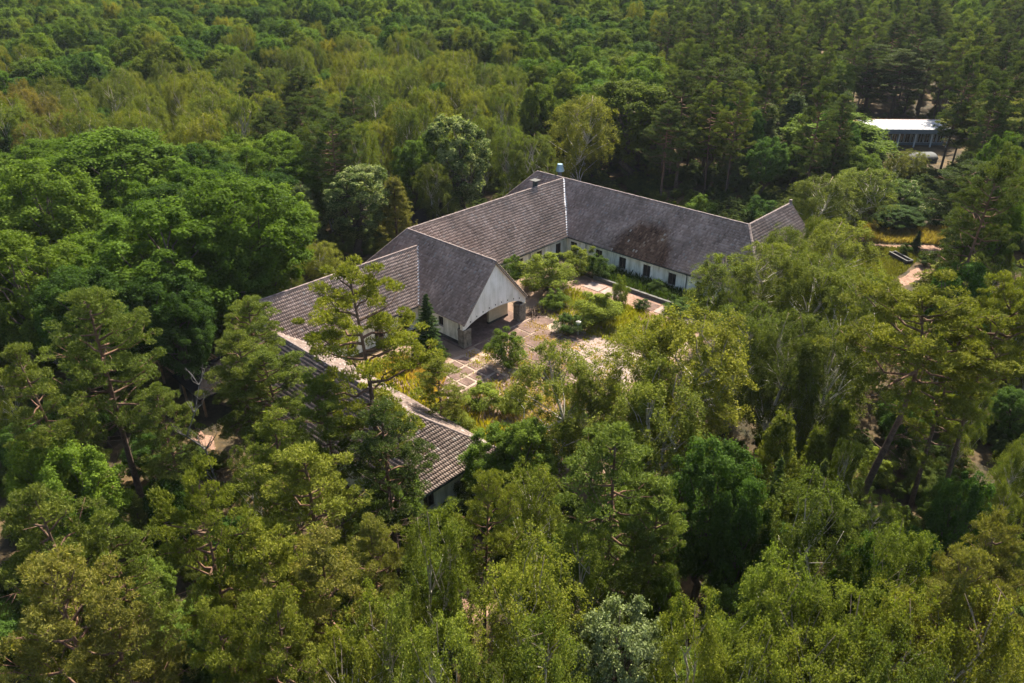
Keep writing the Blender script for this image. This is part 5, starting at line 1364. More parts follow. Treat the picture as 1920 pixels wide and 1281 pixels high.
oak 54.3 23.5 0.0 13.7 10.6 oakl #126
oak -34.1 108.3 0.3 13.7 9.8 maple #190
oak 68.8 38.1 0.4 15.7 11.4 beech #126
pine 59.0 -38.8 0.0 16.6 5.1 pined #191
birch -19.2 -47.9 0.0 9.4 2.7 birchd #192
pine 110.5 -21.7 1.4 20.9 7.4 pined #193
birch 12.8 31.7 0.0 15.0 7.0 birchy #194
oak -38.7 154.6 3.4 16.5 10.7 oak #136
pine 100.7 -44.4 0.5 21.3 5.5 pined #10
birch 13.7 49.0 0.0 16.3 7.5 birchd #195
birch -31.3 61.8 0.0 13.1 6.9 birchy #151
ypine -33.4 -37.3 0.0 8.0 2.9 pinem #196
oak -18.6 -62.9 0.0 5.7 3.5 oakd #128
birch -7.8 -50.9 0.0 8.8 3.4 birch #197
birch 13.2 22.8 0.0 15.5 6.2 birchd #198
shrub -68.4 -33.6 0.0 3.0 3.8 shrub #199
birch -57.8 -22.7 0.0 6.5 2.9 birchd #200
oak -13.2 -60.0 0.0 6.1 3.8 maple #201
birch 1.7 38.5 0.0 14.2 6.9 birchd #202
birch -21.2 94.3 0.0 16.0 8.1 birchd #98
ypine -79.8 -14.5 0.0 5.0 2.7 pinem #36
oak -22.9 120.5 1.3 14.4 10.8 oakl #3
birch -11.7 82.2 0.0 15.6 8.0 birchy #203
birch -9.9 -43.3 0.0 10.0 3.1 birch #204
oak -8.9 118.4 1.5 17.1 9.7 beech #136
oak 4.7 103.8 1.0 14.8 11.3 beech #74
oak -14.4 119.7 1.5 16.3 9.8 oak #136
birch -15.7 -53.9 0.0 8.3 2.8 birch #205
birch -47.0 86.2 0.0 15.4 5.9 birch #98
birch 9.1 -34.3 0.0 7.6 6.5 birch #206
birch -51.1 99.9 0.0 16.3 6.1 birch #98
oak -39.4 140.1 2.4 13.8 11.2 beech #3
pine 115.5 -29.0 1.7 19.8 7.4 pinem #193
birch -52.6 89.5 0.0 13.6 6.6 rust #98
pine 45.2 11.9 0.0 17.6 6.4 pinem #207
pine 56.5 8.1 0.0 18.3 6.5 pined #208
oak -32.3 78.8 0.0 13.8 7.2 maple #209
pine 101.3 -21.0 0.8 19.3 7.2 pinem #193
oak 56.6 36.8 0.0 13.5 11.3 oak #162
oak 57.1 63.2 0.9 17.6 10.2 beech #210
birch 8.1 57.7 0.0 16.3 7.2 birch #211
birch -4.8 73.5 0.0 15.8 7.6 birchy #212
birch -13.4 -51.0 0.0 8.6 2.9 birch #213
birch -9.1 55.9 0.0 16.2 6.0 birchy #214
birch -11.5 72.7 0.0 15.2 7.3 birchd #215
oak -40.3 -34.6 0.0 5.4 3.9 maple #216
birch -25.9 89.9 0.0 14.9 7.6 birchd #217
birch 18.3 41.6 0.0 15.5 7.2 birchy #218
birch 24.3 46.1 0.0 16.2 7.5 birchy #219
birch 21.5 33.1 0.0 15.0 7.1 birchy #220
oak -37.9 146.9 2.9 15.8 9.9 oak #136
birch -24.8 72.7 0.0 16.0 6.0 birchy #151
oak -37.3 121.5 1.1 16.0 8.1 oakl #3
oak 39.9 -25.6 0.0 10.3 7.3 lind #221
oak -24.4 111.2 0.7 16.7 8.0 maple #3
birch -10.3 -40.3 0.0 8.9 3.5 birch #222
birch -7.5 -45.7 0.0 8.7 3.5 birch #223
pine -0.6 59.9 0.0 16.7 6.4 pined #96
pine 72.0 -5.2 0.0 19.8 5.9 pinem #224
pine 99.4 -0.7 1.1 21.5 7.0 pinem #225
oak -37.6 109.7 0.3 15.3 7.7 oak #226
oak -21.8 -62.4 0.0 5.3 3.3 lind #128
birch -24.5 56.2 0.0 12.4 6.8 birchy #151
pine 50.6 13.5 0.0 21.6 5.1 pinem #227
pine 84.1 -48.2 0.0 16.3 5.6 pinem #10
birch -54.5 78.2 0.0 12.5 6.0 birchy #98
oak -14.8 150.2 3.5 16.8 10.9 oak #136
birch -2.9 -52.1 0.0 9.2 3.1 birchd #228
oak 37.4 35.0 0.0 12.6 9.8 oak #229
oak 41.4 41.3 0.0 15.4 8.6 beech #162
pine 81.8 -32.1 0.0 17.9 5.7 pined #230
ypine 49.4 -44.3 0.0 13.1 5.0 pineb #231
pine 81.6 -38.0 0.0 16.6 5.8 pined #10
oak 2.6 100.7 0.7 13.7 11.1 maple #74
birch -12.2 77.6 0.0 13.4 8.4 birch #232
oak -28.0 182.2 5.4 17.9 11.3 oakl #233
pine 64.8 22.6 0.0 18.9 7.1 pinem #234
pine 93.1 -41.5 0.0 17.8 5.8 pinem #10
pine 113.2 -9.5 1.8 21.2 7.2 pined #225
ypine -48.4 -42.6 0.0 5.5 2.5 pinem #235
pine 91.9 -46.5 0.0 18.9 5.1 pinem #10
birch -39.5 91.7 0.0 16.3 5.9 rust #236
birch -24.5 49.1 0.0 12.8 5.9 birchy #237
oak -4.5 148.1 3.6 17.2 11.1 lind #136
birch 2.6 69.4 0.0 14.5 8.1 birchy #238
birch -21.3 65.5 0.0 12.7 7.2 birchy #151
birch -5.0 45.7 0.0 12.9 6.9 birchy #211
oak 66.5 48.8 0.7 17.6 9.3 oak #210
birch -25.7 57.9 0.0 13.2 6.1 birch #151
birch -4.2 -59.4 0.0 8.5 2.9 birch #39
oak -10.3 109.9 0.9 14.8 9.6 beech #74
birch -74.4 0.2 0.0 6.2 3.0 birchd #98
oak 80.9 42.8 1.3 15.5 11.3 maple #239
pine 124.7 -38.5 2.2 18.1 7.4 pined #193
birch -21.9 -39.5 0.0 8.9 2.8 birchd #240
oak -35.9 163.2 4.0 17.7 9.3 oak #136
birch -5.5 -54.1 0.0 9.0 2.9 birch #241
pine 97.7 -35.2 0.4 19.6 5.5 pined #10
oak 3.8 133.5 2.8 16.6 10.8 lind #158
oak 20.3 108.1 1.8 17.0 10.1 oak #158
oak 72.4 64.6 1.8 16.4 11.3 oakl #210
birch 26.4 34.3 0.0 16.5 6.3 birchd #242
birch -17.6 99.4 0.1 14.7 8.3 birchy #98
oak 57.9 41.8 0.0 16.9 8.5 lind #162
birch 26.4 17.0 0.0 13.9 6.5 birchy #243
oak -65.2 -11.7 0.0 4.6 3.9 oakd #244
birch -19.4 -36.6 0.0 9.2 2.9 birchd #245
shrub -57.6 -36.9 0.0 3.4 3.7 shrubd #246
pine 114.9 -20.4 1.8 21.3 6.4 pinem #193
oak -38.0 134.6 2.0 14.0 9.5 lind #3
oak -11.0 112.4 1.1 15.0 9.3 oak #3
oak -10.8 145.0 3.2 17.6 9.7 oakl #136
oak 86.4 55.7 2.1 17.4 10.8 beech #210
birch -32.5 100.2 0.0 13.1 8.2 birch #247
birch 27.4 66.1 0.0 16.2 8.2 birchy #211
oak 28.6 109.5 2.1 16.1 11.2 beech #248
oak -37.4 129.8 1.7 14.2 9.0 oak #3
oak 59.2 78.4 1.7 17.3 10.4 beech #248
oak 3.2 137.9 3.1 17.8 10.0 oak #158
pine 129.4 -30.6 2.6 20.9 6.6 pinem #193
birch 34.9 50.0 0.0 15.3 8.1 birchd #220
oak -57.8 -16.6 0.0 5.1 3.6 oakd #249
pine 71.4 1.5 0.0 18.4 6.2 pined #250
oak 14.6 122.6 2.5 16.5 10.6 maple #158
birch -2.9 42.7 0.0 14.1 5.9 birchd #251
oak 38.8 25.1 0.0 12.8 8.3 oak #162
oak 59.7 24.8 0.0 13.2 9.6 beech #126
birch 18.2 28.6 0.0 12.9 7.0 birchy #220
birch -23.8 76.6 0.0 12.7 7.3 birchd #252
pine 111.1 -34.9 1.3 17.4 6.7 pined #10
oak -25.1 136.3 2.4 16.5 8.6 maple #136
oak 6.4 119.0 2.0 15.3 10.4 oak #158
pine 120.5 -20.2 2.1 18.9 7.3 pinem #193
oak -19.7 145.3 3.1 15.1 10.4 beech #136
birch 3.6 62.9 0.0 14.4 7.1 birchy #211
oak -41.1 87.1 0.0 13.7 6.1 maple #253
pine -4.2 69.2 0.0 15.4 6.5 pined #254
oak -9.9 76.9 0.0 14.2 7.2 lind #255
pine 119.5 -34.5 1.9 17.3 7.2 pinem #193
ypine 72.8 -48.7 0.0 15.0 4.8 pineb #186
oak -71.7 -10.8 0.0 4.5 3.3 lind #256
pine 117.4 -40.8 1.7 16.5 7.0 pined #10
oak -34.9 122.3 1.2 12.5 9.5 beech #3
oak 35.2 -13.3 0.0 10.5 6.8 maple #257
oak 52.3 41.7 0.0 13.6 9.6 oakl #162
birch 4.0 53.6 0.0 12.4 7.7 birchd #258
pine 103.8 -44.5 0.7 16.8 5.9 pined #10
oak -10.0 121.7 1.7 13.0 11.0 oakl #3
pine 58.9 12.9 0.0 18.2 5.9 pined #234
birch 22.7 62.1 0.0 14.6 8.1 birch #211
oak -46.0 121.6 1.0 12.2 8.8 beech #3
ypine -77.3 -8.0 0.0 5.2 2.6 pinem #36
birch -11.3 -55.1 0.0 7.6 2.8 birch #259
pine 75.1 20.8 0.2 21.3 5.9 pined #260
ypine 45.2 -53.9 0.0 11.8 4.2 pineb #186
birch -8.0 -37.0 0.0 8.7 3.4 birchd #261
oak 54.0 53.3 0.3 16.9 8.2 beech #162
oak 9.2 107.8 1.4 15.6 9.3 oakl #158
oak 22.4 116.0 2.3 16.9 9.9 oak #158
pine 109.5 -27.6 1.3 19.7 5.8 pined #193
birch -1.0 -58.2 0.0 8.3 2.8 birchd #39
birch 32.8 36.0 0.0 12.8 8.1 birch #262
birch -16.6 -42.9 0.0 6.9 3.4 birch #263
oak -43.9 121.9 1.1 14.0 7.5 beech #3
birch 15.0 61.2 0.0 15.3 7.0 birchy #264
pine 77.0 4.7 0.0 17.4 6.6 pinem #265
birch -17.6 79.6 0.0 14.8 6.3 birchy #151
pine 71.2 25.8 0.1 18.1 7.1 pinem #234
pine 96.9 30.1 1.8 21.1 7.3 pinem #260
oak -30.4 153.0 3.4 17.1 8.4 maple #136
oak 47.5 35.0 0.0 12.0 9.7 oak #162
pine 136.3 -28.1 3.1 21.1 6.5 pined #193
birch 30.5 56.7 0.0 15.5 7.5 birchy #211
pine 83.3 14.9 0.5 21.0 6.0 pinem #260
pine 73.3 16.8 0.0 20.2 5.9 pinem #260
oak 89.3 3.5 0.6 14.8 8.5 lind #266
pine 58.6 -1.3 0.0 16.1 5.7 pined #265
birch -25.7 96.1 0.0 12.5 8.0 birchd #267
oak 34.2 123.7 3.2 17.8 10.3 maple #248
birch -31.6 89.3 0.0 14.1 6.3 birch #98
oak -35.9 169.3 4.5 16.3 9.3 maple #136
birch 22.4 38.3 0.0 13.6 6.9 birch #268
oak -30.0 141.1 2.6 15.5 8.5 oak #136
oak 54.0 26.8 0.0 14.6 7.7 oak #126
oak 55.3 18.9 0.0 14.3 7.5 lind #269
oak 72.6 12.2 0.0 13.8 8.4 lind #266
birch 16.8 73.1 0.0 15.9 7.3 birchy #211
birch 36.2 42.6 0.0 15.8 6.8 birch #220
oak -12.4 183.4 5.8 17.6 10.8 lind #233
oak -24.4 -48.6 0.0 5.5 3.3 maple #270
shrub -35.9 -65.6 0.0 2.9 3.4 shrubd #271
oak 15.1 119.2 2.3 16.9 9.2 maple #158
oak 3.3 124.8 2.3 16.5 9.0 lind #158
pine 83.0 32.1 1.0 19.8 7.0 pinem #272
pine 114.9 -25.0 1.7 17.0 7.0 pined #193
oak 49.1 97.9 2.3 16.4 10.4 oak #248
shrub -30.2 -64.0 0.0 3.4 3.4 shrub #273
oak 73.1 47.0 1.0 15.5 9.4 lind #210
shrub -62.4 -33.7 0.0 2.9 3.6 shrubd #274
oak 62.1 3.7 0.0 11.4 8.8 lind #275
ypine -56.3 -11.8 0.0 6.7 2.7 pinem #276
pine 82.6 -0.8 0.0 16.2 6.9 pined #265
birch -28.8 71.5 0.0 12.4 6.2 birchy #98
pine 102.0 -38.9 0.6 17.4 5.5 pinem #10
birch 11.6 68.7 0.0 14.1 7.5 birchy #211
oak -23.7 151.9 3.4 13.7 10.6 beech #136
birch -21.4 -43.6 0.0 6.1 3.4 birchd #277
birch -12.5 92.0 0.0 14.9 6.9 birchy #151
oak -20.4 137.6 2.5 16.4 8.2 beech #136
pine 96.2 25.1 1.6 21.6 6.6 pined #260
birch -28.3 122.1 1.3 17.3 6.5 birchy #98
birch -3.4 80.4 0.0 12.8 8.0 birchy #278
oak 89.0 70.4 2.9 17.4 10.6 maple #210
pine 87.7 19.7 0.9 18.8 6.9 pined #260
oak 35.7 115.0 2.7 15.4 11.1 oakl #248
birch -15.5 88.3 0.0 13.8 7.1 birchd #151
oak 52.7 45.7 0.0 14.2 8.7 oak #162
birch 9.7 -60.1 0.0 7.8 3.4 birchd #39
oak -32.5 150.7 3.2 15.5 8.5 oakl #136
birch 9.7 41.0 0.0 13.8 5.9 birchy #279
oak 63.4 76.0 1.8 15.5 10.3 lind #210
oak 4.7 44.6 0.0 13.2 6.1 lind #280
oak -26.0 145.0 2.9 12.9 10.4 maple #3
pine 80.2 7.0 0.1 20.3 5.4 pined #260
pine 161.0 -28.7 4.8 21.6 7.0 pined #281
oak -29.9 165.8 4.3 15.6 9.4 oak #136
oak -18.2 151.2 3.5 14.2 10.3 lind #136
birch -23.6 83.2 0.0 12.2 7.0 birch #98
oak 6.8 127.1 2.5 13.4 11.2 oak #158
birch 0.6 56.0 0.0 12.0 7.1 birchy #211
pine 108.2 -38.8 1.1 18.6 5.2 pinem #10
birch 12.0 53.4 0.0 14.9 6.1 birchd #282
birch -5.9 82.6 0.0 13.2 7.5 birch #151
birch 19.7 64.8 0.0 14.9 7.1 birchy #211
oak 38.9 102.3 2.1 15.0 10.5 beech #248
pine 96.2 38.6 2.1 20.8 7.2 pined #272
pine 116.7 15.0 2.6 21.1 7.0 pined #283
oak 68.9 65.4 1.6 13.8 11.1 oak #210
oak 86.1 85.6 3.5 17.3 10.9 oakl #284
pine 99.1 10.6 1.4 19.6 6.5 pined #260
shrub -76.6 -21.7 0.0 2.6 3.5 shrub #285
birch 4.6 48.2 0.0 12.2 6.6 birchd #286
birch 17.8 74.0 0.0 14.1 7.9 birchy #211
oak 68.5 34.5 0.3 13.2 9.4 maple #126
ypine 54.2 -47.4 0.0 12.8 4.1 pineb #186
birch -32.0 126.6 1.6 16.6 6.5 birchy #98
pine 146.3 -35.7 3.7 21.8 5.8 pined #281
pine 91.8 32.5 1.6 20.3 6.8 pined #272
birch -12.1 95.7 0.0 16.3 6.2 birchd #151
oak -16.1 178.0 5.3 14.9 11.4 lind #136
oak 16.9 132.8 3.2 16.3 9.8 lind #158
oak 59.3 62.3 1.0 17.7 7.6 oak #210
birch -41.6 101.6 0.0 13.8 5.9 rust #98
oak 61.9 40.6 0.1 14.2 8.5 lind #162
oak 66.7 15.8 0.0 13.3 7.9 maple #266
birch 26.1 50.1 0.0 12.9 7.5 birchy #211
oak -20.3 163.6 4.3 15.7 9.4 beech #136
oak 6.4 142.6 3.5 16.1 9.6 maple #158
oak 57.6 64.7 1.0 16.2 8.3 lind #210
pine 125.2 -4.2 2.7 19.7 6.8 pined #225
shrub -56.8 -45.0 0.0 2.7 3.1 shrub #287
oak 93.2 -0.7 0.7 14.3 7.8 lind #266
ypine -68.8 -10.1 0.0 5.1 2.6 pinem #288
pine 131.8 -13.9 3.0 18.3 7.2 pinem #193
oak 53.6 54.8 0.3 13.0 9.6 maple #162
oak -13.3 130.5 2.2 13.9 9.0 beech #3
oak 54.4 1.8 0.0 10.7 7.8 maple #289
pine 102.9 5.6 1.5 19.5 6.2 pinem #260
oak 79.2 97.5 3.7 17.9 10.3 oak #290
birch 13.0 -60.6 0.0 7.2 3.6 birchd #39
oak -34.4 140.0 2.5 12.4 9.3 oak #3
oak 80.0 62.3 2.1 15.4 9.9 lind #210
birch 32.4 39.5 0.0 12.1 7.7 birchy #291
birch 2.5 75.0 0.0 12.5 7.6 birchy #292
birch 0.3 90.5 0.0 15.6 6.6 birchd #151
oak -7.6 156.9 4.1 16.3 9.2 lind #136
birch 26.6 74.7 0.1 15.7 7.2 birch #211
birch 15.5 93.5 0.7 15.1 7.9 birchd #211
oak -25.1 75.0 0.0 11.6 6.4 maple #293
oak -7.3 169.7 5.0 17.0 9.5 maple #233
birch -22.5 103.8 0.2 13.1 7.2 birch #98
oak 46.6 116.5 3.2 16.4 10.2 lind #248
ypine 66.7 -42.4 0.0 12.2 5.0 pineb #186
birch 32.0 63.1 0.0 14.2 7.6 birchy #211
oak -65.6 -4.6 0.0 5.0 3.2 oakd #294
pine 121.9 3.2 2.7 18.2 7.3 pinem #225
pine 103.3 13.9 1.7 17.5 7.3 pinem #260
birch -45.0 100.1 0.0 12.2 6.2 birchd #98
pine 151.5 -35.6 4.1 20.4 6.1 pined #281
birch 28.2 80.8 0.5 15.3 7.7 birchy #211
birch 10.2 -49.7 0.0 9.5 2.9 birchd #295
birch 65.4 28.3 0.0 16.4 6.5 birchy #296
oak 71.4 101.0 3.5 16.4 10.7 beech #248
birch -49.6 115.4 0.6 12.5 6.5 birchy #98
oak -7.2 111.5 1.1 12.0 9.4 oak #74
oak 37.9 122.1 3.2 15.2 10.7 maple #248
oak 5.7 114.8 1.7 13.1 9.6 oak #74
pine 102.2 -2.6 1.2 16.3 6.8 pined #225
oak 65.7 94.6 2.9 15.6 10.5 lind #248
oak -19.7 166.0 4.5 14.9 9.6 oakl #136
oak 92.0 58.3 2.6 14.8 10.5 oak #239
oak 67.1 44.3 0.6 14.8 8.2 maple #162
pine 141.0 -22.8 3.5 18.3 6.9 pined #193
pine 105.7 -18.6 1.2 19.3 5.1 pined #193
oak 40.2 147.0 4.8 17.9 10.2 maple #297
oak 71.3 8.5 0.0 11.2 8.7 oak #266
oak -8.4 164.7 4.6 17.1 8.8 beech #233
oak 74.4 120.8 4.7 17.6 11.0 oakl #290
birch -42.5 136.2 2.1 15.1 6.5 birchy #98
oak 76.8 58.2 1.7 13.7 10.2 beech #210
oak 20.4 49.1 0.0 13.8 6.1 maple #298
birch 1.5 -61.2 0.0 6.2 3.2 birchd #39
oak 30.4 157.6 5.2 16.7 10.9 maple #297
oak 19.2 158.7 4.9 17.9 9.5 oak #297
pine 119.0 27.5 3.1 20.6 7.1 pined #283
birch 22.9 57.6 0.0 12.6 7.4 birch #211
oak 20.8 126.2 2.9 13.4 10.8 beech #158
pine 173.6 -33.2 5.7 19.3 7.3 pinem #281
oak 80.4 87.7 3.3 15.3 10.9 oak #210
oak 47.8 107.6 2.8 13.5 11.3 lind #248
birch 16.6 88.1 0.4 16.5 6.5 birch #211
oak -4.6 134.2 2.7 14.9 8.4 oak #136
birch 4.5 81.8 0.0 14.5 6.4 birchd #151
birch 44.6 65.9 0.4 15.3 7.4 birchy #211
birch 41.0 54.6 0.0 13.1 7.8 birchy #220
birch 0.6 -53.7 0.0 7.8 2.7 birch #39
ypine 34.3 -7.6 0.0 11.7 4.8 pineb #299
pine 105.1 22.2 2.1 19.4 6.4 pined #260
birch 45.8 71.1 0.7 14.1 8.3 birchy #211
birch 13.4 -48.8 0.0 8.1 3.4 birchd #300
birch 32.4 -28.1 0.0 8.2 5.6 birch #301
pine 193.7 -28.2 7.1 21.9 7.2 pinem #281
birch 24.6 98.0 1.3 15.5 7.6 birchy #302
ypine -71.8 2.6 0.0 5.7 2.5 pinem #36
pine 139.5 -10.8 3.6 18.4 6.8 pinem #193
pine 78.4 27.0 0.6 16.3 6.5 pined #234
pine 84.8 38.5 1.4 20.6 5.7 pined #272
birch -32.6 103.1 0.0 13.3 5.8 rust #98
pine 125.1 11.8 3.1 19.5 6.7 pined #260
pine 137.6 2.8 3.7 21.3 6.2 pinem #303
birch 5.3 95.2 0.5 16.1 6.1 birch #151
birch 41.5 79.0 0.9 16.4 7.0 birchd #302
pine 111.1 -16.5 1.6 17.8 5.5 pined #193
pine 99.0 37.1 2.2 18.1 7.1 pined #272
birch 1.3 98.0 0.5 12.7 7.8 birchd #151
birch 5.9 -33.7 0.0 9.3 3.1 birchd #304
birch 4.2 88.1 0.0 13.9 6.7 birchd #151
pine 89.5 38.6 1.7 20.4 5.8 pined #272
birch 34.0 65.6 0.0 15.3 6.4 birchy #211
birch 26.3 86.5 0.7 14.8 7.2 birchy #211
birch 7.6 71.7 0.0 12.1 6.9 birchy #211
pine 125.4 0.1 2.9 18.5 6.4 pined #225
birch 17.5 103.6 1.4 14.1 8.0 birchy #151
pine 93.4 10.7 1.0 18.0 5.6 pinem #260
birch 0.5 82.9 0.0 13.5 6.3 birch #151
birch 36.2 89.0 1.3 14.1 8.2 birchd #302
birch 13.1 -52.1 0.0 8.2 3.0 birch #305
birch 19.1 92.1 0.8 14.4 7.2 birchy #211
pine 106.6 36.9 2.6 21.6 5.9 pined #283
birch 12.3 85.6 0.1 12.4 7.6 birch #211
pine 143.9 -29.2 3.6 16.9 6.4 pinem #193
pine 107.6 15.7 2.1 17.3 6.5 pinem #260
birch -3.4 99.6 0.5 14.7 6.1 birch #151
birch 52.9 61.2 0.6 16.1 6.5 birchy #306
birch 17.8 113.0 2.0 17.4 6.5 birchy #307
pine 170.7 -16.8 5.6 21.9 6.2 pined #281
birch 6.5 -61.3 0.0 6.8 2.8 birch #39
pine 115.3 3.3 2.2 17.6 6.2 pinem #225
birch 0.0 125.0 2.2 16.4 6.5 birchy #307
pine 114.9 16.5 2.5 21.5 5.3 pinem #283
pine 131.6 -23.1 2.9 19.7 5.0 pined #193
birch 46.0 57.5 0.1 12.8 7.6 birch #220
birch 10.3 -54.5 0.0 7.2 3.0 birch #308
pine 128.4 -16.2 2.8 18.7 5.4 pined #193
pine 124.0 22.3 3.3 20.2 6.2 pinem #283
birch 33.2 84.2 0.9 13.9 7.4 birch #211
pine 98.8 49.4 2.6 17.6 7.2 pined #272
birch -16.1 103.5 0.4 13.4 6.1 birchy #98
birch 34.7 98.6 1.7 15.2 7.5 birch #302
birch 29.2 72.7 0.1 14.3 6.4 birchy #211
pine 97.9 44.5 2.4 21.1 5.6 pined #309
ypine 41.2 31.8 0.0 16.2 4.5 pined #310
pine 153.7 1.3 4.8 20.5 6.4 pined #303
pine 143.1 11.8 4.3 19.4 6.7 pinem #303
pine 102.6 22.3 1.9 18.8 5.7 pined #260
pine 118.0 21.9 2.9 16.9 7.1 pined #260
birch 32.1 77.2 0.4 14.3 6.7 birchy #211
pine 115.8 32.9 3.1 19.3 6.4 pined #283
pine 156.9 -13.0 4.7 19.2 6.3 pinem #281
pine 79.0 17.0 0.3 17.2 5.0 pined #265
pine 100.6 27.0 1.9 20.4 5.2 pined #260
birch 30.4 89.6 1.1 13.4 7.6 birchy #211
pine 138.7 -18.7 3.4 17.4 5.9 pined #193
pine 133.3 16.2 3.7 20.4 6.0 pined #283
pine 146.1 3.3 4.3 20.6 5.9 pined #303
pine 137.3 -36.9 3.1 17.4 5.1 pinem #193
birch 49.5 85.3 1.6 15.9 6.9 birchd #302
birch 42.6 87.9 1.5 16.3 6.5 birch #302
birch 13.7 115.1 2.0 16.0 6.5 birchy #307
birch 38.5 95.6 1.7 14.2 7.7 birchy #302
pine 162.5 -20.5 5.0 18.3 6.4 pinem #281
birch 1.5 -34.2 0.0 7.4 3.2 birchd #311
pine 165.4 -34.0 5.1 16.2 6.7 pinem #193
ypine -30.3 114.2 0.8 15.9 4.5 pined #312
pine 127.6 25.4 3.6 22.0 5.4 pinem #283
birch 52.9 87.8 1.9 13.5 8.3 birchy #302
shrub -36.5 -45.7 0.0 2.7 3.8 shrub #313
pine 127.0 30.6 3.7 19.6 6.2 pinem #283
birch -10.7 102.1 0.4 12.5 6.2 birch #151
pine 205.1 -26.6 7.9 21.7 6.4 pinem #281
birch -6.0 93.8 0.0 12.4 6.0 birchd #151
pine 122.1 11.3 2.9 16.5 6.3 pined #260
pine 127.5 51.1 4.4 20.6 6.5 pined #283
ypine 79.0 -50.0 0.0 10.7 4.4 pineb #186
shrub -25.9 -53.8 0.0 2.9 3.6 shrub #314
birch -39.8 149.8 3.0 12.8 6.5 birchy #98
birch 24.4 95.8 1.2 14.9 6.2 birchd #302
birch 59.1 82.8 2.0 16.1 6.5 birchy #302
birch -3.2 155.4 4.1 16.3 6.5 birchy #315
pine 155.7 1.2 4.9 17.6 6.6 pined #303
pine 153.2 12.7 5.0 21.7 5.5 pined #303
pine 128.6 34.3 3.9 16.9 7.0 pined #283
pine 151.1 -29.1 4.1 16.3 5.7 pined #193
pine 149.1 -21.4 4.1 17.3 5.5 pined #193
pine 143.8 -18.0 3.8 17.3 5.5 pined #193
pine 178.7 -11.9 6.2 21.6 5.5 pinem #281
pine 155.4 45.8 6.0 20.8 6.9 pined #283
pine 168.2 -15.3 5.5 16.9 6.6 pined #281
shrub -25.7 -65.7 0.0 2.5 3.1 shrubd #316
pine 138.5 19.1 4.2 20.6 5.4 pined #283
pine 122.9 34.1 3.6 18.4 6.0 pinem #283
pine 102.4 45.3 2.7 16.2 6.5 pined #272
pine 143.6 21.6 4.5 17.8 6.5 pinem #283
pine 161.3 0.2 5.3 16.4 6.9 pinem #303
pine 188.1 9.4 7.2 19.0 7.2 pined #303
pine 132.2 47.0 4.6 20.6 5.8 pined #283
pine 167.1 3.3 5.7 18.4 6.3 pinem #303
pine 150.4 65.9 6.3 21.6 6.8 pined #283
ypine 63.0 45.4 0.4 17.1 4.5 pined #317
pine 141.7 55.5 5.4 20.5 6.5 pinem #283
pine 168.3 47.5 6.8 20.1 7.2 pinem #283
pine 142.7 73.9 6.1 20.6 7.0 pined #309
shrub -30.9 -56.9 0.0 2.4 3.3 shrub #318
pine 157.1 4.6 5.0 16.1 6.8 pined #303
pine 155.6 60.6 6.5 20.5 7.0 pinem #283
ypine -19.4 123.0 1.6 15.5 4.5 pined #36
pine 123.0 17.2 3.1 16.2 5.9 pinem #260
pine 149.6 37.7 5.4 20.3 6.0 pinem #283
pine 162.4 45.5 6.4 20.0 6.8 pined #283
pine 201.3 -23.4 7.7 17.2 6.9 pined #281
pine 179.7 31.6 7.2 21.4 6.5 pined #303
pine 113.8 46.6 3.4 16.7 6.3 pined #272
ypine 49.0 4.6 0.0 10.7 4.6 pineb #319
pine 137.7 57.0 5.2 20.5 6.0 pinem #283
pine 159.3 16.4 5.5 19.0 5.9 pinem #303
pine 156.6 41.5 5.9 17.4 7.1 pinem #283
shrub -48.9 -39.1 0.0 2.4 2.9 shrub #320
pine 173.2 48.9 7.2 18.8 7.4 pined #283
pine 207.2 20.6 8.7 21.7 6.5 pined #303
pine 178.5 49.3 7.5 21.9 6.4 pinem #283
pine 152.0 23.3 5.1 18.8 5.6 pinem #283
ypine -33.3 156.8 3.6 15.9 4.5 pined #321
ypine -27.5 165.9 4.3 17.5 4.5 pined #321
pine 243.7 -12.2 10.7 20.6 6.9 pined #281
pine 129.2 54.1 4.6 18.5 5.8 pinem #309
pine 227.6 -5.1 9.7 19.4 6.8 pinem #281
pine 210.3 -0.0 8.6 17.2 7.2 pined #281
pine 168.4 33.2 6.5 21.4 5.4 pined #283
ypine 48.9 55.0 0.1 14.1 4.5 pined #322
pine 225.6 -13.3 9.4 18.0 6.8 pined #281
pine 111.8 56.1 3.6 18.2 5.2 pined #309
ypine 53.6 73.4 1.2 16.1 4.5 pined #323
shrub -38.9 -48.9 0.0 2.5 2.6 shrub #324
pine 199.6 27.3 8.4 20.0 6.4 pined #303
pine 191.0 -11.3 7.1 18.9 5.3 pinem #281
pine 216.9 -23.1 8.8 20.9 5.0 pined #281
ypine 79.0 52.3 1.6 16.1 4.5 pined #317
pine 206.3 56.7 9.5 20.6 7.2 pined #283
pine 198.8 63.8 9.3 21.3 6.8 pined #283
pine 192.2 23.7 7.8 17.4 6.8 pinem #303
ypine -29.5 137.7 2.4 13.0 4.5 pined #36
pine 195.5 50.3 8.7 20.9 6.4 pined #283
pine 181.2 -9.8 6.5 18.4 5.0 pined #281
pine 216.7 -13.3 8.8 21.4 5.1 pined #281
ypine 131.3 6.6 3.4 14.0 5.4 pineb #325
pine 153.3 79.1 7.0 17.3 7.2 pined #309
pine 265.5 -11.7 12.2 19.4 7.1 pined #281
pine 206.6 5.0 8.4 16.1 6.9 pinem #281
pine 160.8 24.2 5.7 17.0 5.6 pined #303
pine 185.8 26.8 7.4 19.3 5.7 pined #303
shrub -65.5 -17.6 0.0 2.2 2.8 shrub #326
pine 180.3 86.6 8.8 19.5 7.1 pinem #309
shrub -33.2 -44.9 0.0 2.1 3.3 shrubd #327
pine 201.7 -12.3 7.8 17.5 5.5 pined #281
pine 250.2 21.3 11.7 19.4 7.3 pinem #281
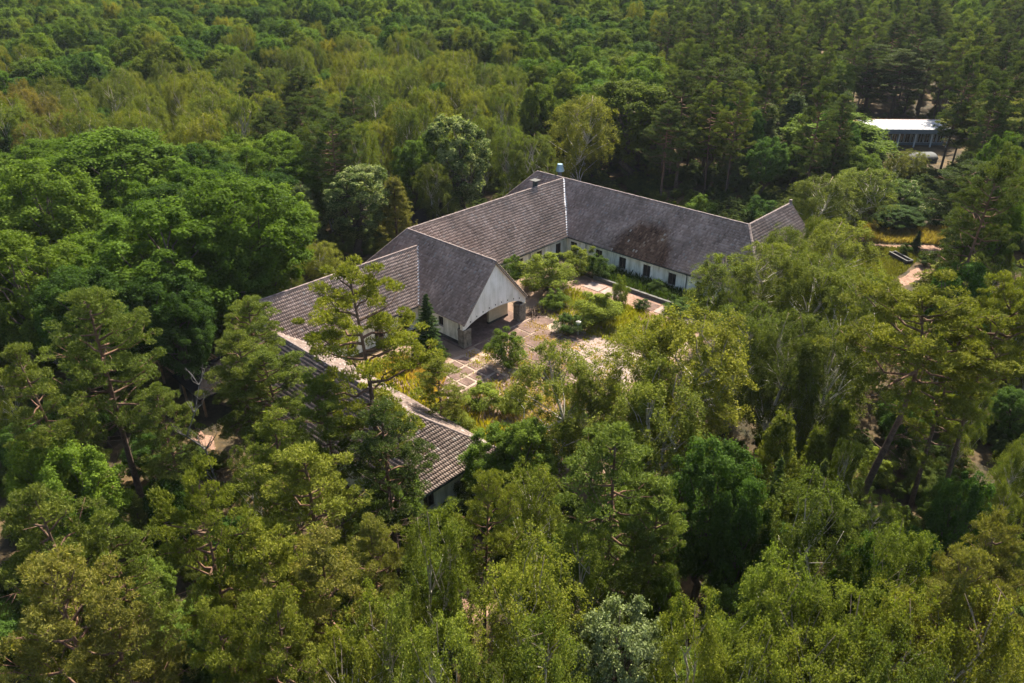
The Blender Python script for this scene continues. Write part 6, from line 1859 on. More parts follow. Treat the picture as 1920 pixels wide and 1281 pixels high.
pine 179.8 45.3 7.5 16.7 6.8 pined #283
pine 171.1 69.4 7.7 17.5 6.9 pined #283
pine 242.3 22.9 11.1 20.1 6.8 pined #281
pine 264.2 16.7 12.5 21.6 6.7 pined #281
ypine -9.4 169.4 4.9 16.2 4.5 pined #321
pine 177.6 17.9 6.7 17.5 5.5 pinem #303
pine 274.1 17.5 13.2 20.7 7.3 pined #281
pine 199.9 8.9 8.0 19.4 5.2 pinem #281
pine 301.3 -3.0 14.8 21.0 7.3 pined #281
pine 268.2 -17.5 12.4 18.9 6.6 pined #281
shrub -8.5 -65.1 0.0 2.3 3.3 shrubd #316
pine 222.9 94.5 11.7 21.5 7.4 pinem #283
pine 218.9 17.1 9.5 19.1 5.8 pinem #303
pine 283.9 21.4 13.9 21.6 6.9 pined #281
ypine 0.3 145.8 3.5 14.3 4.5 pined #321
pine 205.7 77.9 10.1 21.6 6.2 pined #283
pine 248.8 -5.4 11.2 21.0 5.4 pined #281
pine 181.5 80.2 8.7 20.0 6.1 pinem #283
shrub -75.3 6.2 0.0 2.2 3.3 shrub #328
pine 202.3 88.1 10.2 18.7 7.4 pined #283
pine 235.3 43.5 11.1 21.1 6.1 pinem #303
pine 234.7 -9.5 10.1 17.2 5.9 pinem #281
pine 266.6 21.9 12.8 20.1 6.7 pinem #281
ypine 55.7 93.3 2.4 14.4 4.5 pined #323
pine 147.1 49.8 5.6 16.1 5.4 pined #283
pine 286.1 -5.6 13.7 21.9 5.9 pined #281
pine 259.0 6.9 12.0 18.7 6.5 pined #281
pine 295.0 -3.5 14.4 18.5 7.3 pinem #281
ypine -14.1 196.3 6.6 16.2 4.5 pined #329
ypine 21.3 146.7 4.2 15.2 4.5 pined #330
ypine 154.3 -24.1 4.4 13.3 4.3 pineb #331
ypine 61.8 89.2 2.4 14.0 4.5 pined #323
pine 212.1 93.7 11.0 20.0 6.9 pined #283
pine 187.4 92.0 9.5 21.1 5.8 pined #309
pine 283.9 -11.1 13.5 17.2 7.0 pinem #281
pine 226.4 105.4 12.3 21.5 6.9 pinem #283
ypine 130.8 -7.8 3.0 12.8 4.2 pineb #325
shrub -44.8 -27.9 0.0 2.1 3.1 shrub #332
pine 215.7 57.1 10.2 18.7 6.2 pinem #283
pine 289.8 20.3 14.3 19.6 6.9 pined #281
pine 228.0 123.4 13.0 21.6 7.3 pined #309
pine 239.5 52.9 11.6 19.7 6.4 pined #303
pine 258.6 -5.1 11.8 16.9 6.3 pinem #281
ypine 157.2 -17.7 4.7 14.3 4.0 pineb #331
ypine 148.1 6.8 4.5 13.8 4.5 pineb #325
ypine 90.6 50.9 2.2 12.4 4.5 pined #333
ypine 179.9 -31.9 6.1 12.8 4.5 pineb #331
ypine 22.8 189.7 7.0 16.9 4.5 pined #329
ypine 42.5 141.4 4.6 14.6 4.5 pined #334
ypine -7.9 219.3 8.3 16.0 4.5 pined #329
ypine -7.7 237.5 9.5 17.2 4.5 pined #329
ypine 160.5 -5.4 5.1 13.4 4.2 pineb #331
ypine 136.4 7.3 3.7 10.7 4.8 pineb #325
ypine 90.3 118.2 5.3 15.8 4.5 pined #335
ypine -20.8 218.9 8.1 14.2 4.5 pined #329
ypine 149.6 17.6 4.8 12.7 4.6 pineb #325
ypine 143.5 -5.3 4.0 12.1 4.0 pineb #325
ypine 153.7 -12.2 4.5 9.8 4.9 pineb #331
ypine 8.4 210.7 8.0 15.1 4.5 pined #329
ypine 21.9 231.6 9.7 17.5 4.5 pined #329
ypine 110.9 112.3 6.0 15.8 4.5 pined #336
ypine 127.4 19.1 3.4 11.7 4.1 pineb #337
ypine 131.5 78.2 5.6 14.8 4.5 pined #338
ypine 73.1 112.7 4.2 12.9 4.5 pined #323
ypine 105.2 147.4 7.5 17.8 4.5 pined #335
ypine 113.6 127.5 6.9 16.5 4.5 pined #336
ypine 113.2 133.4 7.2 16.5 4.5 pined #335
ypine 143.1 91.9 6.8 15.7 4.5 pined #338
ypine 135.9 121.8 7.7 17.1 4.5 pined #336
ypine 90.7 139.2 6.4 14.9 4.5 pined #335
ypine 125.8 82.9 5.5 12.5 4.5 pined #338
ypine 61.5 243.3 11.5 17.9 4.5 pined #334
ypine 65.5 208.3 9.4 14.7 4.5 pined #334
ypine 106.9 201.7 10.6 16.6 4.5 pined #335
ypine 101.2 156.4 7.8 13.5 4.5 pined #335
ypine 129.9 127.5 7.7 13.3 4.5 pined #336
ypine 181.0 142.1 11.1 17.4 4.5 pined #336
ypine 16.0 268.7 12.1 13.9 4.5 pined #329
ypine 74.8 217.9 10.3 14.1 4.5 pined #334
ypine 72.3 188.2 8.4 12.2 4.5 pined #335
ypine 86.5 265.4 13.7 17.4 4.5 pined #334
ypine 168.6 170.7 11.7 16.7 4.5 pined #336
ypine 117.7 216.6 11.8 16.1 4.5 pined #335
ypine 89.7 259.1 13.4 16.7 4.5 pined #334
ypine 188.2 124.5 10.7 15.1 4.5 pined #338
ypine 197.6 114.9 10.9 14.8 4.5 pined #338
ypine 26.7 265.6 12.1 12.9 4.5 pined #329
ypine 161.1 175.5 11.6 15.6 4.5 pined #336
ypine 145.2 129.1 8.6 12.2 4.5 pined #336
ypine 138.0 151.5 9.3 12.4 4.5 pined #336
ypine 206.4 134.2 12.2 14.1 4.5 pined #338
ypine 62.0 261.4 12.7 12.7 4.5 pined #334
ypine 114.5 247.1 13.5 14.3 4.5 pined #335
ypine 147.3 168.3 10.6 12.2 4.5 pined #335
ypine 24.3 317.6 15.5 12.4 4.5 pined #329
ypine 161.4 211.4 13.4 14.0 4.5 pined #335
ypine 69.6 288.4 14.6 12.8 4.5 pined #334
"""
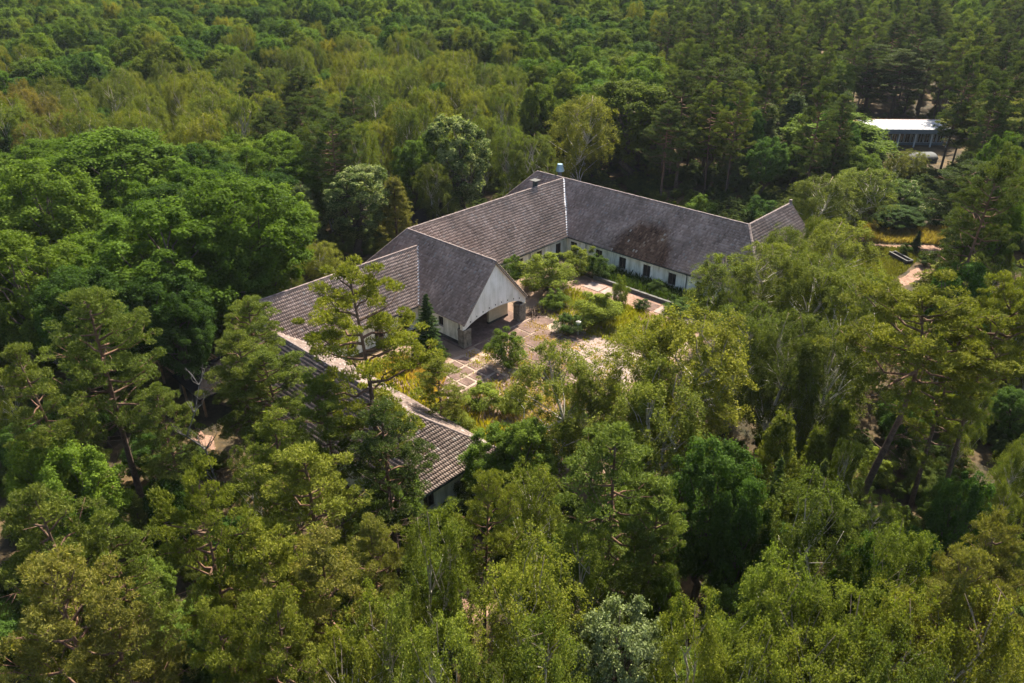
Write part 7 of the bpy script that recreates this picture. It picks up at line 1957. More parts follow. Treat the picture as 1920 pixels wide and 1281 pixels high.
GROUPS = [('tall pine just behind the dark young pine beside the sandy clearing', 'pines of the dark wood'), ('shorter leafy tree just behind the oak in the hollow between the huge domed oak', 'broadleaf trees of the far wood'), ('shorter leafy tree just left of the lighter oak at the photo edge below the pale-tipped', 'broadleaf trees of the far wood'), ('leafy broadleaf of the far wood, lower rows at the left photo edge', 'leafy broadleaf of the far wood lower at the left photo edge'), ('shorter leafy tree just left of the pale-tipped oak cut by the photo edge', 'broadleaf trees of the far wood'), ('shorter leafy tree just behind the shaded dark oak below the domed oak', 'broadleaf trees of the far wood'), ('shorter dark leafy tree just behind the oak in the hollow between the huge domed oak', 'broadleaf trees of the far wood'), ('shorter round leafy tree just behind the shaded dark oak below the domed oak', 'broadleaf trees of the far wood'), ('shorter leafy tree just left of the broad spreading oak', 'broadleaf trees of the far wood'), ('shorter leafy tree just below the huge bright oak with the highest domed crown', 'broadleaf trees of the far wood'), ('dark pine of the pine wood, lower rows at the right photo edge', 'dark pine of the pine wood lower at the right photo edge'), ('shorter leafy tree just left of the oak in the hollow between the huge domed oak', 'broadleaf trees of the far wood'), ('shorter pale green leafy tree just left of the broad spreading oak', 'broadleaf trees of the far wood'), ('tall dark pine just behind the dark young pine beside the sandy clearing', 'pines of the dark wood'), ('slim birch just right of the golden padded pine beside the pointed one', 'young birches under the wood'), ('shorter leafy tree just below the young pine between the path shade and photo edge', 'broadleaf trees of the far wood'), ('slim birch just left of the birch with forked white trunk in the lower wood', 'young birches under the wood'), ('shorter pale green round leafy tree just left of the broad spreading oak', 'broadleaf trees of the far wood'), ('shorter leafy tree just behind the pale-tipped oak cut by the photo edge', 'broadleaf trees of the far wood'), ('shorter dark leafy tree just left of the pale-tipped oak cut by the photo edge', 'broadleaf trees of the far wood'), ('shorter upright leafy tree just below the huge bright oak with the highest domed crown', 'broadleaf trees of the far wood'), ('shorter leafy tree just right of the huge bright oak with the highest domed crown', 'broadleaf trees of the far wood'), ('shorter leafy tree just right of the pale-tipped oak cut by the photo edge', 'broadleaf trees of the far wood'), ('shorter dark round leafy tree just left of the pale-tipped oak cut by the photo edge', 'broadleaf trees of the far wood'), ('shorter leafy tree just behind the broad spreading oak', 'broadleaf trees of the far wood'), ('shorter dark leafy tree just behind the broad spreading oak', 'broadleaf trees of the far wood'), ('shorter upright leafy tree just behind the pale-tipped oak cut by the photo edge', 'broadleaf trees of the far wood'), ('slim leafy tree just left of the birch with pale stems beneath the second glossy broadleaf', 'broadleaf saplings under the wood'), ('leafy broadleaf of the far wood, lower rows above the pale limes', 'leafy broadleaf of the far wood lower above the pale limes'), ('tall upright pine just behind the dark young pine beside the sandy clearing', 'pines of the dark wood'), ('shorter round leafy tree just left of the pale-tipped oak cut by the photo edge', 'broadleaf trees of the far wood'), ('small leafy tree just behind the fuzzy yellow birch next to the silvery willow', 'broadleaf saplings under the wood'), ('shorter leafy tree just behind the short bluish pine close behind the spreading oak', 'broadleaf trees of the far wood'), ('tall pine just behind the shorter of the two pale flowering limes', 'pines among the birches'), ('slim birch just left of the bushy pine above the sandy patch', 'young birches under the wood'), ('shorter dark leafy tree just right of the huge bright oak with the highest domed crown', 'broadleaf trees of the far wood'), ('young conifer at the wood fringe, lower rows at the left photo edge', 'young conifer at the wood fringe lower at the left photo edge'), ('shorter round leafy tree just behind the short bluish pine close behind the spreading oak', 'broadleaf trees of the far wood'), ('shorter leafy tree just right of the dark young pine beside the sandy clearing', 'broadleaf trees of the far wood'), ('birch mixed into the far wood, lower rows at the right photo edge', 'birch mixed into the far wood lower at the right photo edge'), ('slim birch just behind the birch with thin forked stem at the lower edge', 'young birches under the wood'), ('shorter pale green leafy tree just right of the huge bright oak with the highest domed', 'broadleaf trees of the far wood'), ('shorter leafy tree just behind the grey-green young pine', 'broadleaf trees of the far wood'), ('shorter dark round leafy tree just right of the huge bright oak with the highest domed', 'broadleaf trees of the far wood'), ('shorter leafy tree just left of the huge bright oak with the highest domed crown', 'broadleaf trees of the far wood'), ('slim birch just right of the blue-green leafy tree', 'young birches under the wood'), ('shorter round leafy tree just behind the pale-tipped oak cut by the photo edge', 'broadleaf trees of the far wood'), ('shorter round leafy tree just left of the huge bright oak with the highest domed crown', 'broadleaf trees of the far wood'), ('slim birch just left of the wide olive pine in the lower corner with grey', 'young birches under the wood'), ('shorter round leafy tree just behind the grey-green young pine', 'broadleaf trees of the far wood'), ('shorter pale green leafy tree just behind the short bluish pine close behind the spreading oak', 'broadleaf trees of the far wood'), ('small leafy tree just behind the russet pine crown just above the corner birches', 'broadleaf saplings under the wood'), ('shorter dark round leafy tree just behind the broad spreading oak', 'broadleaf trees of the far wood'), ('young conifer at the wood fringe, lower rows above the huge domed oak', 'young conifer at the wood fringe lower above the huge domed oak'), ('shorter leafy tree just left of the grey-green young pine', 'broadleaf trees of the far wood'), ('shorter birch just behind the weeping birch in the middle of the dense birch', 'birches in the broadleaf wood'), ('shorter pale green round leafy tree just right of the huge bright oak with the highest', 'broadleaf trees of the far wood'), ('tall birch just right of the huge bright oak with the highest domed crown', 'birches of the yellow belt'), ('tall birch just behind the huge bright oak with the highest domed crown', 'birches of the yellow belt'), ('slim leafy tree just left of the slender birch with one white stem below the garden', 'broadleaf saplings under the wood'), ('tall dark pine just behind the shorter of the two pale flowering limes', 'pines among the birches'), ('leafy tree just behind the blue-green leafy tree', 'broadleaf saplings under the wood'), ('leafy tree just below the dark drooping pine', 'broadleaf saplings under the wood'), ('tall pine just behind the bright green maple', 'pines of the dark wood'), ('tall pine just behind the pine partly out of frame behind the great', 'pines of the dark wood'), ('tall birch just behind the shorter of the two pale flowering limes', 'birches of the yellow belt'), ('slim birch just right of the golden birch just below the big pair', 'young birches under the wood'), ('slim leafy tree just behind the pointed pine, dark on one side and golden', 'broadleaf saplings under the wood'), ('small leafy tree just below the olive spruce with a pointed leader above the birch', 'broadleaf saplings under the wood'), ('small leafy tree just below the pine with grey-green pads at the left border', 'broadleaf saplings under the wood'), ('slim birch just behind the broad pine with red trunk in the middle', 'young birches under the wood'), ('shorter leafy tree just behind the huge bright oak with the highest domed crown', 'broadleaf trees of the far wood'), ('tall pine just behind the great bushy pine at the right of the white-roofed', 'pines of the dark wood'), ('slim birch just below the brownish pine under the dark drooping one', 'young birches under the wood'), ('leafy broadleaf of the far wood, lower rows above the huge domed oak', 'leafy broadleaf of the far wood lower above the huge domed oak'), ('tall dull birch just behind the shorter of the two pale flowering limes', 'birches of the yellow belt'), ('slim birch just behind the bushy pine above the sandy patch', 'young birches under the wood'), ('tall birch just behind the pale-tipped oak cut by the photo edge', 'birches of the yellow belt'), ('tall leafy tree just left of the big beech with feathery sprays behind the long straight', 'broadleaf trees of the far wood'), ('tall leafy tree just behind the big beech with feathery sprays behind the long straight', 'broadleaf trees of the far wood'), ('small leafy tree just below the pointed pine, dark on one side and golden', 'broadleaf saplings under the wood'), ('shorter leafy tree just right of the dark pine below the hall corner', 'broadleaf trees of the far wood'), ('shorter round leafy tree just right of the huge bright oak with the highest domed crown', 'broadleaf trees of the far wood'), ('tall dark upright pine just behind the shorter of the two pale flowering limes', 'pines among the birches'), ('shorter leafy tree just behind the dark young pine beside the sandy clearing', 'broadleaf trees of the far wood'), ('shorter birch just behind the huge bright oak with the highest domed crown', 'birches of the yellow belt'), ('tall dark pine just behind the great bushy pine at the right of the white-roofed', 'pines of the dark wood'), ('tall dark pine just behind the bright green maple', 'pines of the dark wood'), ('tall birch just behind the grey-green young pine', 'birches of the yellow belt'), ('slim birch just left of the smaller blue-green tree beside the larger one', 'young birches under the wood'), ('shorter birch just left of the shaded birch low in the stand', 'birches in the broadleaf wood'), ('tall birch just left of the huge bright oak with the highest domed crown', 'birches of the yellow belt'), ('small young conifer just left of the green broadleaf surrounded by olive birches', 'young pines under the wood'), ('tall pale green leafy tree just behind the big beech with feathery sprays behind the long', 'broadleaf trees of the far wood'), ('slim birch just below the low pine in the shade of the flat-topped pine', 'young birches under the wood'), ('tall birch just behind the round mid-green tree', 'birches of the yellow belt'), ('dark pine among the yellow birches, lower rows above the pale limes', 'dark pine among the yellow birches lower above the pale limes'), ('leafy tree just right of the layered pine at the photo edge', 'broadleaf saplings under the wood'), ('yellow-green birch of the birch belt, lower rows at the left photo edge', 'yellow-green birch of the birch belt lower at the left photo edge'), ('shorter birch just right of the huge bright oak with the highest domed crown', 'birches of the yellow belt'), ('slim young conifer just left of the bright leafy tree under the red trunk', 'young pines under the wood'), ('tall pine just behind the grey-green young pine', 'pines among the birches'), ('slim birch just below the shaded birch of the stand beside the big flat', 'young birches under the wood'), ('shorter yellowish birch just behind the huge bright oak with the highest domed crown', 'birches of the yellow belt'), ('tall dull birch just behind the round mid-green tree', 'birches of the yellow belt'), ('shorter birch just left of the huge bright oak with the highest domed crown', 'birches of the yellow belt'), ('tall leafy tree just behind the yellowish weeping birch', 'broadleaf trees of the far wood'), ('tall leafy tree just behind the huge bright oak with the highest domed crown', 'broadleaf trees of the far wood'), ('shorter upright leafy tree just right of the dark pine below the hall corner', 'broadleaf trees of the far wood'), ('shorter birch just behind the shorter of the two pale flowering limes', 'birches of the yellow belt'), ('tall dull upright birch just behind the round mid-green tree', 'birches of the yellow belt'), ('shorter birch just left of the taller of the two pale flowering limes', 'birches of the yellow belt'), ('shorter upright birch just behind the huge bright oak with the highest domed crown', 'birches of the yellow belt'), ('slim birch just left of the pine crown resting against the broad red-trunked pine', 'young birches under the wood'), ('tall rusty birch just left of the huge bright oak with the highest domed crown', 'birches of the yellow belt'), ('tall pine just behind the tallest pine of the dark group', 'pines of the dark wood'), ('tall leafy tree just left of the yellowish weeping birch', 'broadleaf trees of the far wood'), ('tall birch just behind the taller of the two pale flowering limes', 'birches of the yellow belt'), ('shorter leafy tree just behind the bright green maple', 'broadleaf trees of the far wood'), ('tall pine just below the outer pine of the dark group', 'pines of the dark wood'), ('small leafy tree just behind the olive birch beside the dark pine shade', 'broadleaf saplings under the wood'), ('shorter leafy tree just below the outer pine of the dark group', 'broadleaf trees of the far wood'), ('shorter yellowish birch just behind the shorter of the two pale flowering limes', 'birches of the yellow belt'), ('slim leafy tree just left of the young pine with upright candle shoots beside the glossy', 'broadleaf saplings under the wood'), ('slim leafy tree just below the large flat-topped pine with long bare', 'broadleaf saplings under the wood'), ('small leafy tree just right of the small vivid shrub-like tree in the dark hollow', 'broadleaf saplings under the wood'), ('leafy broadleaf of the far wood, lower rows behind the big feathery beech', 'leafy broadleaf of the far wood lower behind the big feathery beech'), ('shorter birch just behind the grey-green young pine', 'birches of the yellow belt'), ('leafy broadleaf of the far wood, lower rows at the right photo edge', 'leafy broadleaf of the far wood lower at the right photo edge'), ('small leafy tree just left of the airy birch in the gap with sandy ground', 'broadleaf saplings under the wood'), ('shorter leafy tree just left of the yellowish weeping birch', 'broadleaf trees of the far wood'), ('shorter upright birch just right of the huge bright oak with the highest domed crown', 'birches of the yellow belt'), ('small leafy tree just behind the light birch in front of the red-trunked pine', 'broadleaf saplings under the wood'), ('tall upright birch just behind the huge bright oak with the highest domed crown', 'birches of the yellow belt'), ('tall pine just right of the outer pine of the dark group', 'pines of the dark wood'), ('slim young conifer just right of the pine crown resting against the broad red-trunked pine', 'young pines under the wood'), ('leafy broadleaf of the far wood, upper rows at the left photo edge', 'leafy broadleaf of the far wood upper at the left photo edge'), ('tall dark pine just behind the grey-green young pine', 'pines among the birches'), ('tall pine just behind the tall pine next to the big feathery beech', 'pines of the dark wood'), ('shorter rusty birch just left of the huge bright oak with the highest domed crown', 'birches of the yellow belt'), ('shorter fresh-green leafy tree just behind the short bluish pine close behind the spreading oak', 'broadleaf trees of the far wood'), ('tall upright leafy tree just behind the big beech with feathery sprays behind the long straight', 'broadleaf trees of the far wood'), ('tall pine just left of the round mid-green tree', 'pines among the birches'), ('shorter leafy tree just left of the taller of the two pale flowering limes', 'broadleaf trees of the far wood'), ('slim young conifer just left of the dark small tree in the litter gap', 'young pines under the wood'), ('tall upright pine just behind the great bushy pine at the right of the white-roofed', 'pines of the dark wood'), ('small leafy tree just left of the layered pine at the photo edge', 'broadleaf saplings under the wood'), ('shorter pine just behind the grey-green young pine', 'pines among the birches'), ('shorter birch just left of the round mid-green tree', 'birches of the yellow belt'), ('tall dark upright pine just behind the grey-green young pine', 'pines among the birches'), ('shorter rusty upright birch just left of the huge bright oak with the highest domed crown', 'birches of the yellow belt'), ('yellow-green birch of the birch belt, lower rows above the huge domed oak', 'yellow-green birch of the birch belt lower above the huge domed oak'), ('dark pine among the yellow birches, lower rows above the huge domed oak', 'dark pine among the yellow birches lower above the huge domed oak'), ('tall dull birch just behind the huge bright oak with the highest domed crown', 'birches of the yellow belt'), ('slim leafy tree just behind the golden birch just below the big pair', 'broadleaf saplings under the wood'), ('tall pine just below the tallest pine of the dark group', 'pines of the dark wood'), ('shorter yellowish birch just right of the huge bright oak with the highest domed crown', 'birches of the yellow belt'), ('tall birch just left of the taller of the two pale flowering limes', 'birches of the yellow belt'), ('leafy broadleaf of the far wood, upper rows above the huge domed oak', 'leafy broadleaf of the far wood upper above the huge domed oak'), ('slim birch just right of the weeping birch of the stand closest to the grassy', 'young birches under the wood'), ('tall dark pine just behind the tall pine next to the big feathery beech', 'pines of the dark wood'), ('slim young conifer just below the dark green glossy broadleaf tree below the widest golden', 'young pines under the wood'), ('leafy broadleaf of the far wood, lower rows above the roof vent', 'leafy broadleaf of the far wood lower above the roof vent'), ('slim young conifer just behind the vivid green tree lit in a forest gap', 'young pines under the wood'), ('tall pine just left of the tall pine next to the big feathery beech', 'pines of the dark wood'), ('shorter upright birch just behind the shorter of the two pale flowering limes', 'birches of the yellow belt'), ('shorter leafy tree just below the tallest pine of the dark group', 'broadleaf trees of the far wood'), ('tall pine just behind the tallest grey young pine beyond the right wing', 'pines of the dark wood'), ('slim birch just below the pine filling the gap between the two flat-topped pines', 'young birches under the wood'), ('tall dark pine just behind the tallest pine of the dark group', 'pines of the dark wood'), ('shorter round birch just left of the taller of the two pale flowering limes', 'birches of the yellow belt'), ('slim birch just behind the flat-topped pine cut by the edge, with leaning', 'young birches under the wood'), ('tall dark pine just behind the tallest grey young pine beyond the right wing', 'pines of the dark wood'), ('tall upright leafy tree just behind the yellowish weeping birch', 'broadleaf trees of the far wood'), ('shorter leafy tree just left of the big beech with feathery sprays behind the long straight', 'broadleaf trees of the far wood'), ('shorter yellowish birch just left of the huge bright oak with the highest domed crown', 'birches of the yellow belt'), ('shorter round leafy tree just left of the big beech with feathery sprays behind the long', 'broadleaf trees of the far wood'), ('tall dull upright birch just behind the huge bright oak with the highest domed crown', 'birches of the yellow belt'), ('tall upright birch just behind the round mid-green tree', 'birches of the yellow belt'), ('shorter pine just behind the shorter of the two pale flowering limes', 'pines among the birches'), ('tall yellowish birch just behind the huge bright oak with the highest domed crown', 'birches of the yellow belt'), ('shorter birch just behind the narrow birch squeezed against the taller lime', 'birches of the yellow belt'), ('shorter yellowish upright birch just behind the huge bright oak with the highest domed crown', 'birches of the yellow belt'), ('shorter dull birch just behind the narrow birch squeezed against the taller lime', 'birches of the yellow belt'), ('shorter fresh-green leafy tree just left of the huge bright oak with the highest domed crown', 'broadleaf trees of the far wood'), ('shorter yellowish upright birch just right of the huge bright oak with the highest domed crown', 'birches of the yellow belt'), ('young conifer at the wood fringe, lower rows at the right photo edge', 'young conifer at the wood fringe lower at the right photo edge'), ('shorter dull birch just right of the huge bright oak with the highest domed crown', 'birches of the yellow belt'), ('tall dark pine just behind the pine partly out of frame behind the great', 'pines of the dark wood'), ('tall upright birch just behind the taller of the two pale flowering limes', 'birches of the yellow belt'), ('shorter dark green leafy tree just left of the huge bright oak with the highest domed', 'broadleaf trees of the far wood'), ('tall pine just right of the great bushy pine at the right of the white-roofed', 'pines of the dark wood'), ('slim birch just right of the shaded birch of the stand beside the big flat', 'young birches under the wood'), ('dark pine of the pine wood, upper rows at the right photo edge', 'dark pine of the pine wood upper at the right photo edge'), ('shorter yellowish birch just behind the narrow birch squeezed against the taller lime', 'birches of the yellow belt'), ('tall birch just left of the narrow birch squeezed against the taller lime', 'birches of the yellow belt'), ('slim young conifer just right of the golden birch hiding the paving corner, left trunk', 'young pines under the wood'), ('slim birch just below the broad young pine just below the reddish path', 'young birches under the wood'), ('shorter dull upright birch just behind the narrow birch squeezed against the taller lime', 'birches of the yellow belt'), ('small bush just below the golden padded pine beside the pointed one', 'bushes under the wood'), ('slim birch just left of the pine half covering the shaded slope', 'young birches under the wood'), ('slim leafy tree just below the flat-topped pine cut by the edge, with leaning', 'broadleaf saplings under the wood'), ('shorter birch just behind the round mid-green tree', 'birches of the yellow belt'), ('tall yellowish upright birch just behind the huge bright oak with the highest domed crown', 'birches of the yellow belt'), ('slim birch just behind the weeping birch of the stand closest to the grassy', 'young birches under the wood'), ('slim birch just left of the pine filling the gap between the two flat-topped pines', 'young birches under the wood'), ('shorter birch just behind the golden-topped birch highest in the dense birch stand', 'birches in the broadleaf wood'), ('tall pine just left of the tallest pine of the dark group', 'pines of the dark wood'), ('tall dark upright pine just behind the tallest pine of the dark group', 'pines of the dark wood'), ('shorter dark green leafy tree just behind the huge bright oak with the highest domed crown', 'broadleaf trees of the far wood'), ('leafy broadleaf of the far wood, upper rows above the roof vent', 'leafy broadleaf of the far wood upper above the roof vent'), ('yellow-green birch of the birch belt, lower rows above the pale limes', 'yellow-green birch of the birch belt lower above the pale limes'), ('tall yellowish birch just behind the grey-green young pine', 'birches of the yellow belt'), ('slim birch just behind the large flat-topped pine with long bare', 'young birches under the wood'), ('tall yellowish upright birch just behind the grey-green young pine', 'birches of the yellow belt'), ('shorter dull upright birch just right of the huge bright oak with the highest domed crown', 'birches of the yellow belt'), ('small leafy tree just left of the small birch between rounded birch and the golden pair', 'broadleaf saplings under the wood'), ('shorter dull birch just behind the huge bright oak with the highest domed crown', 'birches of the yellow belt'), ('shorter yellowish upright birch just behind the narrow birch squeezed against the taller lime', 'birches of the yellow belt'), ('tall birch just behind the narrow birch squeezed against the taller lime', 'birches of the yellow belt'), ('yellow-green birch of the birch belt, lower rows above the roof vent', 'yellow-green birch of the birch belt lower above the roof vent'), ('shorter leafy tree just behind the birch between the far wing and the golden grass', 'broadleaf trees of the far wood'), ('slim birch just right of the weeping birch in the middle of the dense birch', 'young birches under the wood'), ('slim upright birch just right of the weeping birch of the stand closest to the grassy', 'young birches under the wood'), ('tall pine just behind the small grey pine between the pointed pine and tallest', 'pines of the dark wood'), ('dark pine of the pine wood, upper rows behind the white-roofed hall', 'dark pine of the pine wood upper behind the white-roofed hall'), ('shorter upright leafy tree just left of the huge bright oak with the highest domed crown', 'broadleaf trees of the far wood'), ('tall upright pine just left of the tallest pine of the dark group', 'pines of the dark wood'), ('slim birch just below the young pine between the path shade and photo edge', 'young birches under the wood'), ('shorter round leafy tree just left of the yellowish weeping birch', 'broadleaf trees of the far wood'), ('tall dark upright pine just behind the great bushy pine at the right of the white-roofed', 'pines of the dark wood'), ('shorter young conifer just below the pine partly out of frame behind the great', 'young conifers of the wood fringe'), ('shorter round birch just right of the huge bright oak with the highest domed crown', 'birches of the yellow belt'), ('leafy broadleaf of the far wood, topmost rows at the left photo edge', 'leafy broadleaf of the far wood topmost at the left photo edge'), ('dark pine of the pine wood, lower rows behind the big feathery beech', 'dark pine of the pine wood lower behind the big feathery beech'), ('small young conifer just left of the broad pine with red trunk in the middle', 'young pines under the wood'), ('tall rusty upright birch just left of the huge bright oak with the highest domed crown', 'birches of the yellow belt'), ('shorter birch just behind the short bluish pine close behind the spreading oak', 'birches of the yellow belt'), ('shorter yellowish upright birch just behind the shorter of the two pale flowering limes', 'birches of the yellow belt'), ('leafy broadleaf of the far wood, upper rows behind the big feathery beech', 'leafy broadleaf of the far wood upper behind the big feathery beech'), ('slim birch just behind the shaded birch low in the stand', 'young birches under the wood'), ('slim upright birch just below the young pine between the path shade and photo edge', 'young birches under the wood'), ('tall dull birch just behind the narrow birch squeezed against the taller lime', 'birches of the yellow belt'), ('shorter birch just behind the yellowish weeping birch', 'birches in the broadleaf wood'), ('small leafy tree just left of the small pine directly beside the leafless grey', 'broadleaf saplings under the wood'), ('slim birch just below the weeping birch covering the end of the white', 'young birches under the wood'), ('small bush just behind the slender birch with one white stem below the garden', 'bushes under the wood'), ('shorter round birch just left of the huge bright oak with the highest domed crown', 'birches of the yellow belt'), ('leafy broadleaf of the far wood, upper rows above the pale limes', 'leafy broadleaf of the far wood upper above the pale limes'), ('small leafy tree just below the pine draped over the near corner of the garden', 'broadleaf saplings under the wood'), ('tall dark upright pine just behind the tallest grey young pine beyond the right wing', 'pines of the dark wood'), ('shorter dull birch just left of the round mid-green tree', 'birches of the yellow belt'), ('shorter dull upright birch just behind the huge bright oak with the highest domed crown', 'birches of the yellow belt'), ('shorter dark green upright leafy tree just left of the huge bright oak with the highest', 'broadleaf trees of the far wood'), ('shorter dark pine just behind the grey-green young pine', 'pines among the birches'), ('shorter fresh-green leafy tree just right of the huge bright oak with the highest domed crown', 'broadleaf trees of the far wood'), ('small leafy tree just below the bright leafy tree under the red trunk', 'broadleaf saplings under the wood'), ('shorter leafy tree just left of the low maple bough mass at the foot', 'broadleaf trees of the far wood'), ('shorter dull round birch just left of the round mid-green tree', 'birches of the yellow belt'), ('slim birch just behind the pine filling the gap between the two flat-topped pines', 'young birches under the wood'), ('dark pine of the pine wood, upper rows above the tallest grey pine', 'dark pine of the pine wood upper above the tallest grey pine'), ('slim birch just below the birch hiding the end of the short wing', 'young birches under the wood'), ('shorter birch just left of the yellowish weeping birch', 'birches of the yellow belt'), ('slim birch just behind the shaded birch deep in the stand below the middle', 'young birches under the wood'), ('shorter yellowish birch just behind the round mid-green tree', 'birches of the yellow belt'), ('dark pine of the pine wood, lower rows above the tallest grey pine', 'dark pine of the pine wood lower above the tallest grey pine'), ('leafy broadleaf of the far wood, lower rows above the tallest grey pine', 'leafy broadleaf of the far wood lower above the tallest grey pine'), ('shorter dull round birch just behind the huge bright oak with the highest domed crown', 'birches of the yellow belt'), ('shorter upright birch just behind the narrow birch squeezed against the taller lime', 'birches of the yellow belt'), ('shorter leafy tree just right of the big beech with feathery sprays behind the long straight', 'broadleaf trees of the far wood'), ('small leafy tree just behind the low pine in the shade of the flat-topped pine', 'broadleaf saplings under the wood'), ('small bush just right of the russet pine crown at the edge', 'bushes under the wood'), ('dark pine of the pine wood, upper rows behind the big feathery beech', 'dark pine of the pine wood upper behind the big feathery beech'), ('small bush just right of the blue-green leafy tree', 'bushes under the wood'), ('small bush just left of the brownish pine under the dark drooping one', 'bushes under the wood'), ('shorter leafy tree just behind the first grey young pine beyond the right wing', 'broadleaf trees of the far wood'), ('slim young conifer just right of the pine between timber roof and garden wing', 'young pines under the wood'), ('slim birch just below the shaded birch deep in the stand below the middle', 'young birches under the wood'), ('shorter yellowish birch just behind the grey-green young pine', 'birches of the yellow belt'), ('shorter birch just left of the narrow birch squeezed against the taller lime', 'birches of the yellow belt'), ('shorter leafy tree just behind the round mid-green tree', 'broadleaf trees of the far wood'), ('dark pine of the pine wood, topmost rows at the right photo edge', 'dark pine of the pine wood topmost at the right photo edge'), ('shorter dull birch just behind the round mid-green tree', 'birches of the yellow belt'), ('dark pine of the pine wood, topmost rows above the tallest grey pine', 'dark pine of the pine wood topmost above the tallest grey pine'), ('leafy broadleaf of the far wood, topmost rows above the roof vent', 'leafy broadleaf of the far wood topmost above the roof vent'), ('small bush just behind the wide olive pine in the lower corner with grey', 'bushes under the wood'), ('shorter dull upright birch just behind the round mid-green tree', 'birches of the yellow belt'), ('small bush just below the yellow birch with several white limbs showing', 'bushes under the wood'), ('small young conifer just right of the bright leafy tree under the red trunk', 'young pines under the wood'), ('shorter dark green leafy tree just below the outer pine of the dark group', 'broadleaf trees of the far wood'), ('leafy broadleaf of the far wood, topmost rows above the pale limes', 'leafy broadleaf of the far wood topmost above the pale limes'), ('shorter yellowish round birch just behind the narrow birch squeezed against the taller lime', 'birches of the yellow belt'), ('shorter yellowish round birch just behind the shorter of the two pale flowering limes', 'birches of the yellow belt'), ('shorter dark green upright leafy tree just behind the huge bright oak with the highest domed', 'broadleaf trees of the far wood'), ('small leafy tree just below the tall pine with layered crown in front', 'broadleaf saplings under the wood'), ('slim birch just behind the young pine between the path shade and photo edge', 'young birches under the wood'), ('birch mixed into the far wood, lower rows behind the big feathery beech', 'birch mixed into the far wood lower behind the big feathery beech'), ('leafy broadleaf of the far wood, topmost rows above the huge domed oak', 'leafy broadleaf of the far wood topmost above the huge domed oak'), ('shorter leafy tree just left of the narrow birch squeezed against the taller lime', 'broadleaf trees of the far wood'), ('shorter young conifer just below the outer pine of the dark group', 'young conifers of the wood fringe'), ('slim dull birch just behind the young pine between the path shade and photo edge', 'young birches under the wood'), ('shorter birch just behind the birch between the far wing and the golden grass', 'birches in the broadleaf wood'), ('yellow-green birch of the birch belt, upper rows above the pale limes', 'yellow-green birch of the birch belt upper above the pale limes'), ('dark pine of the pine wood, topmost rows behind the white-roofed hall', 'dark pine of the pine wood topmost behind the white-roofed hall'), ('slim birch just right of the birch hiding the end of the short wing', 'young birches under the wood'), ('slim birch just right of the young pine between the path shade and photo edge', 'young birches under the wood'), ('yellow-green birch of the birch belt, upper rows above the roof vent', 'yellow-green birch of the birch belt upper above the roof vent'), ('yellow-green birch of the birch belt, upper rows above the huge domed oak', 'yellow-green birch of the birch belt upper above the huge domed oak'), ('slim upright birch just right of the young pine between the path shade and photo edge', 'young birches under the wood'), ('dark pine of the pine wood, topmost rows behind the big feathery beech', 'dark pine of the pine wood topmost behind the big feathery beech'), ('tall young conifer just behind the yellowish weeping birch', 'young conifers of the wood fringe'), ('slim dull birch just right of the birch hiding the end of the short wing', 'young birches under the wood'), ('tall young conifer just behind the huge bright oak with the highest domed crown', 'young conifers of the wood fringe'), ('small bush just right of the dark green glossy broadleaf tree below the widest golden', 'bushes under the wood'), ('small bush just right of the low pine in the shade of the flat-topped pine', 'bushes under the wood'), ('yellow-green birch of the birch belt, upper rows at the left photo edge', 'yellow-green birch of the birch belt upper at the left photo edge'), ('bush at the wood fringe, lower rows at the right photo edge', 'bush at the wood fringe lower at the right photo edge'), ('young conifer at the wood fringe, upper rows above the roof vent', 'young conifer at the wood fringe upper above the roof vent'), ('small bush just behind the smaller blue-green tree beside the larger one', 'bushes under the wood'), ('shorter young conifer just left of the outer pine of the dark group', 'young conifers of the wood fringe'), ('small bush just below the airy birch in the gap with sandy ground', 'bushes under the wood'), ('young conifer at the wood fringe, upper rows at the left photo edge', 'young conifer at the wood fringe upper at the left photo edge'), ('young conifer at the wood fringe, lower rows above the roof vent', 'young conifer at the wood fringe lower above the roof vent'), ('young conifer at the wood fringe, upper rows above the pale limes', 'young conifer at the wood fringe upper above the pale limes'), ('small bush just behind the second glossy broadleaf', 'bushes under the wood'), ('young conifer at the wood fringe, upper rows behind the white-roofed hall', 'young conifer at the wood fringe upper behind the white-roofed hall'), ('small bush just right of the dark small tree in the litter gap', 'bushes under the wood'), ('small bush just behind the dark green glossy broadleaf tree below the widest golden', 'bushes under the wood'), ('bush at the wood fringe, lower rows at the left photo edge', 'bush at the wood fringe lower at the left photo edge'), ('young conifer at the wood fringe, topmost rows at the left photo edge', 'young conifer at the wood fringe topmost at the left photo edge'), ('young conifer at the wood fringe, upper rows above the huge domed oak', 'young conifer at the wood fringe upper above the huge domed oak'), ('young conifer at the wood fringe, upper rows at the right photo edge', 'young conifer at the wood fringe upper at the right photo edge'), ('small bush just right of the shrub beside the garden wing ridge', 'bushes under the wood'), ('young conifer at the wood fringe, upper rows behind the big feathery beech', 'young conifer at the wood fringe upper behind the big feathery beech'), ('young conifer at the wood fringe, topmost rows above the huge domed oak', 'young conifer at the wood fringe topmost above the huge domed oak'), ('young conifer at the wood fringe, topmost rows above the pale limes', 'young conifer at the wood fringe topmost above the pale limes'), ('young conifer at the wood fringe, topmost rows above the roof vent', 'young conifer at the wood fringe topmost above the roof vent'), ('young conifer at the wood fringe, upper rows above the tallest grey pine', 'young conifer at the wood fringe upper above the tallest grey pine'), ('young conifer at the wood fringe, topmost rows behind the big feathery beech', 'young conifer at the wood fringe topmost behind the big feathery beech')]
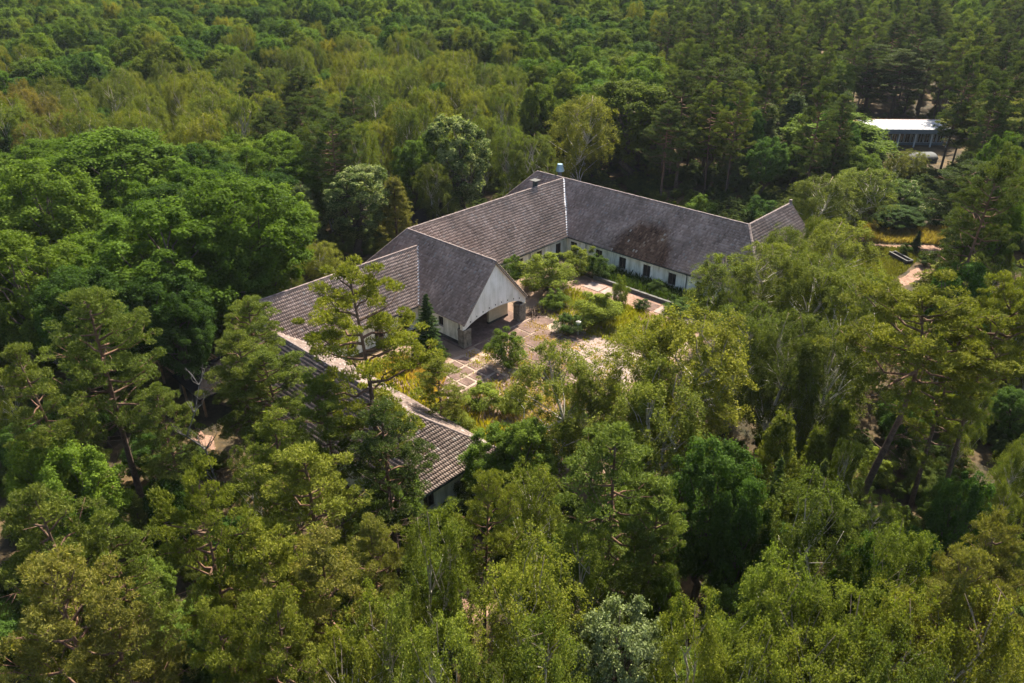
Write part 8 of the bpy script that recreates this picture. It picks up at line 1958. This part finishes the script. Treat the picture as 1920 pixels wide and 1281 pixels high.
for ln in TREES.strip().splitlines():
    k, x, y, z, h, wd, c, lab = ln.split(' ', 7); grp = None
    if lab[0] == '#': lab, grp = GROUPS[int(lab[1:])]
    tree(k, float(x), float(y), float(z), float(h), float(wd), c, lab, grp)

FAR = {
  ('oak', 'oak'): '-247,2004,67,115,143 813,717,26,95,157 1326,-302,28,74,146 -73,1483,35,86,150 279,1770,63,108,172 1066,640,36,105,153 32,1182,18,95,121 655,586,11,93,130 803,137,3,72,136 562,1442,52,101,178 -151,1941,64,95,162 852,500,18,101,125 -228,1835,56,82,165 1197,669,45,115,146 963,1009,47,103,168 39,1479,38,76,169 716,728,21,87,146 1374,754,59,112,166 1602,-353,47,81,142 823,1090,44,99,165 -180,2205,82,107,153 1297,-24,31,82,139 -297,1814,54,76,157 19,2148,82,111,156 1075,-344,11,66,117 1234,-279,22,75,119 484,1576,57,98,168 196,1919,70,105,156 599,1378,50,101,154 709,1416,57,96,174 -117,2103,76,109,138 1005,683,35,94,142 -295,1980,65,84,147 363,2056,84,102,180 1165,1157,64,110,166 -5,1915,66,109,130 1003,1393,68,107,172 -130,2050,72,79,173 1096,706,41,115,121 -70,2503,104,113,158 629,1439,55,95,161 817,1551,69,104,171 -207,1862,58,92,128 1034,726,38,104,128 137,1672,53,79,161 -173,1980,67,91,138 1304,-388,26,64,121 754,1074,40,108,124 256,1286,32,76,146 715,1435,58,112,141 1176,634,43,108,125 1188,844,52,86,171 373,1549,52,77,174 -149,2493,102,98,165 514,1243,39,88,142 587,1075,32,76,156 822,1763,81,108,175 917,816,36,91,138 528,1834,75,109,154 26,1986,71,76,179 834,678,25,75,145 -92,2735,120,103,177 908,41,7,61,125 1103,926,50,99,146 880,1115,48,77,177 300,1746,62,112,124 1064,1063,55,107,139 991,1231,59,113,136 651,716,17,77,124 179,1614,50,96,125 429,1809,70,86,173 791,1165,46,104,128 1233,764,51,76,178 -37,2429,100,94,166 1259,1016,63,89,175 497,1286,41,98,123 986,821,40,100,124 701,1639,69,104,151 1048,82,17,71,115 642,1916,84,98,170 -44,2292,90,98,144 35,2036,74,107,122 976,1268,60,85,170 594,1668,67,105,137 542,1567,59,89,148 1543,-300,43,72,117 1112,1673,88,114,159 149,2468,106,91,175 -116,2281,88,105,124 1148,641,41,84,133 130,2412,102,98,157 507,1731,68,80,169 393,2235,96,110,147 1223,1184,69,106,143 1186,403,35,77,128 67,2246,89,86,158 60,2802,127,112,156 -12,2751,122,109,151 1081,904,48,94,128 886,1583,73,104,146 1431,1357,88,105,166 67,2660,117,110,146 1104,1385,73,100,150 -80,2399,97,87,150 442,2074,87,86,170 334,2012,80,106,128 1687,1486,107,114,174 1322,1482,88,99,168 212,2863,134,106,168 1419,802,63,98,131 161,2786,127,103,162 39,2462,103,104,131 1243,397,38,62,149 654,1968,87,106,139 917,1343,62,85,149 1706,1397,104,109,171 1138,2038,110,106,177 342,1908,74,86,142 1040,1435,72,94,147 189,2676,120,109,145 558,1735,70,102,123 1398,1144,76,108,132 1330,1656,97,100,168 390,1928,76,100,121 608,1266,44,77,128 1555,1690,110,112,166 1214,1120,65,89,140 674,1585,65,86,138 990,1935,98,92,172 498,1957,81,93,138 685,1527,62,77,148 1227,1662,93,114,139 406,2217,95,101,136 669,2176,100,84,178 892,1892,91,98,151 1068,1281,66,81,152 569,2010,87,105,129 304,2100,85,88,140 126,2924,136,97,164 341,2859,136,103,165 1325,1024,67,76,159 1068,1412,72,78,163 278,2408,105,88,153 901,2064,102,98,157 1572,1520,103,92,178 1308,1430,85,82,170 210,2941,139,102,156 1831,1488,115,107,166 -29,2924,134,89,158 1581,1131,86,79,174 1979,1446,121,109,169 415,2126,90,80,153 1776,1312,104,90,178 1031,2036,105,102,153 1318,1062,68,84,140 1086,1656,86,114,120 1151,1964,106,114,139 1905,1378,114,104,165 -75,2811,125,95,136 1836,1616,121,113,162 1232,1970,110,114,144 987,1706,85,85,153 361,2588,118,94,150 806,1902,89,105,124 1264,1529,88,112,123 432,2444,111,88,154 1434,1148,78,85,146 1160,1760,95,110,129 983,2263,117,106,152 1064,1870,97,111,129 649,2291,107,110,127 710,1746,76,85,134 1303,2058,118,98,171 16,3031,142,87,162 1430,1641,101,89,167 1119,1885,100,103,141 284,2670,122,90,152 554,2151,95,78,159 137,1985,73,75,125 448,2512,116,82,166 1060,1761,91,94,141 1484,1331,89,77,171 800,2078,99,76,174 498,2052,87,95,122 963,1740,86,79,153 822,1997,95,95,133 205,2511,110,77,151 1207,1604,89,98,128 -79,2857,128,94,126 551,2186,97,80,147 78,3192,153,95,151 1294,2426,138,105,168 1428,2043,122,104,154 489,2649,126,87,156 869,2750,143,109,151 1920,1576,124,93,173 1388,1004,70,76,133 544,1940,82,78,131 164,2634,117,86,134 1385,2364,138,111,156 586,2804,138,83,176 1282,2308,131,114,144 1474,2088,127,94,170 567,2462,116,75,167 503,2842,138,103,139 682,2745,137,86,170 1936,1167,108,88,153 1564,1586,105,81,165 890,2201,110,89,144 1851,1209,104,108,121 1947,1523,123,102,149 1390,1454,90,76,153 1742,1790,124,95,162 64,3078,145,82,151 2080,1263,120,80,178 306,3025,146,79,170 1117,2315,125,87,163 1881,1808,132,104,153 535,2788,136,110,122 621,2769,137,81,168 618,2226,102,80,138 271,2805,131,95,126 27,3172,151,76,161 1083,2194,116,78,167 1570,1828,118,90,153 929,1725,83,82,121 301,2949,141,99,125 1247,2434,137,90,163 1160,2530,139,98,150 1139,2158,116,90,141 821,2595,132,76,172 23,2989,139,88,121 1267,2117,119,98,133 1219,566,43,63,101 792,2746,140,98,135 300,2359,102,76,121 982,2410,126,88,142 1440,2133,128,98,137 1197,2005,110,86,134 623,2685,131,84,140 2202,1525,137,113,128 1786,1874,131,77,178 1896,1391,114,93,128 1633,1511,105,89,125 1860,1715,127,92,141 1229,1772,99,77,132 2027,1422,123,90,138 328,2576,117,77,123 356,3114,153,91,128 1932,1439,118,77,151 1718,1566,112,82,135 1548,2006,126,98,126 2028,1482,126,96,127 593,2929,146,86,135 1480,1448,94,79,120 788,2349,115,78,128 2185,1334,128,91,131 1137,2389,130,87,134 501,2612,123,79,123 -23,3150,149,75,124 833,2446,123,83,121 1777,1956,134,93,131 1184,2294,126,83,125 1749,2034,137,89,125 2050,1628,133,84,126 1949,1770,134,78,132 1088,2537,137,76,122',
  ('oak', 'maple'): '688,91,0,75,123 -141,1357,25,95,126 594,1488,56,110,179 25,1526,40,94,153 -77,1411,30,79,158 327,1273,34,89,164 1225,-160,23,89,123 794,327,8,90,125 598,1094,34,92,164 502,1688,65,111,176 97,1805,60,111,148 748,870,30,99,146 485,622,4,74,137 936,644,29,111,126 342,576,0,75,118 1303,766,55,111,160 1123,787,46,115,142 1086,-254,12,71,116 230,692,0,68,123 1049,1024,52,100,170 676,1119,39,96,152 299,505,0,69,111 229,1822,65,114,143 535,1351,46,84,176 601,1190,40,103,139 154,800,0,65,128 -138,1646,45,89,130 552,1252,41,114,126 -64,1792,56,110,121 349,1396,42,105,130 158,1873,66,97,158 373,1425,44,85,162 868,1046,44,103,144 615,1341,48,100,150 231,1187,25,87,125 871,760,31,103,123 389,626,0,70,119 1127,100,22,76,128 -147,2350,92,99,158 746,1380,56,87,177 435,2239,98,112,175 260,1645,54,98,138 509,996,25,82,134 901,632,27,94,121 1189,-258,20,62,123 206,1530,46,78,155 -57,2322,92,104,146 12,2200,85,88,166 172,1498,43,84,132 459,826,13,64,140 1286,-230,27,78,102 304,1566,51,96,125 52,2179,84,90,157 1557,947,77,102,162 1254,1382,80,100,173 830,227,7,67,110 881,250,11,76,102 12,2420,100,86,173 926,1206,55,97,138 1113,995,54,81,162 916,1416,66,110,134 592,2302,106,114,162 865,1246,54,88,147 979,1454,70,84,173 683,1562,64,82,159 1041,797,42,88,124 562,2423,113,107,165 394,2352,104,112,142 1191,1720,94,99,177 468,1666,62,97,126 798,1881,87,112,140 179,2589,114,109,145 1138,1507,81,107,144 1367,-40,35,62,126 1236,1250,72,104,137 1356,1331,83,105,148 631,2027,90,92,161 613,1754,73,106,124 -40,2667,116,100,140 185,1991,75,81,140 238,2741,126,113,145 816,2513,126,114,167 869,1934,93,90,171 1199,926,56,92,126 1799,1284,104,101,174 144,3043,144,104,167 257,2148,87,97,130 235,2324,98,100,135 483,2910,142,104,179 317,2662,122,92,170 1449,-81,40,70,106 1090,406,29,73,108 722,2673,133,110,168 1447,1212,82,110,129 35,3263,158,103,166 883,1693,80,76,174 1112,315,28,71,105 450,2291,101,82,168 1513,1751,111,113,157 1164,546,39,81,107 689,2295,109,95,160 1166,1555,84,84,165 477,2579,121,95,162 1690,1175,94,106,137 1512,1054,79,88,142 182,3026,144,105,144 767,2414,118,94,161 1241,1158,68,78,141 1002,2283,118,112,142 776,2151,102,81,166 1616,1225,92,81,165 145,2596,114,85,142 1626,1422,101,110,132 936,2168,109,102,141 409,3020,148,86,180 -7,2765,123,95,122 1461,2029,123,100,162 1386,2017,119,87,176 282,3088,150,103,143 688,2519,123,110,127 584,1960,84,82,127 381,2637,122,88,143 655,2392,114,88,145 1715,1753,121,106,142 739,2838,144,100,149 2219,1356,131,87,176 774,2398,118,105,120 1683,1096,90,89,124 1674,1771,120,112,128 1345,2149,124,114,123 1271,1991,112,98,130 708,2035,93,75,133 1753,1564,114,91,143 1956,1746,133,84,178 1899,1182,106,77,153 1379,2208,129,85,165 1307,1886,108,100,121 2193,1449,134,108,133 1695,1942,129,95,148 1050,1923,99,81,132 2264,1355,134,82,160 2026,1696,135,82,163 2102,1406,127,87,143 1736,2018,135,100,132 1827,1570,118,89,130 2122,1478,131,76,157 898,2538,130,78,136 1550,2171,135,92,130 1391,2300,135,77,148',
  ('oak', 'oakl'): '577,1170,37,110,155 92,1373,32,80,173 750,533,14,105,125 -222,1720,48,102,138 732,664,19,85,161 -51,1428,32,94,137 -71,1952,67,94,179 696,773,22,80,170 308,1157,26,79,169 319,1446,44,110,142 684,1287,48,98,179 659,1215,43,101,154 1137,876,50,112,152 826,1360,58,104,164 639,1057,34,95,137 858,912,37,111,121 712,1208,45,111,130 168,2086,81,104,155 940,1058,48,87,167 718,921,30,79,151 1850,11,69,87,159 532,1780,72,104,160 1377,463,49,88,153 602,981,28,86,133 1983,-268,74,85,149 908,1524,71,104,168 427,1559,54,84,163 1679,-16,57,82,147 142,1546,45,79,145 964,911,42,82,160 107,1446,37,84,127 773,1422,60,111,139 607,2127,96,115,169 1285,594,48,89,148 -17,2093,77,92,147 1060,1190,61,94,164 1567,272,55,85,148 464,1797,70,97,154 1420,422,50,88,142 1635,79,56,85,136 263,2051,81,105,142 85,1890,66,88,142 1510,507,58,87,154 590,1554,60,88,157 92,2040,76,89,151 1501,264,51,85,137 868,1764,83,110,158 1361,709,56,86,157 1124,880,50,90,143 801,1263,52,80,160 2163,62,91,90,158 104,1959,71,86,142 1838,-161,65,77,138 1959,-186,74,89,125 345,1513,49,82,132 1274,982,62,101,136 952,724,33,80,124 452,1932,78,110,126 193,2428,104,98,151 9,3093,146,113,158 1620,312,60,69,160 1225,1486,84,100,158 436,2794,134,112,169 1511,1403,94,104,164 1892,1107,103,113,159 1763,223,67,73,153 1438,1103,77,92,156 -144,2561,107,92,139 454,1965,81,89,146 1802,621,80,87,154 1885,61,72,87,123 1470,567,58,85,130 347,2189,92,103,131 1623,896,79,87,158 1290,1186,72,78,170 2203,249,97,87,154 1921,418,82,84,150 1382,1887,112,112,164 1934,-254,71,64,139 1741,-19,61,62,146 946,1988,99,106,149 538,2849,140,114,161 1644,269,60,64,154 713,2514,123,111,157 1774,88,65,75,130 436,2966,145,100,180 568,1777,73,83,142 1452,1882,115,108,168 1818,1374,109,102,170 1901,700,89,85,158 1820,-199,64,63,130 2160,-145,88,67,151 1617,365,61,70,142 2354,-19,103,82,145 1087,1623,84,80,168 1578,580,65,78,137 361,2518,114,86,164 2378,-164,103,80,139 830,2430,122,106,156 1708,563,73,69,159 1951,142,78,68,148 138,2868,132,101,142 2176,-6,91,73,144 1250,1707,96,102,144 2575,-151,116,84,140 1838,1271,106,88,176 2139,29,89,66,155 2009,359,86,72,156 2132,522,99,86,149 999,2010,102,91,158 1225,2051,114,92,173 2214,305,99,77,154 2135,-110,86,71,132 267,2964,141,86,173 1724,1029,90,99,132 2121,1273,122,114,147 2138,262,93,76,145 1835,148,70,72,125 808,2214,108,96,144 1961,192,80,72,134 2299,-213,97,66,142 2237,-44,94,80,124 1967,1070,106,89,159 806,2095,100,77,167 1688,220,62,63,132 2080,-76,83,68,131 306,2878,136,99,142 2609,179,123,81,157 2585,-6,119,82,142 1325,1857,108,81,178 1872,475,80,80,130 2481,-154,110,82,127 158,3178,154,89,164 2540,-101,114,80,135 488,2450,112,100,128 665,2492,120,98,141 2156,-36,89,63,145 1574,2038,129,95,177 1507,705,65,67,140 1904,326,79,68,140 1735,795,82,81,136 2487,15,112,88,125 89,2936,136,97,131 1777,1172,98,81,161 2713,31,128,78,156 2011,1580,129,114,148 2433,5,108,67,156 1987,1335,117,89,168 1901,748,90,80,142 1710,907,84,70,160 1634,577,68,72,129 2564,-183,115,74,138 2210,956,116,90,157 1567,408,59,61,134 2407,141,109,72,150 2486,128,114,87,129 2008,474,89,70,149 373,2905,140,94,146 2465,535,121,81,159 1659,838,79,84,124 1235,2096,117,79,179 1614,1471,102,82,159 1759,1759,124,94,163 101,2948,137,93,131 1708,2042,135,97,170 1460,755,64,61,144 825,2273,112,77,163 1536,2215,136,105,156 3200,-64,161,87,154 2005,1204,113,90,148 925,2247,114,78,162 1584,1273,92,90,125 2228,736,111,85,140 1565,1935,123,83,171 2129,833,107,76,154 1785,923,89,66,158 2409,452,115,70,160 1549,1327,92,92,122 2311,824,119,80,156 2056,414,91,72,130 2220,479,103,72,143 2129,374,95,67,141 2244,-13,95,60,137 1463,1743,108,80,154 2632,528,132,88,142 1974,1037,105,84,138 1841,765,87,68,143 1309,1549,91,80,134 1545,731,68,67,124 1304,2369,135,91,159 124,3156,152,88,135 1802,726,84,73,128 2295,209,102,63,147 2569,139,120,74,136 943,2690,141,88,158 2434,494,118,86,128 2687,279,130,78,141 2534,323,121,69,152 2134,1365,127,93,143 2967,351,150,80,157 2715,-109,126,67,138 421,2966,145,84,143 1964,944,101,77,135 2447,274,114,78,125 916,2414,123,79,150 2270,1148,127,86,145 2776,570,142,81,149 1824,1881,133,77,174 1090,2558,138,93,140 1931,345,81,61,124 1709,1230,97,80,125 535,2987,149,76,157 2468,101,112,65,133 2299,925,121,76,147 2245,602,108,79,122 2438,1039,133,89,138 2317,619,113,74,133 476,3041,151,94,124 2189,635,105,67,139 2428,673,122,83,126 2739,344,135,77,134 1325,1940,112,81,132 2124,1109,116,72,148 2909,56,142,65,149 2782,280,137,69,144 2145,1027,115,82,126 2302,1076,126,75,147 1744,1664,118,84,132 2210,1116,122,86,126 2306,540,110,73,121 2052,1168,114,77,132 2366,1015,128,69,157 2807,190,137,75,125 2565,532,127,63,152 2658,700,137,72,146 2334,1002,126,85,121 2130,1571,135,77,150 2576,463,126,71,129 2770,536,141,65,155 2515,834,132,80,128 2954,229,148,73,129 2355,1249,135,71,153 1930,1711,130,85,129 2611,418,128,68,128 2383,692,119,71,125 1928,1020,102,68,123 2483,1008,135,76,135 2711,462,135,61,145 1250,2346,132,80,125 2902,452,148,65,144 3010,255,152,63,145 1841,1047,97,61,124 2699,773,142,71,132 3084,109,155,63,131 2697,548,136,67,122 2605,576,131,63,126 2848,406,144,62,129 2220,1269,128,68,125',
  ('oak', 'lind'): '349,465,0,79,116 22,1761,56,103,160 -305,1700,46,81,156 857,86,4,87,113 -193,-524,0,31,47 619,577,9,90,126 96,1701,54,89,170 -404,1030,0,61,112 106,767,0,67,127 776,472,13,75,148 365,727,4,74,134 728,308,4,90,109 1141,-36,20,71,140 598,1841,78,111,180 -130,1754,52,87,147 184,822,2,68,130 180,1392,36,78,160 1832,-250,64,84,156 -246,2122,75,83,169 1815,-275,62,83,152 85,1599,47,76,167 39,1852,62,106,136 985,-307,5,63,108 -50,1968,68,93,153 348,1089,23,79,139 -170,2455,99,108,153 288,1839,68,115,137 100,2317,95,112,158 10,1671,50,80,151 1678,1010,86,114,179 251,2231,92,114,155 61,2316,94,98,166 479,1407,47,94,138 408,1591,56,78,173 1338,923,63,92,172 953,1855,92,112,178 432,1442,48,80,156 906,959,42,91,138 970,1062,50,109,126 1702,-94,57,74,148 998,161,16,70,119 10,2306,92,114,131 1103,1221,64,107,145 598,2394,112,112,180 268,1462,43,90,123 1770,-232,60,70,146 -24,2505,105,108,145 1512,880,72,88,178 1492,403,54,88,140 1035,583,32,76,137 1295,624,49,78,157 426,1309,39,85,127 909,211,12,76,101 -76,2552,107,86,173 762,1579,68,83,174 99,2783,126,114,158 1789,180,68,78,159 1025,1137,56,111,122 1654,168,59,84,136 1526,1015,78,99,162 1338,299,41,78,131 2139,-236,85,81,143 20,2568,110,99,151 352,2394,105,92,176 379,1663,59,78,149 380,2722,128,107,170 905,1609,76,96,150 462,2188,95,88,170 191,3046,145,111,169 297,2469,109,102,152 1437,348,49,73,140 1784,-75,63,65,150 2067,-187,81,89,122 1011,304,21,69,112 1244,1470,84,87,179 579,2724,133,112,171 1269,671,50,80,135 192,2180,88,103,124 1983,38,78,88,129 371,1774,66,77,148 763,1725,77,91,148 267,2560,114,85,179 1886,405,80,81,157 297,2255,95,97,140 1442,1036,74,95,143 1484,0,44,61,131 1411,662,58,82,133 459,2056,86,84,153 1826,371,75,73,159 1203,468,38,78,112 1712,522,72,85,138 2026,-9,80,87,121 1696,-254,54,74,104 2162,115,92,78,152 1841,578,82,89,142 1019,1655,83,100,138 2014,244,84,75,155 27,2869,131,84,170 1921,-38,73,69,139 2194,282,97,83,155 2085,450,94,86,151 1634,1915,125,112,171 678,2448,118,105,151 1448,1791,110,109,155 1867,-90,68,71,122 1501,-177,42,67,100 2023,698,97,88,156 978,1190,57,81,128 1674,1592,111,108,155 1628,1000,83,86,151 739,2586,128,102,162 1358,1621,97,82,178 624,2882,144,100,174 1507,1923,120,112,156 2272,622,110,90,159 1890,192,75,80,123 327,2733,127,87,163 1810,63,67,71,123 786,1811,82,84,143 1911,949,98,86,160 1974,578,90,82,147 456,2903,141,101,157 2230,-133,93,64,151 2179,362,98,75,159 1517,1498,99,92,156 528,2538,119,87,162 106,2483,106,84,135 1808,922,91,84,151 1764,1487,111,98,161 1933,862,96,88,149 2114,286,92,79,139 1382,1681,101,92,155 1693,112,60,64,125 648,2933,148,100,168 728,2125,99,92,138 2513,-22,114,84,135 1635,697,72,82,126 1988,1663,131,98,180 2269,132,99,80,135 932,2110,106,87,157 1519,304,53,66,121 1786,444,74,62,158 1643,1129,89,100,125 2269,365,104,86,138 1886,622,86,79,138 1958,-88,75,62,129 2981,55,147,89,155 1812,1127,99,76,170 2464,-182,108,69,143 1580,869,75,83,127 2016,133,82,61,148 1521,1621,105,84,165 1690,645,74,74,134 2111,96,88,64,146 2379,267,109,90,128 1916,908,97,82,148 1724,394,69,68,129 1678,1326,99,85,153 2040,490,92,83,130 1589,639,68,73,126 1549,2089,130,104,156 2326,279,106,69,158 2512,505,123,87,149 1522,1849,116,80,178 2132,574,100,69,159 2366,-167,102,63,139 1605,1379,98,78,154 2289,184,102,70,141 2178,746,108,78,151 1819,1790,128,105,146 1402,372,48,62,110 2483,788,128,89,153 2541,128,118,85,126 2900,-108,139,80,140 1059,2181,115,82,157 2376,197,108,75,133 2314,116,102,67,140 689,2607,128,97,132 3072,-93,151,81,147 973,2662,140,102,142 346,2295,99,79,121 1419,1566,97,80,142 2814,-78,134,87,121 2308,16,100,68,126 2192,1014,117,88,140 2382,1100,132,87,156 683,2849,144,88,148 322,3140,154,82,153 2080,761,102,72,144 1206,2422,134,89,154 2188,408,100,75,125 3054,-4,151,84,136 2748,53,131,78,133 2008,406,88,62,138 1739,949,88,72,132 1726,858,84,69,132 2354,418,111,67,148 2294,71,100,68,122 2611,72,122,78,123 2765,252,135,78,141 1292,1827,104,90,122 2401,826,124,79,148 2691,-58,126,72,129 2676,631,137,76,158 2509,418,121,75,138 1680,709,76,62,131 2707,-28,127,76,121 2634,757,137,90,136 1812,992,94,78,122 2264,779,114,84,126 1897,549,84,63,126 3131,-8,156,82,132 3113,114,157,89,127 2070,1522,130,78,161 2728,79,130,75,125 2966,125,147,70,150 2194,1066,119,81,137 1886,1610,123,85,140 2779,83,133,74,127 1418,2195,130,82,148 1417,2316,137,87,146 2677,386,132,73,137 2698,341,132,68,144 1834,805,88,65,127 1843,1745,127,80,149 2182,1150,121,74,145 2517,682,128,82,126 2459,1183,139,82,148 2356,862,122,73,141 2465,962,132,70,156 2636,902,142,87,132 1190,2328,128,88,125 2408,913,127,81,123 2325,711,116,69,128 2004,861,100,65,126 2049,1085,111,68,132 2271,869,118,60,149 2549,825,134,64,151 2396,938,127,64,145 3050,154,153,70,125 2846,587,147,74,123 2129,1250,122,69,121 2768,737,146,70,123 2431,1233,139,65,136 3006,283,152,62,121',
  ('oak', 'beech'): '677,840,24,102,145 764,413,10,87,131 754,965,34,109,143 -96,1336,25,89,125 -260,1611,40,75,152 918,880,39,99,159 -183,2086,74,112,141 -1,1893,64,94,166 1180,994,58,109,173 787,1491,64,107,180 238,1319,33,88,148 -242,1906,61,102,130 1164,779,48,103,158 458,1105,29,97,132 -68,1295,23,76,128 119,2180,86,96,179 -143,2152,79,100,148 786,782,27,92,133 472,1382,45,113,126 160,1771,60,84,169 1463,919,70,105,177 924,1123,51,97,161 109,1675,52,76,171 -186,1562,38,83,120 678,1830,80,108,171 377,1859,72,114,141 -200,2259,85,104,136 -86,1846,59,96,127 671,1698,72,96,175 288,1346,37,89,128 738,1016,36,82,148 -187,2308,89,104,136 883,1462,67,112,144 1209,1325,75,99,178 822,1430,62,100,154 1272,1018,64,88,179 1035,946,48,79,168 168,2135,84,101,148 952,1557,75,92,175 864,1279,56,82,165 544,1498,55,92,138 402,1869,73,106,132 49,1811,60,87,128 965,2034,102,109,176 735,1944,89,100,163 222,1717,58,84,131 696,2329,111,103,176 108,2731,123,106,153 -9,2590,111,93,153 1066,1559,80,107,142 1023,1812,92,96,171 163,2350,98,97,142 1183,1878,102,105,170 1355,1788,105,103,178 382,2785,132,102,173 142,3103,148,104,174 248,1960,74,81,142 40,2691,119,110,133 586,2625,126,112,160 494,2325,105,101,151 1055,1608,82,90,160 1518,1583,103,99,176 47,2773,124,83,176 1485,1080,78,84,160 864,2192,108,110,147 850,2340,117,105,162 933,1822,89,91,154 1809,1499,114,114,157 1942,1363,116,112,159 1153,1632,88,91,155 1314,1612,94,90,167 1806,1037,95,103,138 1391,844,63,82,129 191,2225,90,83,132 984,2094,107,106,141 1038,1312,66,82,133 1636,1654,112,102,156 1172,1841,100,80,172 1659,968,84,79,150 1693,1838,124,107,157 955,2584,135,110,151 1499,1266,87,97,128 1044,2407,128,106,150 867,2566,131,109,144 1171,1445,79,93,122 941,2404,124,95,157 1569,1853,119,99,155 508,2297,103,78,147 1619,1034,84,89,127 478,2784,134,85,162 1144,2245,122,91,160 1222,1841,102,89,142 -20,2987,138,80,138 1403,2271,134,111,138 874,2784,145,114,131 1311,2184,125,84,159 1630,1967,128,111,125 806,2765,142,78,166 1178,2380,131,80,159 1240,2211,124,85,138 1034,2326,122,88,127 526,2737,132,85,122 1952,1305,114,78,128 2296,1415,138,83,138',
  ('birch', 'birch'): '71,-369,0,32,70 -12,-367,0,29,68 31,-369,0,28,74 88,999,9,63,129 500,953,22,62,161 147,905,5,62,123 507,779,13,68,123',
  ('birch', 'birchy'): '8,1150,16,65,130 289,969,14,75,122 343,1040,20,72,136 1063,559,33,65,173 441,879,15,74,124 86,1686,52,65,175 246,1376,37,65,158 1147,690,43,65,176 571,796,17,65,133 529,1098,31,65,140 20,2088,78,65,163 463,1273,39,65,137 1013,850,42,65,133 794,1660,74,65,174 1161,1356,74,65,180 368,1717,62,65,141 574,2118,94,65,178 375,2126,89,65,158 -86,2590,110,65,154 1187,1092,63,65,142 1268,860,57,65,132 231,2498,109,65,164 1512,845,70,65,145 502,2396,110,65,173 559,1645,64,65,126 1373,1047,71,65,142 930,1923,95,65,164 1556,1402,96,65,174 1768,1106,95,65,168 1542,1208,87,65,157 237,2100,83,65,125 1269,1320,78,65,142 1440,1520,96,65,165 833,1772,82,65,138 1382,966,68,65,124 775,1996,93,65,145 1518,1224,86,65,140 231,3124,151,65,169 413,2726,129,65,155 784,2262,110,65,151 121,3259,159,65,164 605,2558,123,65,154 1100,1812,95,65,139 1576,1955,124,65,177 721,2772,140,65,170 1762,1404,107,65,156 954,2486,129,65,163 1960,1521,123,65,170 1328,1746,102,65,142 1326,2218,128,65,159 1124,2118,114,65,141 106,3279,160,65,141 1702,1620,114,65,144 1078,2257,120,65,136 1434,1958,118,65,135 1013,2655,141,65,141 992,2570,136,65,134 1513,2161,132,65,141 975,2501,131,65,122',
  ('birch', 'birchd'): '430,754,8,64,132 249,1029,16,64,128 123,-312,0,29,70',
  ('pine', 'pined'): '2447,734,125,63,218 2462,339,116,64,185 2502,371,120,67,180 2596,459,128,60,211 1596,791,73,52,178 2865,69,139,54,217 2109,1193,119,73,184 2556,946,138,70,207 2302,455,108,57,187 1980,760,96,65,164 2208,448,102,55,184 2135,685,103,66,164 2619,654,134,64,202 2352,1308,137,73,201 2171,904,112,57,203 2636,278,127,64,172 2112,671,101,51,197 1801,658,81,52,166 2811,330,140,64,181 2576,867,137,61,210 2077,844,104,50,204 2660,816,141,64,196 2392,600,118,56,184 2934,339,148,66,172 2790,-14,133,54,173 2567,684,131,52,212 1972,627,91,52,162 2564,282,122,50,187 2923,247,146,54,197 3120,17,156,51,201 2357,1159,132,71,167 2100,1048,113,60,170 3006,322,153,60,179 2809,553,144,64,170 2547,1073,141,61,192 2626,460,130,56,171 2412,995,130,66,162 2424,1178,137,57,199 2850,311,142,52,184 2724,641,140,58,170 2204,1210,125,57,173 2510,1108,140,52,200',
  ('pine', 'pinem'): '2205,805,111,64,200 2374,775,121,73,182 2484,853,130,67,209 2871,134,140,60,206 2166,491,100,55,192 3111,-73,154,71,175 2386,101,107,55,174 2951,-12,144,63,183 2553,159,119,52,201 2802,458,141,62,207 3014,-97,147,56,200 2076,982,109,64,180 2344,643,116,55,199 2400,318,112,56,172 1974,708,94,55,167 2909,-12,141,53,193 2743,412,136,59,190 2587,294,124,56,173 2569,612,130,50,213 2514,583,125,63,166 2849,487,145,56,202 3055,200,154,56,182 2313,1257,133,58,189',
}
_nm = dict(oak='broadleaf_forest', birch='birch_forest', pine='pine_forest', ypine='young_pine_forest')
for (k, c), txt in FAR.items():
    vs = len(SHAPES[k]); pts = [[] for _ in range(vs)]
    for i, q in enumerate(txt.split()):
        x, y, z, wd, h = [float(t)/10 for t in q.split(',')]
        pts[i % vs].append((x, y, z, wd/BASE_W[k], h/BASE_H[k], (i*2.399) % 6.28))
    mt = foliage('leaf_far_' + c, COLOURS[c], trans=0.22 if 'pine' in k else 0.42)
    for v in range(vs):
        if pts[v] and (k, v) in PROTO_CROWN: scatter(_nm[k], k, v, pts[v], mt)
# undergrowth over the whole forest floor
rng = random.Random(3); pts = [[] for _ in range(3)]
HOLES = [(-44, -35, -4.4, -4.5), (-34, -15, -22, 6.5), (-6, -34, 12, 11), (-50, -8, -28, 2.5), (-54.5, -32, -45, -2), (12, -45, 42, -28), (-59, -8, -53, 3.5), (-62, -13, -57, -6), (74, -30, 97, -3), (-58.5, -41.5, -53.5, -35.5), (-18, -56, -11, -44)]
for i in range(6800):
    dd = 14 + 250*rng.random()**1.5 if i % 3 else rng.uniform(95, 150); s = (rng.random()*2-1)*(dd*0.78+8); x = CX + 0.7305*dd + 0.6829*s; y = CY + 0.6829*dd - 0.7305*s
    if any(a < x < c and b < y < d for a, b, c, d in HOLES): continue
    if rng.random() < 0.25 and dd < 70: continue
    k = rng.uniform(0.25, 0.62); pts[i % 3].append((x, y, ground_z(x, y), k*rng.uniform(1, 1.5), k, rng.random()*6.28))
mt = foliage('leaf_undergrowth', (0.055, 0.080, 0.018))
for v in range(3): scatter('undergrowth', 'shrub', v, pts[v], mt)
